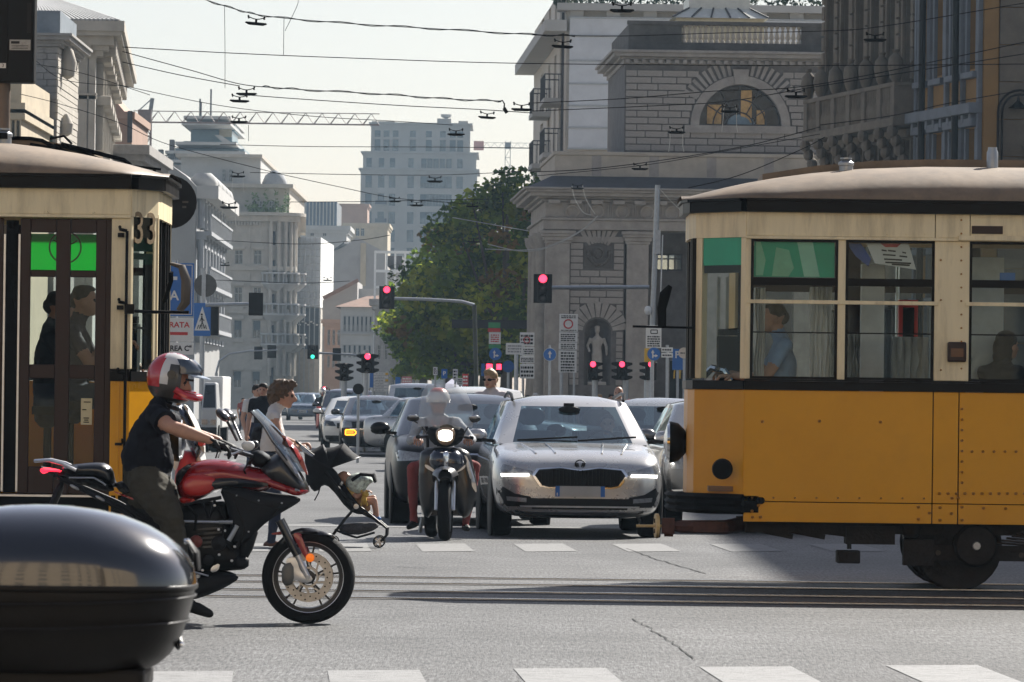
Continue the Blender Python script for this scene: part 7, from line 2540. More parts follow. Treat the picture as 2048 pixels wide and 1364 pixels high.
# ------------------------------------------------------------------ parked scooter at the lower left: only its top box and rack reach the picture
def top_box():
 Y=10.4
 def q(px,py):
  p=pt(px,py,Y)
  return(p.x,p.z)
 x1=q(378,1150)[0]
 t=thing('parked_scooter','scooter with large glossy black top box, close to the viewer and cut off','scooter',(q(60,1300)[0],Y,0))
 gloss=mat('topbox_gloss',(.010,.014,.022),.17,var=.05,vs=3,coat=1,spec=.8)
 half=mat('topbox_satin',(.016,.016,.017),.38,var=.12,vs=30,bump=.04,bs=150)
 # plan outline is a rounded oblong, height from the side outline
 cxm=q(60,1150)[0]
 top=[(378,1165),(374,1140),(362,1118),(345,1100),(320,1080),(280,1056),(230,1036),(170,1021),(110,1014),(60,1013),(0,1020),(-60,1036),(-110,1065),(-140,1100),(-150,1150)]
 def shell(name,prof,m,dmax,W=.235):
  """prof: (px, py) down the right-hand edge; each level is a rounded oblong ring"""
  rings=[]
  for px,py,k in prof:
   xr,z=q(px,py)
   a=xr-cxm
   ring=[]
   for j in range(40):
    th=2*pi*j/40
    c_,s_=math.cos(th),math.sin(th)
    e=2/2.9
    ring.append((cxm+a*math.copysign(abs(c_)**e,c_),Y+.22+W*k*math.copysign(abs(s_)**e,s_),z))
   rings.append(ring)
  return MB().loft(rings).build(name,m,t,smooth=60)
 lid=[(380,1180,1.0),(379,1165,1.0),(374,1143,.99),(362,1120,.97),(345,1100,.93),(318,1078,.86),(280,1056,.76),(230,1036,.62),(180,1024,.47),(125,1016,.28),(90,1013.5,.1)]
 shell('box_lid',lid,gloss,0)
 base=[(272,1352,.66),(300,1340,.74),(326,1318,.82),(348,1285,.90),(362,1245,.95),(371,1215,.975),(375,1190,.985),(376,1184,.985)]
 shell('box_base',base,half,0)
 shell('box_seam',[(376,1188,.99),(382,1184,1.012),(382,1178,1.012),(377,1172,.99)],half,0)
 for py,px in((1212,371),(1262,358)):
  xr,z=q(px,py)
  a=xr-cxm
  pts_=[(cxm+(a+.004)*math.copysign(abs(math.cos(th))**(2/2.9),math.cos(th)),Y+.22+.245*.965*math.copysign(abs(math.sin(th))**(2/2.9),math.sin(th)),z+.012*math.cos(th))for th in[-2.4+2.6*j/20 for j in range(21)]]
  MB().tube(pts_,.0035,6).build('box_rib',half,t)
 x_,z_=q(372,1134)
 mb=MB().tube([(q(350,1100)[0]+.012,Y+.22,q(350,1100)[1]+.012),(q(366,1120)[0]+.012,Y+.22,q(366,1120)[1]+.008),(q(376,1148)[0]+.006,Y+.22,q(376,1148)[1])],[.004,.007,.006],8,flat=3.0,side=(.6,0,.8))
 mb.build('box_latch',M['plastic'],t)
 MB().ell((q(352,1108)[0]+.01,Y+.18,q(352,1108)[1]+.02),.006,8,5).build('latch_pin',M['chrome'],t)
 mb=MB().tube([(q(342,1285)[0],Y+.22,q(342,1285)[1]),(q(345,1296)[0]+.002,Y+.2,q(345,1296)[1]),(q(338,1304)[0],Y+.2,q(338,1304)[1])],.008,8)
 mb.build('key_lock',M['plastic'],t)
 MB().ell((q(343,1298)[0]+.006,Y+.18,q(343,1298)[1]),.007,8,5).build('lock_cap',M['chrome'],t)
 # lid trim strip
 # rack, tail and rear of the scooter below the picture
 xa,za=q(283,1352)
 MB().box(cxm-.12,xa,Y+.08,Y+.36,za-.035,za+.008).build('rack',M['plastic'],t,smooth=None,bevel=.01)
 MB().loft([[(x,Y+.22+w_*math.cos(a),z+h*math.sin(a))for a in[2*pi*k/14 for k in range(14)]]for x,z,w_,h in((xa-.05,.78,.08,.06),(xa-.25,.74,.16,.14),(xa-.6,.68,.2,.2),(xa-.9,.6,.2,.25),(xa-1.2,.5,.18,.2))]).build('tail_body',M['bikeblack'],t)
 for s in(-1,1):
  MB().tube([(xa-.06,Y+.22+s*.09,za-.03),(xa-.25,Y+.22+s*.1,.82),(xa-.5,Y+.22+s*.12,.80)],.014,8).build('rack_tube',M['steel'],t)
 MB().loft([[(x,Y+.22+.15*math.cos(a),z+.05*math.sin(a))for a in[2*pi*k/12 for k in range(12)]]for x,z in((xa-.45,.86),(xa-.7,.86),(xa-1.1,.80))]).build('seat',M['seat'],t)
 ty=MB().lathe([(.15,-.05),(.21,-.055),(.235,-.04),(.24,0),(.235,.04),(.21,.055),(.15,.05)],(xa-.45,Y+.22,.24),(0,1,0),28).build('tyre',M['rubber'],t)
 MB().lathe([(.02,-.05),(.15,-.045),(.155,0),(.15,.045),(.02,.05)],(xa-.45,Y+.22,.24),(0,1,0),20).build('rim',M['rim'],ty)
 MB().lathe([(.02,-.05),(.15,-.045),(.155,0),(.15,.045),(.02,.05)],(xa-1.75,Y+.22,.24),(0,1,0),20).build('rim',M['rim'],t)
 MB().lathe([(.15,-.05),(.21,-.055),(.24,0),(.21,.055),(.15,.05)],(xa-1.75,Y+.22,.24),(0,1,0),28).build('tyre',M['rubber'],t)
 MB().tube([(xa-1.75,Y+.22,.24),(xa-1.6,Y+.22,.7),(xa-1.55,Y+.22,1.0)],.03,8).build('fork',M['bikeblack'],t)
 MB().tube([(xa-1.55,Y-.08,1.02),(xa-1.58,Y+.22,1.0),(xa-1.55,Y+.52,1.02)],.014,8).build('handlebar',M['bikeblack'],t)
 MB().bar((xa-1.55,Y+.22,.8),(xa-1.3,Y+.22,.3),.3,.06).build('leg_shield',M['bikeblack'],t,smooth=None,bevel=.02)
 MB().box(xa-1.35,xa-.7,Y+.06,Y+.38,.22,.30).build('floor_board',M['plastic'],t,smooth=None,bevel=.01)
 MB().bar((xa-.8,Y+.22,.25),(xa-.85,Y+.1,.01),.03,.03).build('stand',M['steel'],t,smooth=None)
top_box()
# ------------------------------------------------------------------ parked white scooter seen between tram and motorcyclist
def white_scooter():
 Y=46.0
 f=Fr(Y)
 def q(px,py):
  p=pt(px,py,Y)
  return(p.x,p.z)
 t=thing('white_scooter','parked white scooter with tall dark screen and red leg shield behind the motorcyclist','scooter',(q(380,1000)[0],Y,0))
 def pf(nm,pl,y,T,m,e=.3):
  mb=MB();puff(mb,smoothpoly([q(*p)for p in pl],1),Y+y,T,.03,e);return mb.build(nm,m,t,smooth=60)
 pf('screen',[(352,800),(368,812),(390,850),(404,905),(398,930),(376,890),(356,840)],0,.16,mat('navy_screen',(.02,.035,.075),.25,coat=1),.4)
 pf('screen_edge',[(366,808),(376,812),(402,858),(412,905),(404,905),(390,858)],0,.18,mat('pale_plastic',(.55,.54,.50),.5),.5)
 pf('leg_shield',[(362,900),(392,905),(396,960),(378,1010),(356,1010),(348,960)],-.02,.15,M['signred'],.4)
 pf('front_panel',[(392,895),(412,900),(412,980),(396,985)],0,.14,M['white'],.4)
 pf('front_panel',[(346,905),(364,896),(360,930),(350,945)],-.14,.03,M['white'],.4)
 for px in(402,300):
  c_=(q(px,1000)[0],Y,.25)
  ty=MB().lathe([(.15,-.05),(.22,-.055),(.25,0),(.22,.055),(.15,.05)],c_,(0,1,0),24).build('tyre',M['rubber'],t)
  MB().lathe([(.02,-.05),(.16,-.045),(.16,.045),(.02,.05)],c_,(0,1,0),16).build('rim',M['rim'],ty)
 MB().tube([(q(402,1000)[0],Y,.25),(q(392,900)[0],Y,.8)],.03,8).build('fork',M['alu'],t)
 pf('rear_body',[(280,960),(330,965),(345,1010),(330,1040),(290,1030),(272,990)],0,.18,M['white'],.4)
 pf('seat',[(276,950),(335,955),(338,966),(280,962)],0,.14,M['seat'],.4)
 MB().cyl((q(404,892)[0],Y-.3,q(404,886)[1]),(q(404,892)[0],Y+.3,q(404,886)[1]),.016,n=8).build('handlebar',M['bikeblack'],t)
 MB().cyl((q(406,892)[0],Y-.32,q(404,886)[1]),(q(408,892)[0],Y-.2,q(404,886)[1]),.026,n=10).build('grip',M['signred'],t)
 MB().box(q(300,1040)[0],q(400,1040)[0],Y-.1,Y+.1,.22,.30).build('floor_board',M['plastic'],t,smooth=None)
white_scooter()
# ------------------------------------------------------------------ people
def blob_head(mb,c,fwd,up,k=1.0):
 """skull, jaw, nose, brow, ears, chin in one go; c = centre of the head, k = 1 for a head 0.235 m high"""
 f=V(fwd).normalized();u=V(up);u=(u-f*u.dot(f)).normalized();s=u.cross(f)
 R=Matrix((s,f,u)).transposed()
 h=.1175*k
 c=V(c)
 def p(a,b,d):
  return c+s*a*h+f*b*h+u*d*h
 mb.ell(p(0,-.12,.22),(.66*h,.82*h,.78*h),16,10,rot=R)
 mb.ell(p(0,.20,-.28),(.56*h,.58*h,.70*h),14,9,rot=R)
 mb.ell(p(0,.46,-.74),(.30*h,.24*h,.22*h),10,6,rot=R)
 mb.tube([p(0,.70,.12),p(0,.86,-.06),p(0,.92,-.22)],[.09*h,.12*h,.16*h],8,rnd=True)
 mb.ell(p(0,.62,.22),(.42*h,.16*h,.10*h),10,6,rot=R)
 mb.ell(p(0,.68,-.48),(.22*h,.10*h,.08*h),8,5,rot=R)
 for sg in(-1,1):
  mb.ell(p(.66*sg,-.05,-.10),(.09*h,.20*h,.30*h),8,6,rot=R)
 return p,h
def hand(mb,wrist,dirv,nrm,k=1.0,curl=.9,thumb=1,spread=.10):
 """palm, four unequal bent fingers and a thumb leaving the side of the palm"""
 d=V(dirv).normalized();n=V(nrm);n=(n-d*n.dot(d)).normalized();s=d.cross(n)
 w=V(wrist)
 mb.tube([w-d*.01*k,w+d*.045*k,w+d*.085*k],[.026*k,.036*k,.038*k],10,flat=.42,side=s,rnd=True)
 for i,(o,L)in enumerate(((-.028,.070),(-.0095,.080),(.0095,.076),(.028,.060))):
  b=w+d*.088*k+s*o*k
  pts,dd,q=[b],d+s*(i-1.5)*spread,b
  for j,fr in enumerate((.42,.33,.25)):
   ang=curl*(j+.6)*.62
   dv_=(d*math.cos(ang)-n*math.sin(ang)+s*(i-1.5)*spread*(1-j*.3)).normalized()
   q=q+dv_*L*fr*k
   pts.append(q)
  mb.tube(pts,[.0095*k,.009*k,.0082*k,.0068*k],7,rnd=True)
 b=w+d*.025*k-s*.030*thumb*k
 mb.tube([b,b+(d*.6-s*thumb*.6-n*.4).normalized()*.036*k,b+(d*.6-s*thumb*.6-n*.4).normalized()*.036*k+(d*.8-n*.6*curl).normalized()*.03*k],[.0125*k,.011*k,.008*k],7,rnd=True)
def figure(name,label,J,fwd,mats,k=1.0,head=True,voxel=.014,sleeve=.55,shorts=None,face=True,hands=(),belly=1.0,hk=1.0,headup=(0,0,1),headfwd=None,foot=True,group=None,waist=.34,legk=1.0,fold=.005):
 """one continuous body; the skin is one mesh whose faces take cloth or skin by the limb they lie on.
    J: joints in world space. sleeve: bare from this fraction of the arm (0 shoulder, 1 elbow, 2 wrist)."""
 mb=MB()
 segs=[]
 def limb(pts,rs,key,flat=None,side=None,n=12):
  mb.tube(pts,rs,n,flat=flat,side=side,rnd=True)
  pts=[V(p)for p in pts]
  for i in range(len(pts)-1):
   segs.append((pts[i],pts[i+1],(rs[i]+rs[i+1])/2,key))
 j={a:V(b)for a,b in J.items()}
 sside=(j['shR']-j['shL']).normalized()
 hipc=(j['hipL']+j['hipR'])/2
 nk=(j['shL']+j['shR'])/2+(j['head']-(j['shL']+j['shR'])/2)*.12
 chest=hipc.lerp(nk,.70)+V(j.get('bend',(0,0,0)))
 wst=hipc.lerp(nk,waist)+V(j.get('bend',(0,0,0)))*.8
 limb([hipc-(nk-hipc).normalized()*.05*k,hipc.lerp(wst,.5)],[.165*k,.16*k],'bottom',.66*belly,sside,18)
 limb([hipc.lerp(wst,.4),wst,chest,nk-(nk-chest)*.18],[.155*k,.15*k*(1+(belly-1)*.5),.172*k,.13*k],'top',[.72*belly,.74*belly,.66,.55],sside,18)
 for s in 'LR':
  limb([chest.lerp(nk,.75).lerp(j['sh'+s],.35),j['sh'+s]],[.075*k,.062*k],'top')
  if 'el'+s in j:
   limb([j['sh'+s],j['sh'+s].lerp(j['el'+s],.5),j['el'+s]],[.060*k,.051*k,.042*k],'arm'+s)
   limb([j['el'+s],j['el'+s].lerp(j['wr'+s],.35),j['wr'+s]],[.043*k,.044*k,.027*k],'fore'+s)
  if 'kn'+s in j:
   limb([j['hip'+s],j['hip'+s].lerp(j['kn'+s],.4),j['kn'+s]],[.092*k*legk,.084*k*legk,.060*k*legk],'thigh'+s)
   limb([j['kn'+s],j['kn'+s].lerp(j['an'+s],.32),j['an'+s]],[.058*k*legk,.056*k*legk,.038*k*legk],'calf'+s)
   if foot and 'toe'+s in j:
    d=(j['toe'+s]-j['an'+s]);d.z*=.3;d.normalize()
    heel=j['an'+s]-d*.045*k+V((0,0,-.05*k))
    limb([heel,j['an'+s].lerp(j['toe'+s],.5)+V((0,0,-.02*k)),j['toe'+s]],[.036*k,.038*k,.028*k],'foot'+s)
 p=None
 hf=headfwd or fwd
 limb([nk-(j['head']-nk)*.1,j['head'].lerp(nk,.35)],[.062*k,.056*k],'neck')
 if head:
  p,h=blob_head(mb,j['head'],hf,headup,hk*k)
  segs.append((j['head']-V((0,0,.02)),j['head']+V((0,0,.02)),.1*k,'head'))
 me=remesh(mb,voxel,2)
 nfb=len(me.polygons)
 keys=list(mats.keys())
 for m_ in mats.values():
  me.materials.append(m_)
 n=len(me.polygons)
 cen=np.empty(n*3)
 me.polygons.foreach_get('center',cen)
 cen=cen.reshape(-1,3)
 best=np.full(n,1e9)
 idx=np.zeros(n,int)
 tt=np.zeros(n)
 for i,(a,b,r,key)in enumerate(segs):
  a_,d_=np.array(a),np.array(b-a)
  t_=np.clip(((cen-a_)@d_)/max(d_@d_,1e-9),0,1)
  dist=np.linalg.norm(cen-a_-t_[:,None]*d_,axis=1)-r
  m_=dist<best
  best[m_],idx[m_],tt[m_]=dist[m_],i,t_[m_]
 cnt={}
 order=[]
 for i,sg in enumerate(segs):
  order.append(cnt.get(sg[3],0));cnt[sg[3]]=cnt.get(sg[3],0)+1
 out=np.zeros(n,int)
 K={a:i for i,a in enumerate(keys)}
 for q in range(n):
  key=segs[idx[q]][3]
  fr=(order[idx[q]]+tt[q])/cnt[key]
  if key in('top','bottom'):
   m_=key
  elif key.startswith('arm'):
   m_='top' if fr<sleeve else 'skin'
  elif key.startswith('fore'):
   m_='top' if fr+1<sleeve else 'skin'
  elif key.startswith('thigh'):
   m_='bottom' if shorts is None or fr<shorts else 'skin'
  elif key.startswith('calf'):
   m_='bottom' if shorts is None or fr+1<shorts else 'skin'
  elif key.startswith('foot'):
   m_='shoe'
  else:
   m_='skin'
  out[q]=K.get(m_,0)
 if head and face and p:
  dk=K.get('dark',K['skin'])
  lip=K.get('lip',K['skin'])
  pts=np.array([p(.27,.66,.06),p(-.27,.66,.06)])
  for q in range(n):
   if segs[idx[q]][3]=='head' or segs[idx[q]][3]=='neck':
    if np.min(np.linalg.norm(pts-cen[q],axis=1))<.014*hk*k:
     out[q]=dk
    elif np.linalg.norm(np.array(p(0,.76,-.48))-cen[q])<.019*hk*k:
     out[q]=lip
 me.polygons.foreach_set('material_index',out.astype(np.int32))
 cl=set()
 for q in range(n):
  if keys[out[q]]in('top','bottom'):
   cl.update(me.polygons[q].vertices)
 nv_={i:me.vertices[i].normal.copy()for i in cl}
 for i in cl:
  v=me.vertices[i]
  w_=noise.noise(v.co*9)*.7+abs(noise.noise(V((v.co.x*14,v.co.y*14,v.co.z*24))))*.9-.3
  v.co+=nv_[i]*(w_*fold*2+fold*.6)
 me.shade_smooth()
 # hands are joined to the same mesh
 if hands:
  hb=MB()
  for hargs in hands:
   hand(hb,*hargs[:3],**hargs[3])
  bm=bmesh.new()
  bm.from_mesh(me)
  hm_=hb.mesh('hand',[],80)
  o0=len(bm.faces)
  bm.from_mesh(hm_)
  bm.faces.ensure_lookup_table()
  gi=K.get('glove',K['skin'])
  for f_ in bm.faces[o0:]:
   f_.material_index=gi
   f_.smooth=True
  bm.to_mesh(me)
  bm.free()
 base=V(((j['hipL']+j['hipR'])/2).to_tuple())
 zs=[v.co.z for v in me.vertices]
 base.z=min(zs)
 me.transform(Matrix.Translation(-base))
 o=bpy.data.objects.new(name,me)
 C.objects.link(o)
 o.location=base
 BASE[o.name]=base
 tag(o,label,'person',group)
 return o,p
def hair(o,p,h,m,parts,noise_=.012,voxel=.012):
 mb=MB()
 for a,b,d,ra,rb,rd in parts:
  mb.ell(p(a,b,d),(ra*h,rb*h,rd*h),14,9)
 me=remesh(mb,voxel,1)
 for v in me.vertices:
  n_=noise.noise_vector(v.co*28)
  v.co+=V(n_)*noise_
 me.materials.append(m)
 me.shade_smooth()
 me.transform(Matrix.Translation(-BASE[o.name]))
 ob=bpy.data.objects.new('hair',me)
 C.objects.link(ob)
 ob.parent=o
 return ob
M['navycloth']=mat('navy_cotton',(.010,.011,.016),.85,var=.25,vs=7,bump=.35,bs=11)
M['khaki']=mat('olive_cotton',(.045,.040,.028),.9,var=.25,vs=8,bump=.5,bs=12)
M['whitecloth']=mat('white_cotton',(.62,.60,.58),.85,var=.08,vs=8,bump=.35,bs=14)
M['greycloth']=mat('pale_pinkish_cotton',(.52,.46,.46),.85,var=.1,vs=8,bump=.3,bs=14)
M['shoe']=mat('black_shoe',(.012,.012,.012),.6,var=.2)
M['redcloth']=mat('dull_red_cotton',(.26,.055,.05),.85,var=.2,vs=8,bump=.3,bs=14)
M['bluecloth']=mat('pale_blue_cotton',(.22,.36,.58),.85,var=.12,vs=8,bump=.3,bs=14)
M['greyjacket']=mat('grey_jacket',(.36,.38,.40),.85,var=.25,vs=9,bump=.4,bs=14)
M['hairbrown']=mat('brown_hair',(.09,.055,.03),.6,var=.5,vs=30,stretch=(1,1,.3))
M['hairdark']=mat('dark_hair',(.018,.014,.012),.6,var=.4,vs=30)
M['hairfair']=mat('fair_hair',(.30,.20,.10),.6,var=.4,vs=30)
M['dark']=mat('eye_dark',(.02,.015,.012),.4,var=.1)
M['lip']=mat('lip',(.36,.13,.10),.5,var=.1)
M['jeans']=mat('dark_jeans',(.02,.03,.06),.85,var=.25,vs=9)
M['glove']=mat('black_glove',(.02,.02,.022),.6,var=.4,vs=30,bump=.3,bs=40)
BASEM=dict(skin=M['skin'],dark=M['dark'],lip=M['lip'])
H1=.1175
# --- motorcyclist
def rider():
 def j(px,py,y=0.0):
  p=pt(px,py,YM)
  return V((p.x,YM+y,p.z))
 J=dict(head=j(348,762),shL=j(310,828,.19),shR=j(316,830,-.19),elL=j(352,862,.33),elR=j(345,852,-.33),wrL=j(432,882,.35),wrR=j(428,880,-.35),hipL=j(296,962,.10),hipR=j(296,962,-.10),knL=j(352,1040,.24),knR=j(350,1022,-.24),anL=j(374,1136,.20),anR=j(366,1140,-.22),toeL=j(436,1160,.22),toeR=j(440,1165,-.23),bend=V((-.035,0,0)))
 J['knR']=j(346,1036,-.26);J['anR']=j(376,1190,-.27);J['toeR']=j(424,1224,-.28)
 J['knL']=j(350,1030,.25);J['anL']=j(376,1125,.24);J['toeL']=j(440,1150,.25)
 hd=[(j(430,879,-.35),(.90,0,-.42),(.35,0,1),dict(k=1.1,curl=1.0,thumb=-1)),(j(432,881,.35),(.90,0,-.42),(.35,0,1),dict(k=1.1,curl=1.0,thumb=1))]
 o,p=figure('person','motorcyclist in black t-shirt, olive trousers and red white helmet',J,(1,0,-.12),dict(BASEM,top=M['navycloth'],bottom=M['khaki'],shoe=M['shoe'],glove=M['glove']),k=1.06,voxel=.012,sleeve=.62,hands=hd,belly=1.28,legk=1.32,fold=.007,hk=.98,headfwd=(1,-.12,-.25))
 # loose sleeve hems and a belt
 sh,el=V(J['shR']),V(J['elR'])
 # full-face helmet with open visor
 c=V(J['head'])+V((-.012,0,.025))
 f=V((1,-.12,-.14)).normalized();s=V((0,0,1)).cross(f).normalized();u=f.cross(s)
 R=Matrix((f,s,u)).transposed()
 def hp(a,b,d):
  return c+f*a+s*b+u*d
 hel=dict(white=mat('helmet_white',(.66,.66,.65),.18,var=.04,coat=1),red=mat('helmet_red',(.48,.02,.03),.2,var=.05,coat=1),black=mat('helmet_black',(.012,.012,.013),.3,var=.1,coat=.6),grey=mat('helmet_grey',(.05,.048,.046),.3,var=.1,coat=.6))
 n,kk=36,22
 mb=MB()
 ml=[hel['white'],hel['red'],hel['black'],hel['grey']]
 for i in range(kk+1):
  a=pi*i/kk
  for jn in range(n):
   t=2*pi*jn/n
   x=.158*math.sin(a)*math.cos(t);y=.130*math.sin(a)*math.sin(t);z=.150*math.cos(a)
   if z<0:
    x*=1+.25*max(0,math.cos(t))*min(1,-z/.12)
    z*=1.12
   mb.v.append(tuple(hp(x,y,z)))
 for i in range(kk):
  for jn in range(n):
   k2=(jn+1)%n
   a=pi*(i+.5)/kk;t=2*pi*(jn+.5)/n
   x=.158*math.sin(a)*math.cos(t);z=.150*math.cos(a)
   ct=math.cos(t)
   if ct>.45 and-.062<z<.060 and x>.03:
    continue
   if i>18:
    continue
   mcol=3
   if x<-.045 and z>-.06:mcol=1
   elif z>.105:mcol=0 if abs(math.sin(t))*math.sin(a)>.2 else 1
   elif z>-.045 and x<.0:mcol=0
   elif z>.085:mcol=0
   if z<=-.062 and x>.045:mcol=1
   if z<-.11:mcol=2
   mb.f.append((i*n+jn,i*n+k2,(i+1)*n+k2,(i+1)*n+jn));mb.m.append(mcol)
 ho=mb.build('helmet',ml,o,smooth=70)
 sm_=ho.modifiers.new('thick','SOLIDIFY');sm_.thickness=.018;sm_.offset=0
 # visor flipped up, its bright tip standing forward
 rings=[]
 for tz,z0,x0 in((0,.028,.172),(.33,.062,.182),(.66,.092,.160),(1,.12,.125)):
  rings.append([tuple(hp(x0*math.cos(th)+.02*(1-tz),.145*math.sin(th),z0+.012*math.cos(th)))for th in[-1.25+2.5*q/16 for q in range(17)]])
 MB().loft(rings,caps=False,closed=False).build('visor',mat('visor_tint',(.03,.045,.07),.06,coat=1),ho,smooth=70)
 mb=MB()
 rings=[[tuple(hp(x0*math.cos(th),.14*math.sin(th),z0))for th in[-.9+1.8*q/12 for q in range(13)]]for x0,z0 in((.185,.04),(.250,.026),(.252,.020),(.186,.030))]
 mb.loft(rings,caps=False,closed=False)
 mb.build('peak',mat('clear_peak',(.45,.52,.60),.08,coat=1),ho,smooth=60)
 MB().cyl(hp(.02,-.135,.02),hp(.02,-.15,.02),.028).build('visor_hinge',hel['black'],ho)
 MB().tube([hp(.05,-.12,-.07),hp(.11,-.105,-.10),hp(.175,-.05,-.108),hp(.19,0,-.105)],[.03,.033,.034,.034],10,flat=.8).build('chin_bar',hel['red'],ho)
 MB().tube([hp(-.05,-.09,-.165),hp(.04,-.08,-.19),hp(.07,0,-.2)],.014,8).build('chin_strap',M['plastic'],ho)
 MB().tube([hp(.11,-.1,.0),hp(.15,-.055,.0)],.008,6).build('glasses',M['plastic'],o)
 # trouser belt and sleeve hem
 a=V(J['shR']).lerp(V(J['elR']),.62)
 d=(V(J['elR'])-V(J['shR'])).normalized()
 MB().tube([a-d*.06,a-d*.02,a+d*.012],[.073,.076,.080],16).build('sleeve',M['navycloth'],o)
 a=V(J['shL']).lerp(V(J['elL']),.62);d=(V(J['elL'])-V(J['shL'])).normalized()
 MB().tube([a-d*.06,a+d*.012],[.072,.080],16).build('sleeve',M['navycloth'],o)
rider()
# --- scooter rider
def scooter_rider():
 Y=56.0+.95
 f=Fr(Y)
 def j(px,py,y=0.0):
  return V((f.x(px,900),Y+y,f.z(px,py)))
 J=dict(head=j(877,806),shL=j(914,846,.05),shR=j(838,846,.05),elL=j(946,880,-.12),elR=j(822,882,-.12),wrL=j(941,876,-.42),wrR=j(836,876,-.42),hipL=j(902,935,.05),hipR=j(862,935,.05),knL=j(950,940,-.42),knR=j(832,940,-.42),anL=j(935,1045,-.35),anR=j(832,1038,-.35),toeL=j(940,1055,-.5),toeR=j(826,1050,-.5))
 J['knL']=j(952,932,-.40);J['knR']=j(828,935,-.40);J['toeR']=j(822,1052,-.5)
 hd=[(V(J['wrL']),(-.1,-1,-.15),(0,0,1),dict(curl=1.1,thumb=-1)),(V(J['wrR']),(.1,-1,-.15),(0,0,1),dict(curl=1.1,thumb=1))]
 o,p=figure('person','scooter rider in grey jacket and red trousers under a red white helmet',J,(0,-1,0),dict(BASEM,top=M['greyjacket'],bottom=M['redcloth'],shoe=M['shoe']),k=1.0,voxel=.014,sleeve=1.9,hands=hd)
 c=V(J['head'])+V((0,.0,.04))
 mb=MB()
 n,kk=28,12
 for i in range(kk+1):
  a=pi*.56*i/kk
  for q in range(n):
   t=2*pi*q/n
   mb.v.append((c.x+.125*math.sin(a)*math.cos(t),c.y+.145*math.sin(a)*math.sin(t),c.z-.01+.135*math.cos(a)))
 for i in range(kk):
  for q in range(n):
   mb.f.append((i*n+q,i*n+(q+1)%n,(i+1)*n+(q+1)%n,(i+1)*n+q));mb.m.append(1 if 2<=i<=5 else 0)  # white crown above the red band stands in for a highlight
 ho=mb.build('helmet',[mat('helmet_white'),mat('helmet_faded_red',(.45,.09,.08),.35,var=.1)],o,smooth=60)
 sm_=ho.modifiers.new('thick','SOLIDIFY');sm_.thickness=.02
 MB().tube([(c.x-.07,c.y-.1,c.z-.06),(c.x-.05,c.y-.09,c.z-.16),(c.x+.05,c.y-.09,c.z-.16),(c.x+.07,c.y-.1,c.z-.06)],.008,6).build('chin_strap',M['plastic'],o)
 mb=MB()
 for sx in(-1,1):
  mb.tube([(c.x+sx*.035+.024*math.cos(a),c.y-.125,c.z-.035+.018*math.sin(a))for a in[2*pi*q/12 for q in range(13)]],.004,5)
 mb.build('glasses',M['plastic'],o)
 # open jacket front and collar
 for sx in(-1,1):
  MB().tube([(c.x+sx*.13,Y-.02,c.z-.20),(c.x+sx*.105,Y-.155,c.z-.36),(c.x+sx*.10,Y-.17,c.z-.55)],.016,6,flat=.5).build('strap',M['plastic'],o)
 MB().tube([(c.x,Y-.135,c.z-.27),(c.x+.005,Y-.165,c.z-.4),(c.x,Y-.17,c.z-.6)],.009,6).build('zip',M['plastic'],o)
 MB().tube([(f.x(866,840),Y-.08,f.z(877,842)),(f.x(877,840),Y-.15,f.z(877,862)),(f.x(888,840),Y-.08,f.z(877,842))],.02,8).build('collar',mat('pink_scarf',(.42,.22,.2),.8,var=.2),o)
scooter_rider()
# --- woman with the pushchair
YW=53.2
fW=Fr(YW)
def jw(px,py,y=0.0):
 return V((fW.x(px,py),YW+y,fW.z(px,py)))
def woman():
 J=dict(head=jw(570,791),shL=jw(545,832,.16),shR=jw(548,832,-.16),elL=jw(560,878,.20),elR=jw(562,880,-.20),wrL=jw(598,890,.13),wrR=jw(592,893,-.13),hipL=jw(540,925,.09),hipR=jw(540,925,-.09),knL=jw(520,1010,.09),knR=jw(555,1010,-.09),anL=jw(478,1072,.08),anR=jw(545,1080,-.09),toeL=jw(496,1092,.08),toeR=jw(572,1090,-.1))
 hd=[(J['wrR'],(1,0,.1),(.1,-.3,1),dict(curl=1.3,thumb=-1,k=.92)),(J['wrL'],(1,0,.1),(.1,.3,1),dict(curl=1.3,thumb=1,k=.92))]
 o,p=figure('person','woman in sleeveless white top pushing the black pushchair over the crossing',J,(1,-.05,-.10),dict(BASEM,top=M['whitecloth'],bottom=M['jeans'],shoe=mat('sandal',(.09,.035,.02),.6,var=.3)),k=1.0,voxel=.011,sleeve=.10,hands=hd,hk=1.06,belly=1.2,headfwd=(1,-.12,-.14))
 hair(o,p,H1*1.06,M['hairbrown'],[(0,-.28,.48,.84,1.0,.80),(0,-.62,.05,.78,.68,.86),(0,-.66,-.50,.56,.46,.60),(0,.12,.88,.70,.66,.40),(.5,-.1,.2,.3,.5,.5),(-.5,-.1,.2,.3,.5,.5),(.3,.3,.9,.3,.34,.3),(-.3,.2,.95,.3,.34,.3),(.3,-.9,.5,.36,.3,.4)],.024,.009)
 mb=MB()
 for sy in(-.10,.10):
  mb.tube([jw(548,850,sy-.07),jw(541,828,sy),jw(528,840,sy+.02),jw(522,870,sy)],.012,6)
 mb.build('bag_strap',M['plastic'],o)
 MB().tube([jw(540,905,-.165),jw(575,900,-.13)],.006,6).build('waist_cord',M['plastic'],o)
 b=MB()
 puff(b,smoothpoly([(jw(*q).x,jw(*q).z)for q in((505,858),(526,850),(536,880),(532,925),(512,930),(502,900))],1),YW,.12,.03,.4)
 tag(b.build('rucksack',mat('dark_rucksack',(.02,.02,.024),.8,var=.3,bump=.3),smooth=60),'dark rucksack on the back of the woman pushing the pushchair','bag')
woman()
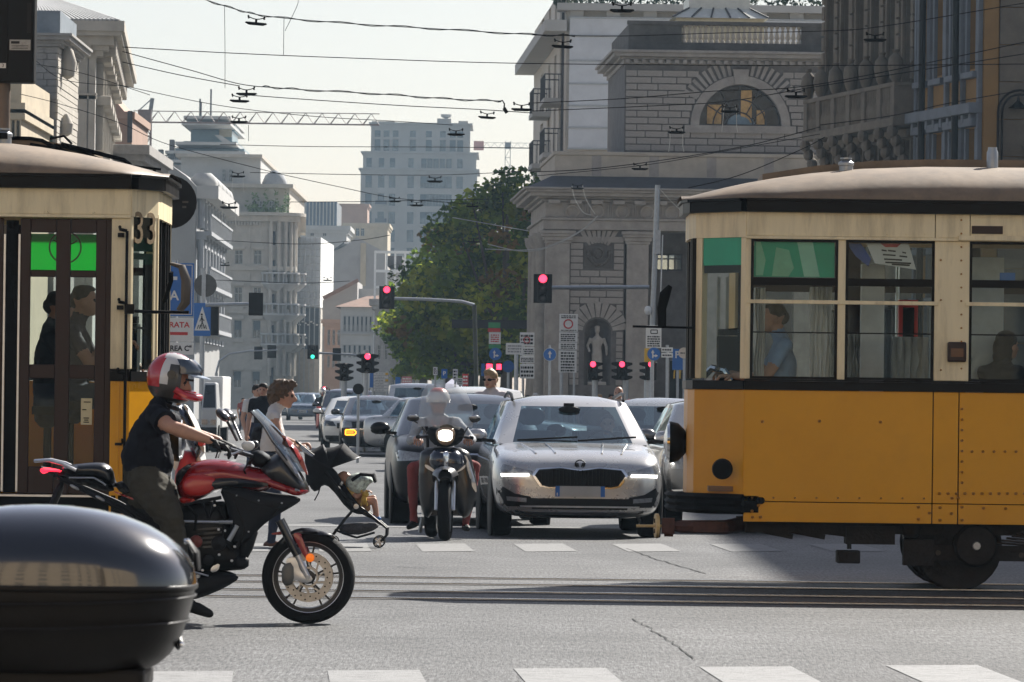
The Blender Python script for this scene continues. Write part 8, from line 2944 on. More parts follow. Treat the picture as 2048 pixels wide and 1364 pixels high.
def pushchair():
 t=thing('pushchair','black folding pushchair with peaked hood and mesh basket pushed across the crossing','pushchair',(jw(690,1090).x,YW,0))
 fab=mat('pushchair_fabric',(.010,.010,.012),.8,var=.3,vs=12,bump=.25,bs=22)
 def q(*p):
  v=jw(*p);return(v.x,v.z)
 def sheet_(nm,pl,y0,y1,m,th=.012):
  return MB().loft([[(q(*a)[0],YW+y0,q(*a)[1]),(q(*a)[0],YW+y1,q(*a)[1]),(q(*b)[0],YW+y1,q(*b)[1]),(q(*b)[0],YW+y0,q(*b)[1])]for a,b in pl]).build(nm,m,t,smooth=40)
  # hood: three taut panels over bows, pointed lip
 hub=jw(662,935)
 def bow(px,py,w_):
  a=jw(px,py)
  out=[]
  for k in range(11):
   th=pi*k/10
   e=math.sin(th)**.45
   out.append((hub.x+(a.x-hub.x)*e,YW-w_*math.cos(th),hub.z+(a.z-hub.z)*e))
  return out
 bows=[bow(614,975,.24),bow(610,905,.25),bow(648,888,.24),bow(652,896,.235),bow(690,886,.25),bow(722,914,.23)]
 for i in range(5):
  MB().loft([bows[i],[tuple(V(a).lerp(V(b),.5)+V((0,0,-.012)))for a,b in zip(bows[i],bows[i+1])],bows[i+1]],caps=False,closed=False).build('hood_panel',fab if i!=2 else mat('pushchair_grey',(.10,.10,.105),.8,var=.2),t,smooth=60)
 for b in(bows[1],bows[3],bows[5]):
  MB().tube(b,.008,6).build('hood_bow',M['plastic'],t)
  # back rest shell and seat
 mb=MB()
 puff(mb,smoothpoly([q(*p)for p in((612,905),(640,920),(668,935),(690,968),(720,1010),(735,1022),(722,1030),(698,1020),(664,975),(648,968),(634,985),(622,975),(614,950))],1),YW,.20,.03,.6)
 mb.build('seat_shell',fab,t,smooth=50)
 MB().tube([jw(644,970,-.2),jw(640,985,-.21),jw(632,1000,-.2)],.006,6).build('strap',fab,t)
 mb=MB()
 for s in(-.2,.2):
  mb.tube([jw(597,884,s),jw(630,910,s),jw(672,965,s),jw(716,1018,s)],.011,8)
  mb.tube([jw(716,1010,s),jw(690,1040,s),jw(664,1074,s)],.012,8)
  mb.tube([jw(704,1000,s),jw(735,1022,s),jw(776,1056,s)],.012,8)
  mb.tube([jw(776,1056,s),jw(775,1070,s),jw(764,1082,s)],.013,8)
  mb.tube([jw(716,1020,s),jw(752,1038,s),jw(760,1046,s)],.010,8)
 mb.tube([jw(597,884,-.2),jw(594,882,0),jw(597,884,.2)],.013,8)
 mb.build('frame',M['plastic'],t)
 MB().tube([jw(605,892,-.2),jw(630,914,-.2)],.014,8).build('handle_sleeve',M['alu'],t)
 mb=MB()
 for s in(-.2,.2):
  mb.lathe([(.026,0),(.026,.012),(.012,.014)],jw(715,1012,s),(0,-1,0),14)
 mb.build('hinge_cap',M['alu'],t)
 mb=MB()
 puff(mb,smoothpoly([q(*p)for p in((676,1050),(705,1046),(750,1044),(762,1052),(742,1064),(712,1070),(684,1064))],1),YW,.18,.03,.8)
 mb.build('basket',mat('basket_mesh',(.055,.055,.06),.9,var=.5,vs=60),t,smooth=50)
 MB().tube([jw(672,1058,-.19),jw(690,1066,-.19),(jw(716,1074,-.19)),jw(752,1064,-.19)],.012,6).build('basket_edge',fab,t)
 for px,s in((760,-.2),(760,.2),(668,-.22),(668,.22)):
  c=jw(px,1082,s)
  r=c.z-.003
  ty=MB().lathe([(r*.78,-.02),(r*.97,-.018),(r,0),(r*.97,.018),(r*.78,.02),(r*.78,-.02)],(c.x,c.y,r),(0,1,0),24,caps=False).build('wheel',M['rubber'],t)
  mb=MB()
  for k in range(5):
   a=2*pi*k/5
   mb.bar((c.x,c.y-.005,r),(c.x+r*.82*math.cos(a),c.y-.005,r+r*.82*math.sin(a)),.009,.012)
  mb.lathe([(.004,-.02),(.014,-.02),(.014,.02),(.004,.02)],(c.x,c.y,r),(0,1,0),10)
  mb.build('spokes',M['alu'],ty,smooth=None)
 MB().tube([jw(706,960,-.2),jw(724,948,-.21),jw(748,950,-.2),jw(752,962,-.1),jw(752,962,.1),jw(748,950,.2)],.017,8).build('bumper_bar',fab,t)
 # the child
 o,p=figure('person','small child with patterned sun hat lying back in the pushchair',dict(head=jw(692,958),shL=jw(700,978,.08),shR=jw(700,978,-.08),elL=jw(714,992,.1),elR=jw(714,994,-.1),wrL=jw(728,985,.08),wrR=jw(729,985,-.08),hipL=jw(724,1006,.05),hipR=jw(724,1006,-.05),knL=jw(748,996,.06),knR=jw(750,1000,-.07),anL=jw(752,1028,.05),anR=jw(756,1030,-.08),toeL=jw(758,1036,.05),toeR=jw(762,1037,-.08)),(.85,0,.4),dict(BASEM,top=mat('child_shirt',(.5,.33,.1),.8,var=.3,vs=30),bottom=mat('child_shorts',(.35,.2,.1),.8,var=.3),shoe=M['signblue']),k=.52,voxel=.009,sleeve=.6,shorts=.55,hk=1.35,hands=[(jw(728,985,.08),(1,0,.3),(0,0,1),dict(k=.55)),(jw(729,985,-.08),(1,0,.3),(0,0,1),dict(k=.55))])
 hat=mat('hat_pattern',(.48,.55,.50),.8,var=.75,vs=26)
 mb=MB()
 puff(mb,smoothpoly([q(*p)for p in((692,962),(700,950),(720,944),(740,950),(750,962),(738,970),(728,988),(708,990),(696,980))],1),YW-.02,.13,.02,.3)
 tag(mb.build('sun_hat',hat,smooth=60),'pale green patterned sun hat shading the child in the pushchair','hat')
 mb=MB()
 mb.ell(jw(730,1000,-.11),(.03,.03,.05),10,6);mb.ell(jw(733,988,-.11),(.035,.035,.03),10,6)
 for s in(-1,1):
  mb.ell(jw(730+5*s,982,-.12),(.012,.012,.016),8,5)
  mb.ell(jw(730+6*s,1008,-.12),(.012,.014,.022),8,5)
 tag(mb.build('soft_toy',mat('yellow_plush',(.55,.36,.08),.9,var=.3,vs=30)),'small yellow soft toy held on the lap of the child','toy')
pushchair()
# --- people standing about
def stander(label,px,ytop,Y,face,mats,height=None,hk=1.0,hairm=None,hp=None,k=1.0,sleeve=.6,arms=None,shorts=None):
 f=Fr(Y)
 x,zt=f.x(px,ytop+20),f.z(px,ytop)
 k=zt/1.75
 fw=V(face).normalized();s=V((-fw.y,fw.x,0))
 o0=V((x,Y,0))
 def q(a,b,z):
  return o0+s*a*k+fw*b*k+V((0,0,z*k))
 J=dict(head=q(0,.03,1.63),shL=q(.19,-.02,1.43),shR=q(-.19,-.02,1.43),elL=q(.25,-.05,1.13),elR=q(-.25,-.05,1.13),wrL=q(.25,.08,.88),wrR=q(-.25,.08,.88),hipL=q(.09,0,.93),hipR=q(-.09,0,.93),knL=q(.10,.06,.50),knR=q(-.10,-.02,.50),anL=q(.10,.10,.09),anR=q(-.10,-.10,.09),toeL=q(.11,.25,.03),toeR=q(-.11,.05,.03))
 hd=[(J['wrL'],(0,0,-1),s,dict(k=k,curl=.5,thumb=1)),(J['wrR'],(0,0,-1),-s,dict(k=k,curl=.5,thumb=-1))]
 o,p=figure('person',label,J,tuple(fw),mats,k=k,voxel=.014,sleeve=sleeve,hands=hd,hk=hk,shorts=shorts)
 if hairm:
  hair(o,p,H1*k*hk,hairm,hp or[(0,-.18,.42,.74,.86,.66),(0,-.5,.05,.66,.5,.6),(0,.2,.72,.6,.5,.26)],.006,.013)
 return o,p,H1*k*hk
o,p,h=stander('man in pale t-shirt and sunglasses standing beyond the dark car',984,741,70,(-.5,-1,0),dict(BASEM,top=M['greycloth'],bottom=M['jeans'],shoe=M['shoe']),hairm=M['hairfair'],hp=[(0,-.15,.48,.74,.84,.66),(0,-.5,.1,.64,.5,.55),(0,.25,.85,.62,.5,.35),(0,.1,1.05,.4,.4,.25)])
mb=MB()
for sx in(-1,1):
 mb.ell(p(.28*sx,.72,.04),(.24*h,.10*h,.15*h),10,6)
mb.tube([p(-.66,0,.08),p(-.5,.6,.08),p(.5,.6,.08),p(.66,0,.08)],.006,5)
mb.build('sunglasses',M['plastic'],o)
stander('bald man whose head shows above the silver estate',1239,773,92,(-.3,-1,0),dict(BASEM,top=M['greycloth'],bottom=M['jeans'],shoe=M['shoe']))
stander('dark haired man in navy polo shirt walking behind the woman',528,766,87,(-.15,-1,0),dict(BASEM,top=M['navycloth'],bottom=M['jeans'],shoe=M['shoe']),hairm=M['hairdark'])
stander('dark haired person half hidden behind the man in navy polo shirt',514,769,92,(.6,-1,0),dict(BASEM,top=M['whitecloth'],bottom=M['jeans'],shoe=M['shoe']),hairm=M['hairdark'])
for i,(px,yt,Y,lab,m_,hm_)in enumerate(((1072,786,140,'pedestrian with white cap by the toll house corner',M['whitecloth'],M['whitecloth']),(1056,790,145,'pedestrian in blue shirt left of the white capped one',M['bluecloth'],M['hairdark']),(1012,783,120,'dark dressed pedestrian behind the man in pale t-shirt',M['navycloth'],M['hairdark']),(1171,789,150,'dark haired pedestrian in front of the statue niche',M['navycloth'],M['hairdark']),(1200,788,150,'pedestrian with pale hair beside the statue niche',M['greycloth'],M['hairfair']),(1223,788,145,'dark haired pedestrian next to the bald man',M['navycloth'],M['hairdark']),(487,795,200,'far pedestrian with pink bag at the left kerb',M['redcloth'],M['hairdark']),(500,797,205,'far pedestrian in white at the left kerb',M['whitecloth'],M['hairfair']))):
 stander(lab,px,yt,Y,(random.uniform(-1,1),-1,0),dict(BASEM,top=m_,bottom=M['jeans'],shoe=M['shoe']),hairm=hm_)
 # far motor scooter with rider at the head of the left lane
def far_scooter():
 Y=190.0
 f=Fr(Y)
 x=f.x(645,810)
 t=thing('scooter','distant red motor scooter with lit headlamp coming down the avenue','scooter',(x,Y,0))
 for y in(0,1.3):
  MB().lathe([(.15,-.05),(.26,-.05),(.28,0),(.26,.05),(.15,.05)],(x,Y+y,.28),(1,0,0),20).build('tyre',M['rubber'],t)
 MB().loft([[(x-w_,Y+y,z0),(x+w_,Y+y,z0),(x+w_,Y+y,z1),(x-w_,Y+y,z1)]for y,w_,z0,z1 in((.05,.12,.4,.95),(.2,.2,.3,1.05),(.35,.18,.3,.9),(.5,.16,.25,.4),(.8,.18,.3,.75),(1.5,.15,.5,.8))]).build('body',mat('red_scooter_paint',(.35,.03,.03),.3,coat=.6),t,smooth=50,bevel=.03)
 MB().lathe([(.07,0),(.085,-.03),(.04,-.05)],(x,Y+.06,.90),(0,1,0),14).build('headlamp',M['whitelamp'],t)
 MB().tube([(x-.35,Y+.4,1.05),(x,Y+.3,1.08),(x+.35,Y+.4,1.05)],.02,6).build('handlebar',M['plastic'],t)
 q=lambda a,b,z:V((x+a,Y+.85+b,z))
 o,p=figure('person','distant helmeted rider in dark clothes on the red motor scooter',dict(head=q(0,-.05,1.50),shL=q(.2,0,1.28),shR=q(-.2,0,1.28),elL=q(.28,-.15,1.1),elR=q(-.28,-.15,1.1),wrL=q(.3,-.42,1.05),wrR=q(-.3,-.42,1.05),hipL=q(.1,.05,.82),hipR=q(-.1,.05,.82),knL=q(.2,-.4,.75),knR=q(-.2,-.4,.75),anL=q(.18,-.3,.35),anR=q(-.18,-.3,.35),toeL=q(.18,-.45,.3),toeR=q(-.18,-.45,.3)),(0,-1,0),dict(BASEM,top=M['navycloth'],bottom=M['jeans'],shoe=M['shoe']),voxel=.02,sleeve=1.9)
 MB().ell(q(0,-.04,1.55),(.13,.15,.14),14,9).build('helmet',M['alu'],o)
far_scooter()
# --- in the trams
def seated(label,base,fw,mats,k=1.0,hairm=None,hp=None,arm=(.34,.02),hands=True,headf=None,sleeve=.6,seat=.46):
 fw=V(fw).normalized();s=V((-fw.y,fw.x,0));b=V(base)
 def q(a,f_,z):
  return b+s*a*k+fw*f_*k+V((0,0,z*k))
 J=dict(head=q(0,.08,.72),shL=q(.19,.0,.50),shR=q(-.19,.0,.50),elL=q(.25,.16,.24),elR=q(-.25,.16,.24),wrL=q(.17,arm[0]+.06,.26),wrR=q(-.17,arm[0]+.06,.26+arm[1]),hipL=q(.09,0,.02),hipR=q(-.09,0,.02),knL=q(.13,.42,.04),knR=q(-.13,.42,.04),anL=q(.12,.44,-seat*.82),anR=q(-.12,.44,-seat*.82),toeL=q(.12,.6,-seat*.92),toeR=q(-.12,.6,-seat*.92))
 hd=[(J['wrL'],tuple(fw),(0,0,1),dict(k=k,curl=1,thumb=1)),(J['wrR'],tuple(fw),(0,0,1),dict(k=k,curl=1,thumb=-1))]
 o,p=figure('person',label,J,tuple(fw),mats,k=k,voxel=.012,sleeve=sleeve,hands=hd,headfwd=headf)
 if hairm:
  hair(o,p,H1*k,hairm,hp or[(0,-.2,.42,.70,.80,.62),(0,-.5,.05,.62,.46,.55),(0,.12,.74,.55,.46,.24)],.004,.010)
 return o
Yd=42.62+.62
fd=Fr(42.62)
seated('tram driver in pale blue shirt looking left at the window of the riveted tram',(fd.x(1575,700),Yd,1.40),(-1,-.05,0),dict(BASEM,top=M['bluecloth'],bottom=M['jeans'],shoe=M['shoe']),hairm=M['hairdark'],seat=.58)
MB().tube([(fd.x(1582,700),Yd,.8),(fd.x(1582,700),Yd,1.3)],.03,8)
mb=MB().cyl((fd.x(1578,700),Yd,.8),(fd.x(1578,700),Yd,1.32),.03)
mb.box(fd.x(1552,700),fd.x(1606,700),Yd-.2,Yd+.2,1.32,1.375)
mb.build('driver_seat',M['plastic'],tR,smooth=None)
seated('passenger with long hair in dark jacket seated in the riveted tram',(fd.x(2015,700),Yd-.15,1.24),(1,.9,0),dict(BASEM,top=M['navycloth'],bottom=M['jeans'],shoe=M['shoe']),hairm=M['hairdark'],hp=[(0,-.2,.4,.80,.92,.70),(0,-.55,-.2,.74,.5,.9),(0,-.6,-.8,.7,.4,.7)],sleeve=1.9,k=.95)
fl=Fr(39.5)
o=seated('tram driver in dark shirt with raised hand seen through the red folding doors',(fl.x(128,700),39.5+.95,1.42),(1,-.05,0),dict(BASEM,top=mat('dark_plum_shirt',(.05,.045,.06),.85,var=.2),bottom=M['jeans'],shoe=M['shoe']),hairm=M['hairdark'],arm=(.30,.16),seat=.6)
mb=MB().cyl((fl.x(122,700),40.45,.8),(fl.x(122,700),40.45,1.34),.03)
mb.box(fl.x(95,700),fl.x(150,700),40.25,40.65,1.34,1.40)
mb.build('driver_seat',M['plastic'],tL,smooth=None)
seated('passenger in dark clothes standing close behind the driver of tram number 33',(fl.x(68,700),39.5+1.3,1.38),(1,.1,0),dict(BASEM,top=M['navycloth'],bottom=M['jeans'],shoe=M['shoe']),hairm=M['hairdark'],seat=.58)
mb=MB().cyl((fl.x(68,700),40.8,.8),(fl.x(68,700),40.8,1.30),.03)
mb.box(fl.x(40,700),fl.x(95,700),40.6,41.0,1.30,1.36)
mb.build('folding_seat',M['plastic'],tL,smooth=None)
# driver of the silver estate
seated('driver behind the wheel of the silver estate',((1195-1024)/(FPX/60)+.12,58.3+1.65,.52),(0,-1,0),dict(BASEM,top=M['greyjacket'],bottom=M['jeans'],shoe=M['shoe']),hairm=M['hairdark'],k=.92,seat=.3)
# ------------------------------------------------------------------ avenue trees
def leafmat(name,col,tr=.45):
 m=bpy.data.materials.new(name)
 m.use_nodes=True
 N,L=m.node_tree.nodes,m.node_tree.links
 N.clear()
 o=N.new('ShaderNodeOutputMaterial')
 d=N.new('ShaderNodeBsdfDiffuse');t=N.new('ShaderNodeBsdfTranslucent');mx=N.new('ShaderNodeMixShader')
 tc=N.new('ShaderNodeTexCoord');n=N.new('ShaderNodeTexNoise');n.inputs['Scale'].default_value=.9;n.inputs['Detail'].default_value=5
 r=N.new('ShaderNodeValToRGB')
 r.color_ramp.elements[0].position,r.color_ramp.elements[1].position=.35,.68
 r.color_ramp.elements[0].color=tuple(x*.6 for x in col)+(1,)
 r.color_ramp.elements[1].color=tuple(x*1.45 for x in col)+(1,)
 L.new(tc.outputs['Object'],n.inputs['Vector']);L.new(n.outputs['Fac'],r.inputs[0])
 L.new(r.outputs[0],d.inputs[0]);L.new(r.outputs[0],t.inputs[0])
 mx.inputs[0].default_value=tr
 L.new(d.outputs[0],mx.inputs[1]);L.new(t.outputs[0],mx.inputs[2]);L.new(mx.outputs[0],o.inputs[0])
 return m
LEAF=[leafmat('leaf_green',(.13,.20,.022),.62),leafmat('leaf_yellow_green',(.27,.31,.035),.66),leafmat('leaf_brown',(.19,.12,.035),.55),leafmat('leaf_deep',(.05,.095,.016),.5)]
bark=mat('bark',(.06,.05,.04),.9,var=.3,vs=6,bump=.5,bs=14)
def tree(label,px,Y,ytop,rx,seed,warm=.25,lean=0.0):
 f=Fr(Y)
 x=f.x(px,700)
 H=f.z(px,ytop)
 rnd=random.Random(seed)
 t=thing('plane_tree',label,'tree',(x,Y,0),group='trees along the avenue')
 mb=MB()
 mb.tube([(x,Y,0),(x+.05,Y,H*.16),(x+.1,Y,H*.32),(x+.0,Y,H*.6),(x,Y,H*.85)],[.34,.26,.22,.14,.05],10)
 cl=[]
 for i in range(74):
  while True:
   a=V((rnd.uniform(-1,1),rnd.uniform(-1,1),rnd.uniform(-1,1)))
   if .35<a.length<1:
    break
  zz=.56+.42*a.z
  wd=1.0-.62*max(0,a.z)**1.3-.25*max(0,-a.z)
  cl.append((V((x+lean*max(0,a.z)+a.x*rx*wd,Y+a.y*rx*wd,H*zz)),rnd.uniform(.55,1.15)))
 for i in range(9):
  c=cl[i*9][0]
  b=V((x,Y,H*rnd.uniform(.22,.5)))
  mid=b.lerp(c,.5)+V((0,0,-.3))
  mb.tube([b,mid,c],[.10,.07,.03],6)
 mb.build('trunk',bark,t)
 L=MB()
 for c,r in cl:
  k=rnd.random()
  base_m=2 if k<warm*.30 else(1 if k<warm+.12 else(0 if k<.75 else 3))
  for _ in range(112):
   d=V((rnd.gauss(0,1),rnd.gauss(0,1),rnd.gauss(0,1)))
   d=d/max(d.length,.01)*r*rnd.random()**.45
   p=c+V((d.x,d.y,d.z*.72))
   if p.z<2.4:
    continue
   a=V((rnd.gauss(0,1),rnd.gauss(0,1),rnd.gauss(0,.6))).normalized()
   b=a.cross(V((rnd.gauss(0,1),rnd.gauss(0,1),rnd.gauss(0,1)))).normalized()
   s=rnd.uniform(.10,.20)
   m_=base_m if rnd.random()<.8 else rnd.choice((0,1,3))
   L.add([p-a*s,p+b*s*.7,p+a*s,p-b*s*.7],[(0,1,2,3)],m_)
 me=bpy.data.meshes.new('crown')
 off=BASE[t.name]
 me.from_pydata([(q[0]-off.x,q[1]-off.y,q[2]-off.z)for q in L.v],[],L.f)
 for m_ in LEAF:
  me.materials.append(m_)
 me.polygons.foreach_set('material_index',L.m)
 o=bpy.data.objects.new('crown',me);C.objects.link(o);o.parent=t
for a in(('tallest plane tree touching the corner of the toll house',1012,232,336,4.1,11,.26),('tall dark tree second from the toll house',940,256,392,4.0,12,.06),('mid height tree in front of the stone tower',898,284,450,3.3,13,.08),('lowest tree at the left end of the avenue row',846,312,540,2.35,14,.14),('tree behind the toll house columns with brownish leaves',1062,262,350,3.6,15,.22),('low tree filling the gap under the two tall crowns',968,246,470,3.4,16,.08)):
 tree(*a)
 # ------------------------------------------------------------------ traffic lights
boxm=mat('signal_black',(.008,.009,.010),.5,var=.15,vs=10)
pole_m=M['steel']
off_lens=mat('unlit_lens',(.03,.03,.03),.2,var=.2,coat=.5)
def signal(label,px,py,w_,h_,Y,lit='red',board=True,pole=None,arm=None,visor=0,extra=(),group='traffic lights over the crossing',depth=.2,back=False,lens=(1/6.,.5,5/6.)):
 """one traffic light: housing with three lenses, its back board, visors, and the pole or arm that carries it"""
 f=Fr(Y)
 t=thing('traffic_light',label,'traffic light',(f.x(px,py),Y,0),group=group)
 def head(px,py,w_,h_,lit,board,visor,back=False):
  x0,x1=f.x(px-w_/2,py),f.x(px+w_/2,py)
  z0,z1=f.z(px,py+h_/2),f.z(px,py-h_/2)
  if board:
   MB().box(x0,x1,Y+.02,Y+.05,z0,z1).build('back_board',boxm,t,smooth=None,bevel=.02)
  hw=(x1-x0)*(.28 if board else .5)
  xc=(x0+x1)/2
  MB().box(xc-hw,xc+hw,Y-depth+.02 if not back else Y+.05,Y+.018 if not back else Y+depth,z0+(z1-z0)*.04,z1-(z1-z0)*.04).build('housing',boxm,t,smooth=None,bevel=.03)
  if back:
   return
  for i,fr in enumerate(lens):
   zc=z1-(z1-z0)*fr
   r=min(hw*.86,(z1-z0)*.14)
   on=(lit=='red' and i==0)or(lit=='green' and i==2)
   MB().lathe([(r,0),(r*.8,-.025),(r*.3,-.04),(.005,-.042)],(xc,Y-depth+.018,zc),(0,1,0),18).build('lens',(M['redlamp']if lit=='red' else M['greenlamp'])if on else off_lens,t)
   mb=MB()
   mb.loft([[(xc+r*1.08*math.cos(a),Y-depth+yy,zc+r*1.08*math.sin(a))for a in[-.3+(pi+.6)*k/12 for k in range(13)]]for yy in(.015,-.14)],caps=False,closed=False)
   mb.build('visor',boxm,t)
 head(px,py,w_,h_,lit,board,visor,back)
 for e in extra:
  head(*e)
 if visor:
  s0=h_/3.
  for i in range(3):
   yy=py-h_/2+s0*(i+.5)
   for sg in visor if isinstance(visor,tuple)else(-1,1):
    xa,xb=f.x(px+sg*w_*.45,yy),f.x(px+sg*(w_*.45+11*S(Y)/78.),yy)
    zt_,zb_=f.z(px,yy-s0*.36),f.z(px,yy+s0*.1)
    MB().prism([(xa,zt_),(xb,zt_-.02),(xb,zt_-.07),(xa,zb_-.05)],Y-.16,Y+.10).build('visor',boxm,t,smooth=None)
 if arm:
  MB().tube([V((f.x(a,b),Y+.06,f.z(a,b)))for a,b in arm],.055,8).build('arm',pole_m,t)
 if pole:
  pole_m_=mat('dark_green_pole',(.03,.04,.035),.5,.3,var=.2)if len(pole)>2 else pole_m
  (xa,ya),xb=pole[:2]
  MB().tube([(f.x(xa,ya),Y+.06,f.z(xa,ya)),(f.x(xb,800),Y+.06,0)],.075,10).build('pole',pole_m_,t)
 return t,f
tA,fA=signal('large red traffic light on a long arm in front of the toll house',1087,577,37,58,150,arm=[(1105,575),(1300,574)],pole=((1317,370),1298))
MB().ell((fA.x(1297,620),149.9,fA.z(1297,621)),(.10,.10,.13),12,8).build('camera_dome',M['white'],tA)
MB().box(fA.x(1311,500),fA.x(1322,500),149.85,150.0,fA.z(1316,508),fA.z(1316,460)).build('junction_box',M['steel'],tA,smooth=None)
MB().bar((fA.x(1322,520),149.9,fA.z(1320,640)),(fA.x(1326,520),149.9,fA.z(1320,470)),.03,.03).build('cable',M['white'],tA,smooth=None)
signal('red traffic light on a curved arm hanging before the leftmost trees',775,595,31,46,185,arm=[(790,597),(860,599),(925,603),(950,610)],pole=((950,610),958,1))
signal('traffic light seen from behind, on the arm of the crossing sign post',513,608,29,46,150,lit=None,back=True,arm=[(499,608),(412,610)])
signal('green traffic light above the far lane with its blank twin',627,704,22,28,260,lit='green',arm=[(637,706),(700,709),(726,712)],pole=((726,712),728),extra=((675,709,17,26,None,True,0,True),))
signal('pair of blank traffic lights on a bowed arm before the ornate building',545,703,18,26,260,lit=None,back=True,arm=[(556,700),(500,702),(460,708),(440,722),(434,745)],pole=((434,745),434),extra=((518,706,17,26,None,True,0,True),))
signal('hooded black traffic light turned sideways left of the red one',690,744,18,38,150,lit=None,board=False,visor=1,pole=((690,725),689))
signal('hooded traffic light with small red lamp on the grey post',737,727,26,42,142,lit='red',board=False,visor=1,pole=((733,700),732))
signal('small red traffic light in front of the statue niche',1187,742,20,40,140,lit='red',board=False,visor=(1,),pole=((1192,725),1191))
signal('small red traffic light right of the statue niche',1245,742,22,40,140,lit='red',board=False,visor=(1,-1),pole=((1253,725),1252))
signal('bright red traffic light under the blue arrow sign',1303,742,24,40,128,lit='red',board=False,visor=(-1,),pole=((1296,722),1297))
signal('tiny far red traffic light above the blue saloon',650,784,13,22,215,lit='red',board=False,pole=((650,790),650))
def twin_red():
 Y=150.0;f=Fr(Y)
 t=thing('traffic_light','double red stop lamps beside a blue square sign under the trees','traffic light',(f.x(988,735),Y,0),group='traffic lights over the crossing')
 for px in(980,998):
  MB().box(f.x(px-9,735),f.x(px+9,735),Y-.1,Y+.1,f.z(988,748),f.z(988,724)).build('housing',boxm,t,smooth=None,bevel=.02)
  MB().box(f.x(px-6,735),f.x(px+6,735),Y-.13,Y-.101,f.z(988,739),f.z(988,728)).build('lens',M['redlamp'],t,smooth=None,bevel=.01)
 MB().cyl((f.x(989,735),Y+.05,0),(f.x(989,735),Y+.05,f.z(988,730)),.05).build('pole',pole_m,t)
 MB().box(f.x(964,735),f.x(976,735),Y-.02,Y+.02,f.z(970,752),f.z(970,727)).build('side_sign',M['signblue'],t,smooth=None)
twin_red()
# near signal box seen from behind, upper left
def near_box():
 Y=46.0;f=Fr(Y)
 t=thing('traffic_light','black back of a close traffic light with paper stickers, upper left corner','traffic light',(f.x(8,300),Y,0))
 MB().box(f.x(-30,80),f.x(70,80),Y,Y+.22,f.z(30,165),f.z(30,-60)).build('housing',mat('signal_black'),t,smooth=None,bevel=.02)
 MB().box(f.x(12,80),f.x(16,80),Y-.008,Y,f.z(30,150),f.z(30,-60)).build('housing_rib',mat('signal_black'),t,smooth=None)
 MB().box(f.x(55,40),f.x(63,40),Y-.006,Y,f.z(58,65),f.z(58,5)).build('vent_slot',M['ink'],t,smooth=None)
 st=MB().box(f.x(20,90),f.x(62,90),Y-.005,Y-.001,f.z(40,100),f.z(40,79)).build('sticker',mat('grubby_paper',(.38,.38,.36),.7,var=.2,vs=30),t,smooth=None)
 mb=MB()
 mb.box(f.x(23,90),f.x(40,90),Y-.007,Y-.0055,f.z(30,87),f.z(30,82))
 for k in range(3):
  mb.box(f.x(24,90),f.x(57,90),Y-.007,Y-.0055,f.z(30,97-k*3),f.z(30,96.2-k*3))
 mb.build('sticker_print',M['ink'],st,smooth=None)
 s2=MB().box(f.x(0,130),f.x(13,130),Y-.013,Y-.009,f.z(6,136),f.z(6,126)).build('sticker',M['signwhite'],t,smooth=None)
 text('3',.04,M['ink'],(f.x(7,131),Y-.0135,f.z(6,131)),s2,'digit')
 MB().cyl((f.x(-2,400),Y+.15,0),(f.x(-2,400),Y+.15,f.z(0,100)),.075,n=14).build('pole',mat('brown_pole',(.16,.12,.09),.5,.2,var=.2),t)
near_box()
# ------------------------------------------------------------------ signs
def disc(t,f,Y,px,py,r,m,name='sign_face',y=0.0):
 R=r/f.s
 return MB().lathe([(R,0),(R,.015),(.001,.015)],(f.x(px,py),Y+y,f.z(px,py)),(0,-1,0),28).build(name,m,t)
def panel(t,f,Y,a,b,c,d,m,name='sign_face',y=0.0,parent=None):
 return MB().box(f.x(a,(c+d)/2),f.x(b,(c+d)/2),Y-.02+y,Y+y,f.z((a+b)/2,d),f.z((a+b)/2,c)).build(name,m,parent or t,smooth=None,bevel=.004)
def lines(t,f,Y,a,b,c,d,n,m,seed,par,y=-.024):
 rnd=random.Random(seed);mb=MB()
 for i in range(n):
  z=c+(d-c)*(i+.5)/n
  x=a
  while x<b-1:
   e=min(b,x+rnd.uniform(2,6))
   mb.box(f.x(x,z),f.x(e,z),Y+y-.003,Y+y,f.z(a,z+.28*(d-c)/n),f.z(a,z-.28*(d-c)/n))
   x=e+rnd.uniform(.7,1.6)
 return mb.build('sign_print',m,par,smooth=None,kind='stuff')
def arrow(par,f,Y,px,py,s,m,kind='up',y=-.02):
 mb=MB()
 def q(a,b):return(f.x(px+a*s,py),f.z(px,py+b*s))
 if kind=='up':
  pl=[[(-.13,.7),(.13,.7),(.13,-.15),(-.13,-.15)],[(-.42,-.1),(0,-.75),(.42,-.1)]]
 else:
  pl=[[(-.32,.75),(-.08,.75),(-.08,-.2),(-.32,-.2)],[(-.52,-.18),(-.2,-.78),(.12,-.18)],[(-.08,.45),(.3,.45),(.3,.2),(-.08,.2)],[(.28,.62),(.75,.32),(.28,.02)]]
 for p_ in pl:
  mb.prism([q(*a)for a in p_],Y+y-.004,Y+y)
 return mb.build('arrow',m,par,smooth=None)
def ringsign(par,f,Y,px,py,r,y=-.024):
 R=r/f.s
 c=(f.x(px,py),Y+y,f.z(px,py))
 return MB().tube([(c[0]+R*math.cos(a),c[1],c[2]+R*math.sin(a))for a in[2*pi*k/24 for k in range(25)]],R*.16,6).build('red_ring',M['signred'],par)
def post(t,f,Y,px,ytop,r=.04,m=None,pxb=None):
 MB().tube([(f.x(px,ytop),Y+.04,f.z(px,ytop)),(f.x(pxb or px,800),Y+.04,0)],r,10).build('post',m or pole_m,t)
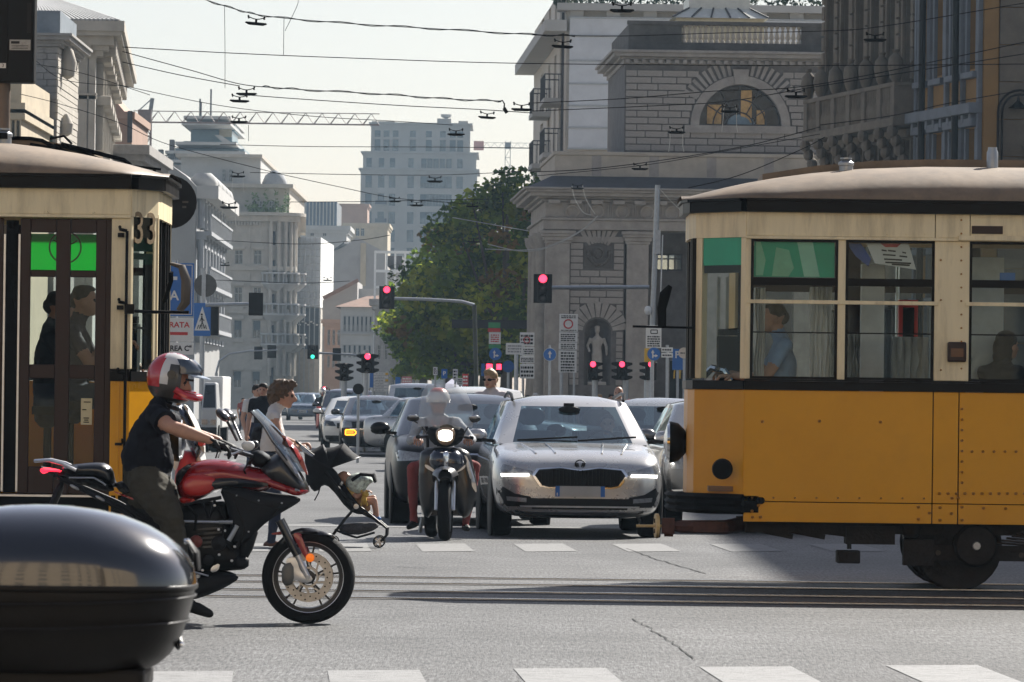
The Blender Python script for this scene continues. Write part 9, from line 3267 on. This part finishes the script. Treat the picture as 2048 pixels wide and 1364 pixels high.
 # low emission zone board and parking sign by the left tram
Y=90.0;f=Fr(Y)
t=thing('sign_post','blue and white sign stack with red entry wording beside the near tram','sign',(f.x(352,780),Y,0))
post(t,f,Y,352,520,.04)
s_=panel(t,f,Y,306,389,526,632,M['signblue'])
mb=MB();x0,x1,z0,z1=f.x(309,580),f.x(386,580),f.z(350,629),f.z(350,529)
for q in((x0,x0+.012,z0,z1),(x1-.012,x1,z0,z1),(x0,x1,z0,z0+.012),(x0,x1,z1-.012,z1)):
 mb.box(q[0],q[1],Y-.0245,Y-.0205,q[2],q[3])
mb.box(f.x(330,560),f.x(356,560),Y-.0245,Y-.0205,f.z(345,560),f.z(345,553))
mb.build('white_border',M['signwhite'],s_,smooth=None)
text('A',.22,M['signwhite'],(f.x(350,592),Y-.0225,f.z(350,592)),s_,'letter',bold=.02)
s_=panel(t,f,Y,306,388,636,683,M['signwhite'])
text('ENTRATA',.125,M['signred'],(f.x(345,650),Y-.022,f.z(347,650)),s_,bold=.025,sx=1.05)
MB().box(f.x(318,667),f.x(377,667),Y-.024,Y-.0205,f.z(347,670),f.z(347,664)).build('red_bar',M['signred'],s_,smooth=None)
s_=panel(t,f,Y,306,388,685,709,M['signwhite'])
text('"AREA C"',.12,M['ink'],(f.x(356,697),Y-.022,f.z(350,697)),s_,bold=.03,sx=.95)
# pedestrian crossing sign, back of a round sign, signal seen edge-on
Y=150.5;f=Fr(Y)
t=thing('sign_post','grey post with pedestrian crossing sign and the back of a round sign','sign',(f.x(405,780),Y,0))
post(t,f,Y,408,536,.07,pxb=404)
disc(t,f,Y,412,571,23,mat('sign_back',(.09,.088,.082),.5,.4,var=.2),'round_sign_back')
MB().box(f.x(407,571),f.x(413,571),Y-.06,Y-.016,f.z(412,598),f.z(412,542)).build('sign_rail',M['steel'],t,smooth=None)
s_=panel(t,f,Y,389,423,606,672,M['signblue'],y=-.02)
mb=MB().prism([(f.x(390.5,660),f.z(405,661)),(f.x(421,660),f.z(405,661)),(f.x(406,640),f.z(405,613))],Y-.046,Y-.041)
tri=mb.build('white_triangle',M['signwhite'],s_,smooth=None)
mb=MB()
def pq(a,b):return V((f.x(a,b),Y-.05,f.z(405,b)))
for a,b,w_ in(((405,632),(406,646),.035),((406,645),(401,656),.025),((406,645),(411,656),.025),((405,635),(401,643),.02),((405,635),(410,642),.02)):
 mb.bar(pq(*a),pq(*b),w_,.006,up=(0,1,0))
mb.ell(pq(405,629),(.03,.006,.03),8,6)
for k in range(5):
 mb.bar(pq(396+k*4.6,658),pq(399+k*3.3,650),.022,.006,up=(0,1,0))
mb.build('walking_figure',M['ink'],tri,smooth=None)
MB().box(f.x(423,640),f.x(439,640),Y-.05,Y+.3,f.z(430,671),f.z(430,608)).build('side_signal',boxm,t,smooth=None,bevel=.02)
MB().box(f.x(404,800),f.x(414,800),Y-.04,Y+.03,f.z(408,845),f.z(408,798)).build('post_sleeve',M['black'],t,smooth=None)
# round black disc behind the near tram
Y=62.0;f=Fr(Y)
t=thing('round_sign','large round black sign seen from behind at the front of the near tram','sign',(f.x(343,780),Y,0))
disc(t,f,Y,342,404,53,boxm,'sign_face')
MB().cyl((f.x(330,780),Y+.05,0),(f.x(330,405),Y+.05,f.z(342,360)),.04).build('post',pole_m,t)
for yy,a in((404,12),(414,8)):
 MB().box(f.x(366,yy),f.x(366+a,yy),Y-.022,Y-.0155,f.z(370,yy+2),f.z(370,yy-2)).build('faint_print',mat('faint_print',(.09,.08,.06),.6),t,smooth=None)
 # information boards
Y=146.0;f=Fr(Y)
t=thing('sign_post','tall white notice boards with red ring in front of the toll house','sign',(f.x(1138,780),Y,0))
post(t,f,Y,1124,640,.045,pxb=1125);post(t,f,Y,1150,640,.03,pxb=1150)
for i,(c,d)in enumerate(((628,663),(665,684),(685,699),(701,745))):
 s_=panel(t,f,Y,1120-.6*i,1157-.8*i,c,d,M['signwhite'])
 if i==0:
  ringsign(s_,f,Y,1138,648,8.5)
  lines(t,f,Y,1124,1153,630,637,2,M['ink'],1,s_);lines(t,f,Y,1123,1154,659,662,1,M['ink'],2,s_)
 else:
  lines(t,f,Y,1123,1153-i,c+2,d-1,(0,4,3,7)[i],M['ink'],3+i,s_)
Y=130.0;f=Fr(Y)
t=thing('sign_post','round blue straight ahead arrow sign on thin post before the toll house corner','sign',(f.x(1101,780),Y,0))
post(t,f,Y,1101,690,.03)
s_=disc(t,f,Y,1101,709,12.5,M['signblue']);disc(t,f,Y,1101,709,13.2,M['signwhite'],'sign_rim',.012)
arrow(s_,f,Y,1101,709,10,M['signwhite'])
# the cluster right of the niche
Y=126.0;f=Fr(Y)
t=thing('sign_post','post with blue ahead or right arrow and white notice beside the riveted tram','sign',(f.x(1307,780),Y,0))
post(t,f,Y,1306,650,.045)
s_=panel(t,f,Y,1293,1324,651,696,M['signwhite'])
mb=MB()
for a,b in(((1303,660),(1316,660)),((1316,660),(1316,667)),((1316,667),(1303,667)),((1303,667),(1303,660))):
 mb.bar((f.x(*a),Y-.024,f.z(1308,a[1])),(f.x(*b),Y-.024,f.z(1308,b[1])),.02,.006,up=(0,1,0))
mb.build('camera_symbol',M['ink'],s_,smooth=None)
lines(t,f,Y,1296,1321,671,694,5,M['ink'],9,s_)
panel(t,f,Y,1290,1303,697,724,M['signyellow'],y=.03)
s_=disc(t,f,Y,1309,708,13,M['signblue'],y=-.025);arrow(s_,f,Y,1309,708,11,M['signwhite'],'both',y=-.045)
Y=132.0;f=Fr(Y)
t=thing('sign_post','white direction plates on a post next to the blue arrow and parking signs','sign',(f.x(1336,780),Y,0))
post(t,f,Y,1336,690,.035)
for c,d in((695,704),(706,715)):
 s_=panel(t,f,Y,1324,1347,c,d,M['signwhite']);lines(t,f,Y,1326,1345,c+2,d-2,1,M['ink'],c,s_)
Y=138.0;f=Fr(Y)
t=thing('sign_post','blue parking sign partly hidden by the riveted tram','sign',(f.x(1357,780),Y,0))
post(t,f,Y,1357,698,.035)
s_=panel(t,f,Y,1346,1368,698,740,M['signblue'])
text('P',.24,M['signwhite'],(f.x(1356,710),Y-.022,f.z(1357,710)),s_,bold=.03)
panel(t,f,Y,1372,1390,715,738,M['signblue'])
t=thing('sign_post','round pale sign at the nose of the riveted tram','sign',(f.x(1369,780),137,0))
post(t,Fr(137.),137.,1370,700,.035)
s_=disc(t,Fr(137.),137.,1369,706,11,mat('pale_disc',(.66,.56,.45),.5,var=.1));lines(t,Fr(137.),137.,1362,1376,704,708,1,M['ink'],77,s_,y=-.016)
# dark kiosk front with a yellow arched letter
Y=160.0;f=Fr(Y)
t=thing('shop_sign','dark shop board with yellow double arch letter beside the tram nose','sign',(f.x(1362,780),Y,0))
MB().box(f.x(1340,760),f.x(1385,760),Y,Y+.3,0,f.z(1362,722)).build('board',mat('kiosk_green',(.015,.022,.02),.4,var=.2),t,smooth=None)
for s in(-1,1):
 c=f.x(1361,745)+s*.085
 MB().tube([(c+.08*math.cos(a),Y-.03,f.z(1362,757)+(.36 if 0<i<10 else 0)*math.sin(a)**.7 if 0<i<10 else f.z(1362,757))for i,a in enumerate([pi*k/10 for k in range(11)])],.022,6).build('arch_letter',mat('arch_yellow',(.75,.45,.03),.4,var=.05),t)
 # signs left of the toll house
Y=148.0;f=Fr(Y)
t=thing('sign_post','post with green red and white banner above a round blue arrow','sign',(f.x(991,780),Y,0))
post(t,f,Y,991,645,.05,mat('green_post',(.05,.10,.07),.5,var=.2))
panel(t,f,Y,978,1002,645,656,M['signgreen']);s_=panel(t,f,Y,977,1002,656.5,664,M['signred']);s_=panel(t,f,Y,979,1003,664.5,688,M['signwhite'])
lines(t,f,Y,983,999,668,685,4,M['signred'],21,s_)
panel(t,f,Y,979,1003,689,697,M['signgreen'])
s_=disc(t,f,Y,992,708,12.5,M['signblue'],y=-.03);arrow(s_,f,Y,992,708,10,M['signwhite'],'both',y=-.05)
Y=140.0;f=Fr(Y)
t=thing('sign_post','small white notice on a tall grey post at the toll house corner','sign',(f.x(1034,780),Y,0))
post(t,f,Y,1034,705,.055)
s_=panel(t,f,Y,1013,1048,686,709,M['signwhite']);lines(t,f,Y,1017,1044,689,706,3,mat('grey_print',(.3,.3,.3),.6),31,s_)
Y=160.0;f=Fr(Y)
t=thing('sign_post','narrow white notice boards with half a red ring behind the toll house columns','sign',(f.x(1048,780),Y,0))
post(t,f,Y,1048,665,.04)
for i,(c,d)in enumerate(((665,692),(694,711),(712,726),(728,757))):
 s_=panel(t,f,Y,1041,1070,c,d,M['signwhite'])
 if i==0:ringsign(s_,f,Y,1055,680,6)
 lines(t,f,Y,1043,1068,c+3,d-2,3,M['ink'],40+i,s_)
Y=144.0;f=Fr(Y)
t=thing('sign_post','plain round blue sign turned half away near the double red lamps','sign',(f.x(1018,780),Y,0))
post(t,f,Y,1018,722,.035);disc(t,f,Y,1018,733,12,mat('faded_blue',(.01,.08,.26),.5,var=.3,vs=20))
for px,c,d,w_,m_,lab,Y,ln in((872,734,750,9,M['signwhite'],'small white no parking sign left of the blue parking sign by the tent',150,1),(890,738,757,12,M['signblue'],'small blue parking sign above the pale tent',152,0),(912,738,760,10,M['signwhite'],'narrow white sign right of the small blue parking sign',150,1),(921,756,770,12,M['signwhite'],'low white plate right of the pale tent',154,1),(932,748,772,12,M['signred'],'small red panel right of the pale tent',156,1),(815,753,772,20,mat('pink_board',(.5,.2,.22),.5,var=.3),'faded pink and red board below the lowest tree',170,1),(797,754,772,10,M['signblue'],'narrow blue board left of the pink and red board',172,0)):
 f=Fr(Y)
 t=thing('street_sign',lab,'sign',(f.x(px,780),Y,0))
 post(t,f,Y,px,c+2,.03)
 s_=panel(t,f,Y,px-w_/2,px+w_/2,c,d,m_)
 if ln:lines(t,f,Y,px-w_/2+1.5,px+w_/2-1.5,c+2,d-2,3,M['ink']if m_ is M['signwhite']else M['signwhite'],px,s_)
 if px==890:text('P',.16,M['signwhite'],(f.x(890,747),Y-.022,f.z(890,747)),s_,bold=.03)
Y=150.0;f=Fr(Y)
t=thing('direction_sign','stack of white direction plates with orange ends near the hooded lights','sign',(f.x(755,780),Y,0))
post(t,f,Y,748,742,.04);post(t,f,Y,776,742,.04)
panel(t,f,Y,741,748,745,775,M['signblue'])
for k in range(6):
 c=745+k*6.5
 s_=panel(t,f,Y,749,778,c,c+5.4,M['signwhite']);lines(t,f,Y,752,770,c+1.2,c+4.2,1,mat('grey_print'),k,s_)
 if k in(0,2):panel(t,f,Y,772,778,c+.5,c+5,M['signyellow'],'sign_end',y=-.024,parent=s_)
Y=118.0;f=Fr(Y)
t=thing('round_sign','dark round sign back on a low post above the navy off-road car','sign',(f.x(718,800),Y,0))
disc(t,f,Y,718,778,11,boxm);post(t,f,Y,718,780,.03)
# pale tent
Y=170.0;f=Fr(Y)
t=thing('market_tent','pale lilac pointed tent roof behind the scooter rider','tent',(f.x(905,790),Y,0))
xa,xb,zt,zb=f.x(878,780),f.x(932,780),f.z(905,757),f.z(905,779)
ap=((xa+xb)/2,Y+.9,zt)
MB().add([(xa,Y,zb),(xb,Y,zb),(xb,Y+2,zb),(xa,Y+2,zb),ap],[(0,1,4),(1,2,4),(2,3,4),(3,0,4)]).build('canopy',mat('tent_cloth',(.45,.46,.58),.8,var=.1),t,smooth=None)
for x,y in((xa,Y),(xb,Y),(xa,Y+2),(xb,Y+2)):
 MB().cyl((x,y,0),(x,y,zb),.03).build('leg',M['alu'],t)
 # dark banner across the avenue under the trees
Y=215.0;f=Fr(Y)
b_=MB().box(f.x(905,650),f.x(1062,650),Y,Y+.4,f.z(1000,657),f.z(1000,640)).build('awning',mat('dark_awning',(.02,.022,.026),.6,var=.2),smooth=None)
tag(b_,'long dark awning strip under the trees beside the toll house','awning')
# ------------------------------------------------------------------ overhead wires and fittings
wirem=mat('wire',(.018,.018,.020),.5,.3,var=.1)
wirel=mat('bright_wire',(.55,.54,.50),.4,.5,var=.1)
def wire(label,q,Y,m=None,r=1.0,twist=False,Y2=None):
 n=len(q)
 P_=[pt(a,b,Y+((Y2 or Y)-Y)*i/max(1,n-1))for i,(a,b)in enumerate(q)]
 out=[]
 for i in range(n-1):
  for k in range(8):
   t_=k/8
   p0,p1,p2,p3=P_[max(0,i-1)],P_[i],P_[i+1],P_[min(n-1,i+2)]
   v=.5*((2*p1)+(p2-p0)*t_+(2*p0-5*p1+4*p2-p3)*t_**2+(3*p1-p0-3*p2+p3)*t_**3)
   out.append(v)
 out.append(P_[-1])
 R=r*Y/FPX
 mb=MB().tube(out,R,6)
 if twist:
  mb.tube([p+V((0,0,R*2.6*math.sin(i*1.15)))for i,p in enumerate(out)],R*.9,5)
 return tag(mb.build('overhead_wire',m or wirem),label,'wire','overhead wires of the tram junction')
wl=(('topmost twisted wire dropping from the upper edge to the white apartment block',[(395,-6),(470,18),(540,33),(700,47),(880,58),(1062,69),(1150,71)],70,True),('long straight wire from the corniced house across the toll house cornice',[(245,94),(460,106),(700,116),(1062,127),(1640,131),(2060,128)],75,False),('sloping thin wire from the corniced house to the pair of fittings',[(245,103),(380,140),(480,168),(560,176)],80,False),('lower sloping thin wire from the corniced house',[(245,124),(360,150),(480,172)],95,False),('upper twisted wire of the middle pair, ending in a hook',[(525,173),(600,179),(760,188),(900,198),(1002,202)],78,True),('lower twisted wire of the middle pair ending at a fitting',[(495,190),(600,198),(800,211),(960,219),(1065,226)],82,False),('faint wire at the height of the crane jib',[(240,170),(434,210),(620,232),(800,243),(905,250)],100,False),('level wire across the white sky under the crane jib',[(440,289),(620,293),(860,294),(1064,296)],110,False),('level wire in front of the stone tower windows',[(500,345),(700,349),(868,350),(1000,345),(1064,340)],120,False),('wire sagging to the two fittings before the tower',[(560,348),(680,374),(790,396),(900,405),(950,409)],115,False),('wire level with the dark glass office roof',[(575,404),(740,403),(860,400),(1000,398)],150,False),('low wire crossing the wrapped building',[(430,480),(600,488),(720,480),(780,470)],170,False),('lowest wire across the ornate building front',[(430,560),(600,566),(700,562)],190,False),('wire over the balustrade of the toll house',[(1064,70),(1240,72),(1440,66),(1650,62),(1770,52),(2060,4)],72,False),('wire crossing the half round window',[(1066,206),(1250,197),(1430,182),(1640,168),(2060,82)],76,False),('thin wire rising across the toll house wall to the palace',[(1066,222),(1300,212),(1460,202),(1640,172),(2060,106)],84,False),('wire from the parapet to the palace balcony',[(1060,344),(1180,338),(1340,318),(1500,290),(1640,254)],95,False),('second wire above the parapet of the toll house',[(1070,352),(1290,330),(1450,302),(1640,268)],100,False),('wire from the tram roof hook to the palace',[(1376,376),(1480,350),(1600,300),(1650,274)],60,False),('wire at balcony height in front of the palace',[(1640,250),(1780,232),(1900,206),(2060,178)],90,False),('low wire across the left gatehouse stones',[(70,120),(130,160),(250,172)],120,False),('descending wire past the green shutter of the gatehouse',[(40,188),(120,208),(240,246),(340,290),(560,348)],120,False),('thin wire over the gatehouse rising to the cornice',[(72,128),(170,148),(300,190)],130,False),)
for lab,q,Y,tw in wl:
 wire(lab,q,Y,twist=tw,r=.95 if Y<100 else .75)
for lab,q,Y in(('bright sagging cable pair from the frieze down past the columns',[(1195,432),(1160,462),(1100,492),(1050,500),(970,498)],140),('bright thin cable across the tree crowns',[(1058,462),(990,450),(905,435)],150),('lower bright cable crossing the toll house columns',[(1190,440),(1150,470),(1090,497),(1040,502),(975,488)],145),('short bright cable from the twin fitting to the frieze',[(1144,372),(1150,398),(1166,424),(1182,430)],138),('second short bright cable from the twin fitting',[(1165,370),(1172,398),(1190,428)],138),('bright stay from the grey mast to the tram roof',[(1318,376),(1340,400),(1366,425)],100)):
 wire(lab,q,Y,wirel,.9)
for lab,q,Y in(('vertical dropper wire hanging beside the topmost fittings',[(449,12),(450,100),(450,176)],70),('short vertical dropper under the topmost twisted wire',[(568,34),(567,110)],70),('fine dropper above the topmost fitting',[(596,-5),(594,12),(570,62)],72),('vertical dropper at the left fittings',[(497,250),(497,282)],80)):
 wire(lab,q,Y,r=.55)
def fitting(label,px,py,w_,Y,tilt=0.0,cables=0):
 f=Fr(Y)
 c=pt(px,py,Y)
 L=w_/f.s
 t=thing('wire_fitting',label,'wire fitting',tuple(c),group='fittings hanging on the overhead wires')
 R=Matrix.Rotation(tilt,3,'Y')
 def q(a,b,d=0):return c+R@V((a*L,d*L,b*L))
 MB().loft([[q(x*k,z,y*k)for x,y in((-.5,-.09),(-.3,-.16),(.3,-.16),(.5,-.09),(.5,.09),(.3,.16),(-.3,.16),(-.5,.09))]for z,k in((-.10,.66),(-.03,.98),(0,1),(.03,.9))]).build('shoe',M['matt'],t,smooth=None)
 mb=MB().bar(q(0,.02),q(0,.17),.10*L,.10*L)
 mb.tube([q(-.34,.25),q(-.14,.19),q(0,.17),q(.14,.19),q(.34,.25)],.025*L,6)
 mb.build('bracket',M['matt'],t,smooth=None)
 for s in(-1,1):
  MB().lathe([(.02*L,-.08*L),(.055*L,-.04*L),(.03*L,0),(.055*L,.04*L),(.02*L,.09*L)],q(.36*s,.25),(.2*s,0,1),10).build('insulator',M['matt'],t)
 if cables:
  for s in(-1,1):
   MB().tube([q(.3*s,.3),q(.34*s,.0),q(.36*s,-.5-.3*(s>0)),q(.42*s,-1.1)],.018*L,5).build('cable_tail',wirel,t)
for a in(('topmost fitting left of centre under the twisted wire',512,46,44,70,.08),('upper fitting of the pair beside the dropper wire',493,187,42,78),('lower fitting of the pair beside the dropper wire',479,201,40,80,.03),('fitting hanging in front of the crane jib',478,243,36,90),('fitting at the end of the twisted wire, nearest the apartment eave',1043,218,42,80,.02),('fitting just left of the apartment block drainpipe',974,234,36,84,.06),('fitting above the stone tower roof',912,268,36,92),('fitting before the upper tower windows',870,362,32,110),('left one of two fittings low on the tower',789,402,26,120),('right one of two fittings low on the tower',833,410,28,118),('pale fitting against the dark tree top',945,412,26,125),('fitting in the middle of the tree crowns',947,483,26,135),('fitting on the balcony side of the apartment block',1125,92,44,72,.05),('fitting at the upper edge above the sheeted front',1244,20,50,72),('fitting over the lower left wall of the upper storey',1353,264,36,90,0,1),('fitting right of the half round window',1592,192,46,80),('fitting in front of the half round window',1460,222,38,88,0,1),('fitting over the parapet of the toll house',1280,337,34,100),('twin fitting with bright cables at the main cornice',1155,376,26,130,0),('dark fitting in front of the palace windows',1750,79,46,76),('fitting with long pale cable tails before the ornate building',476,352,30,120,0,1),('lower fitting with pale cable tails at the roof garden',458,414,36,130,0,1),('small fitting on the blank wall of the ornate building',450,530,20,180),('small fitting on the wrapped building edge',655,560,20,190)):
 fitting(*a)
 # hook and weight at the end of the twisted wire
hk_=MB().tube([pt(996,204,78),pt(1005,201,78),pt(1009,208,78),pt(1008,216,78)],.012,6)
hk_.bar(pt(1008,216,78),pt(1014,226,78),.05,.05)
tag(hk_.build('wire_hook',M['matt']),'small hook with weight at the loose end of the twisted wire','hook')
# ------------------------------------------------------------------ the air: one closed box of even, pale haze
hz=MB().box(-640,640,-80,1400,-1.0,82).build('haze',[],smooth=None,kind='stuff')
hm=bpy.data.materials.new('haze_air')
hm.use_nodes=True
hm.node_tree.nodes.clear()
ho=hm.node_tree.nodes.new('ShaderNodeOutputMaterial')
hv=hm.node_tree.nodes.new('ShaderNodeVolumePrincipled')
hv.inputs['Color'].default_value=(.58,.80,1.0,1)
hv.inputs['Density'].default_value=.00020
hv.inputs['Anisotropy'].default_value=0.0
hm.node_tree.links.new(hv.outputs[0],ho.inputs['Volume'])
hz.data.materials.append(hm)
hz['label']='pale blue summer haze filling the avenue'
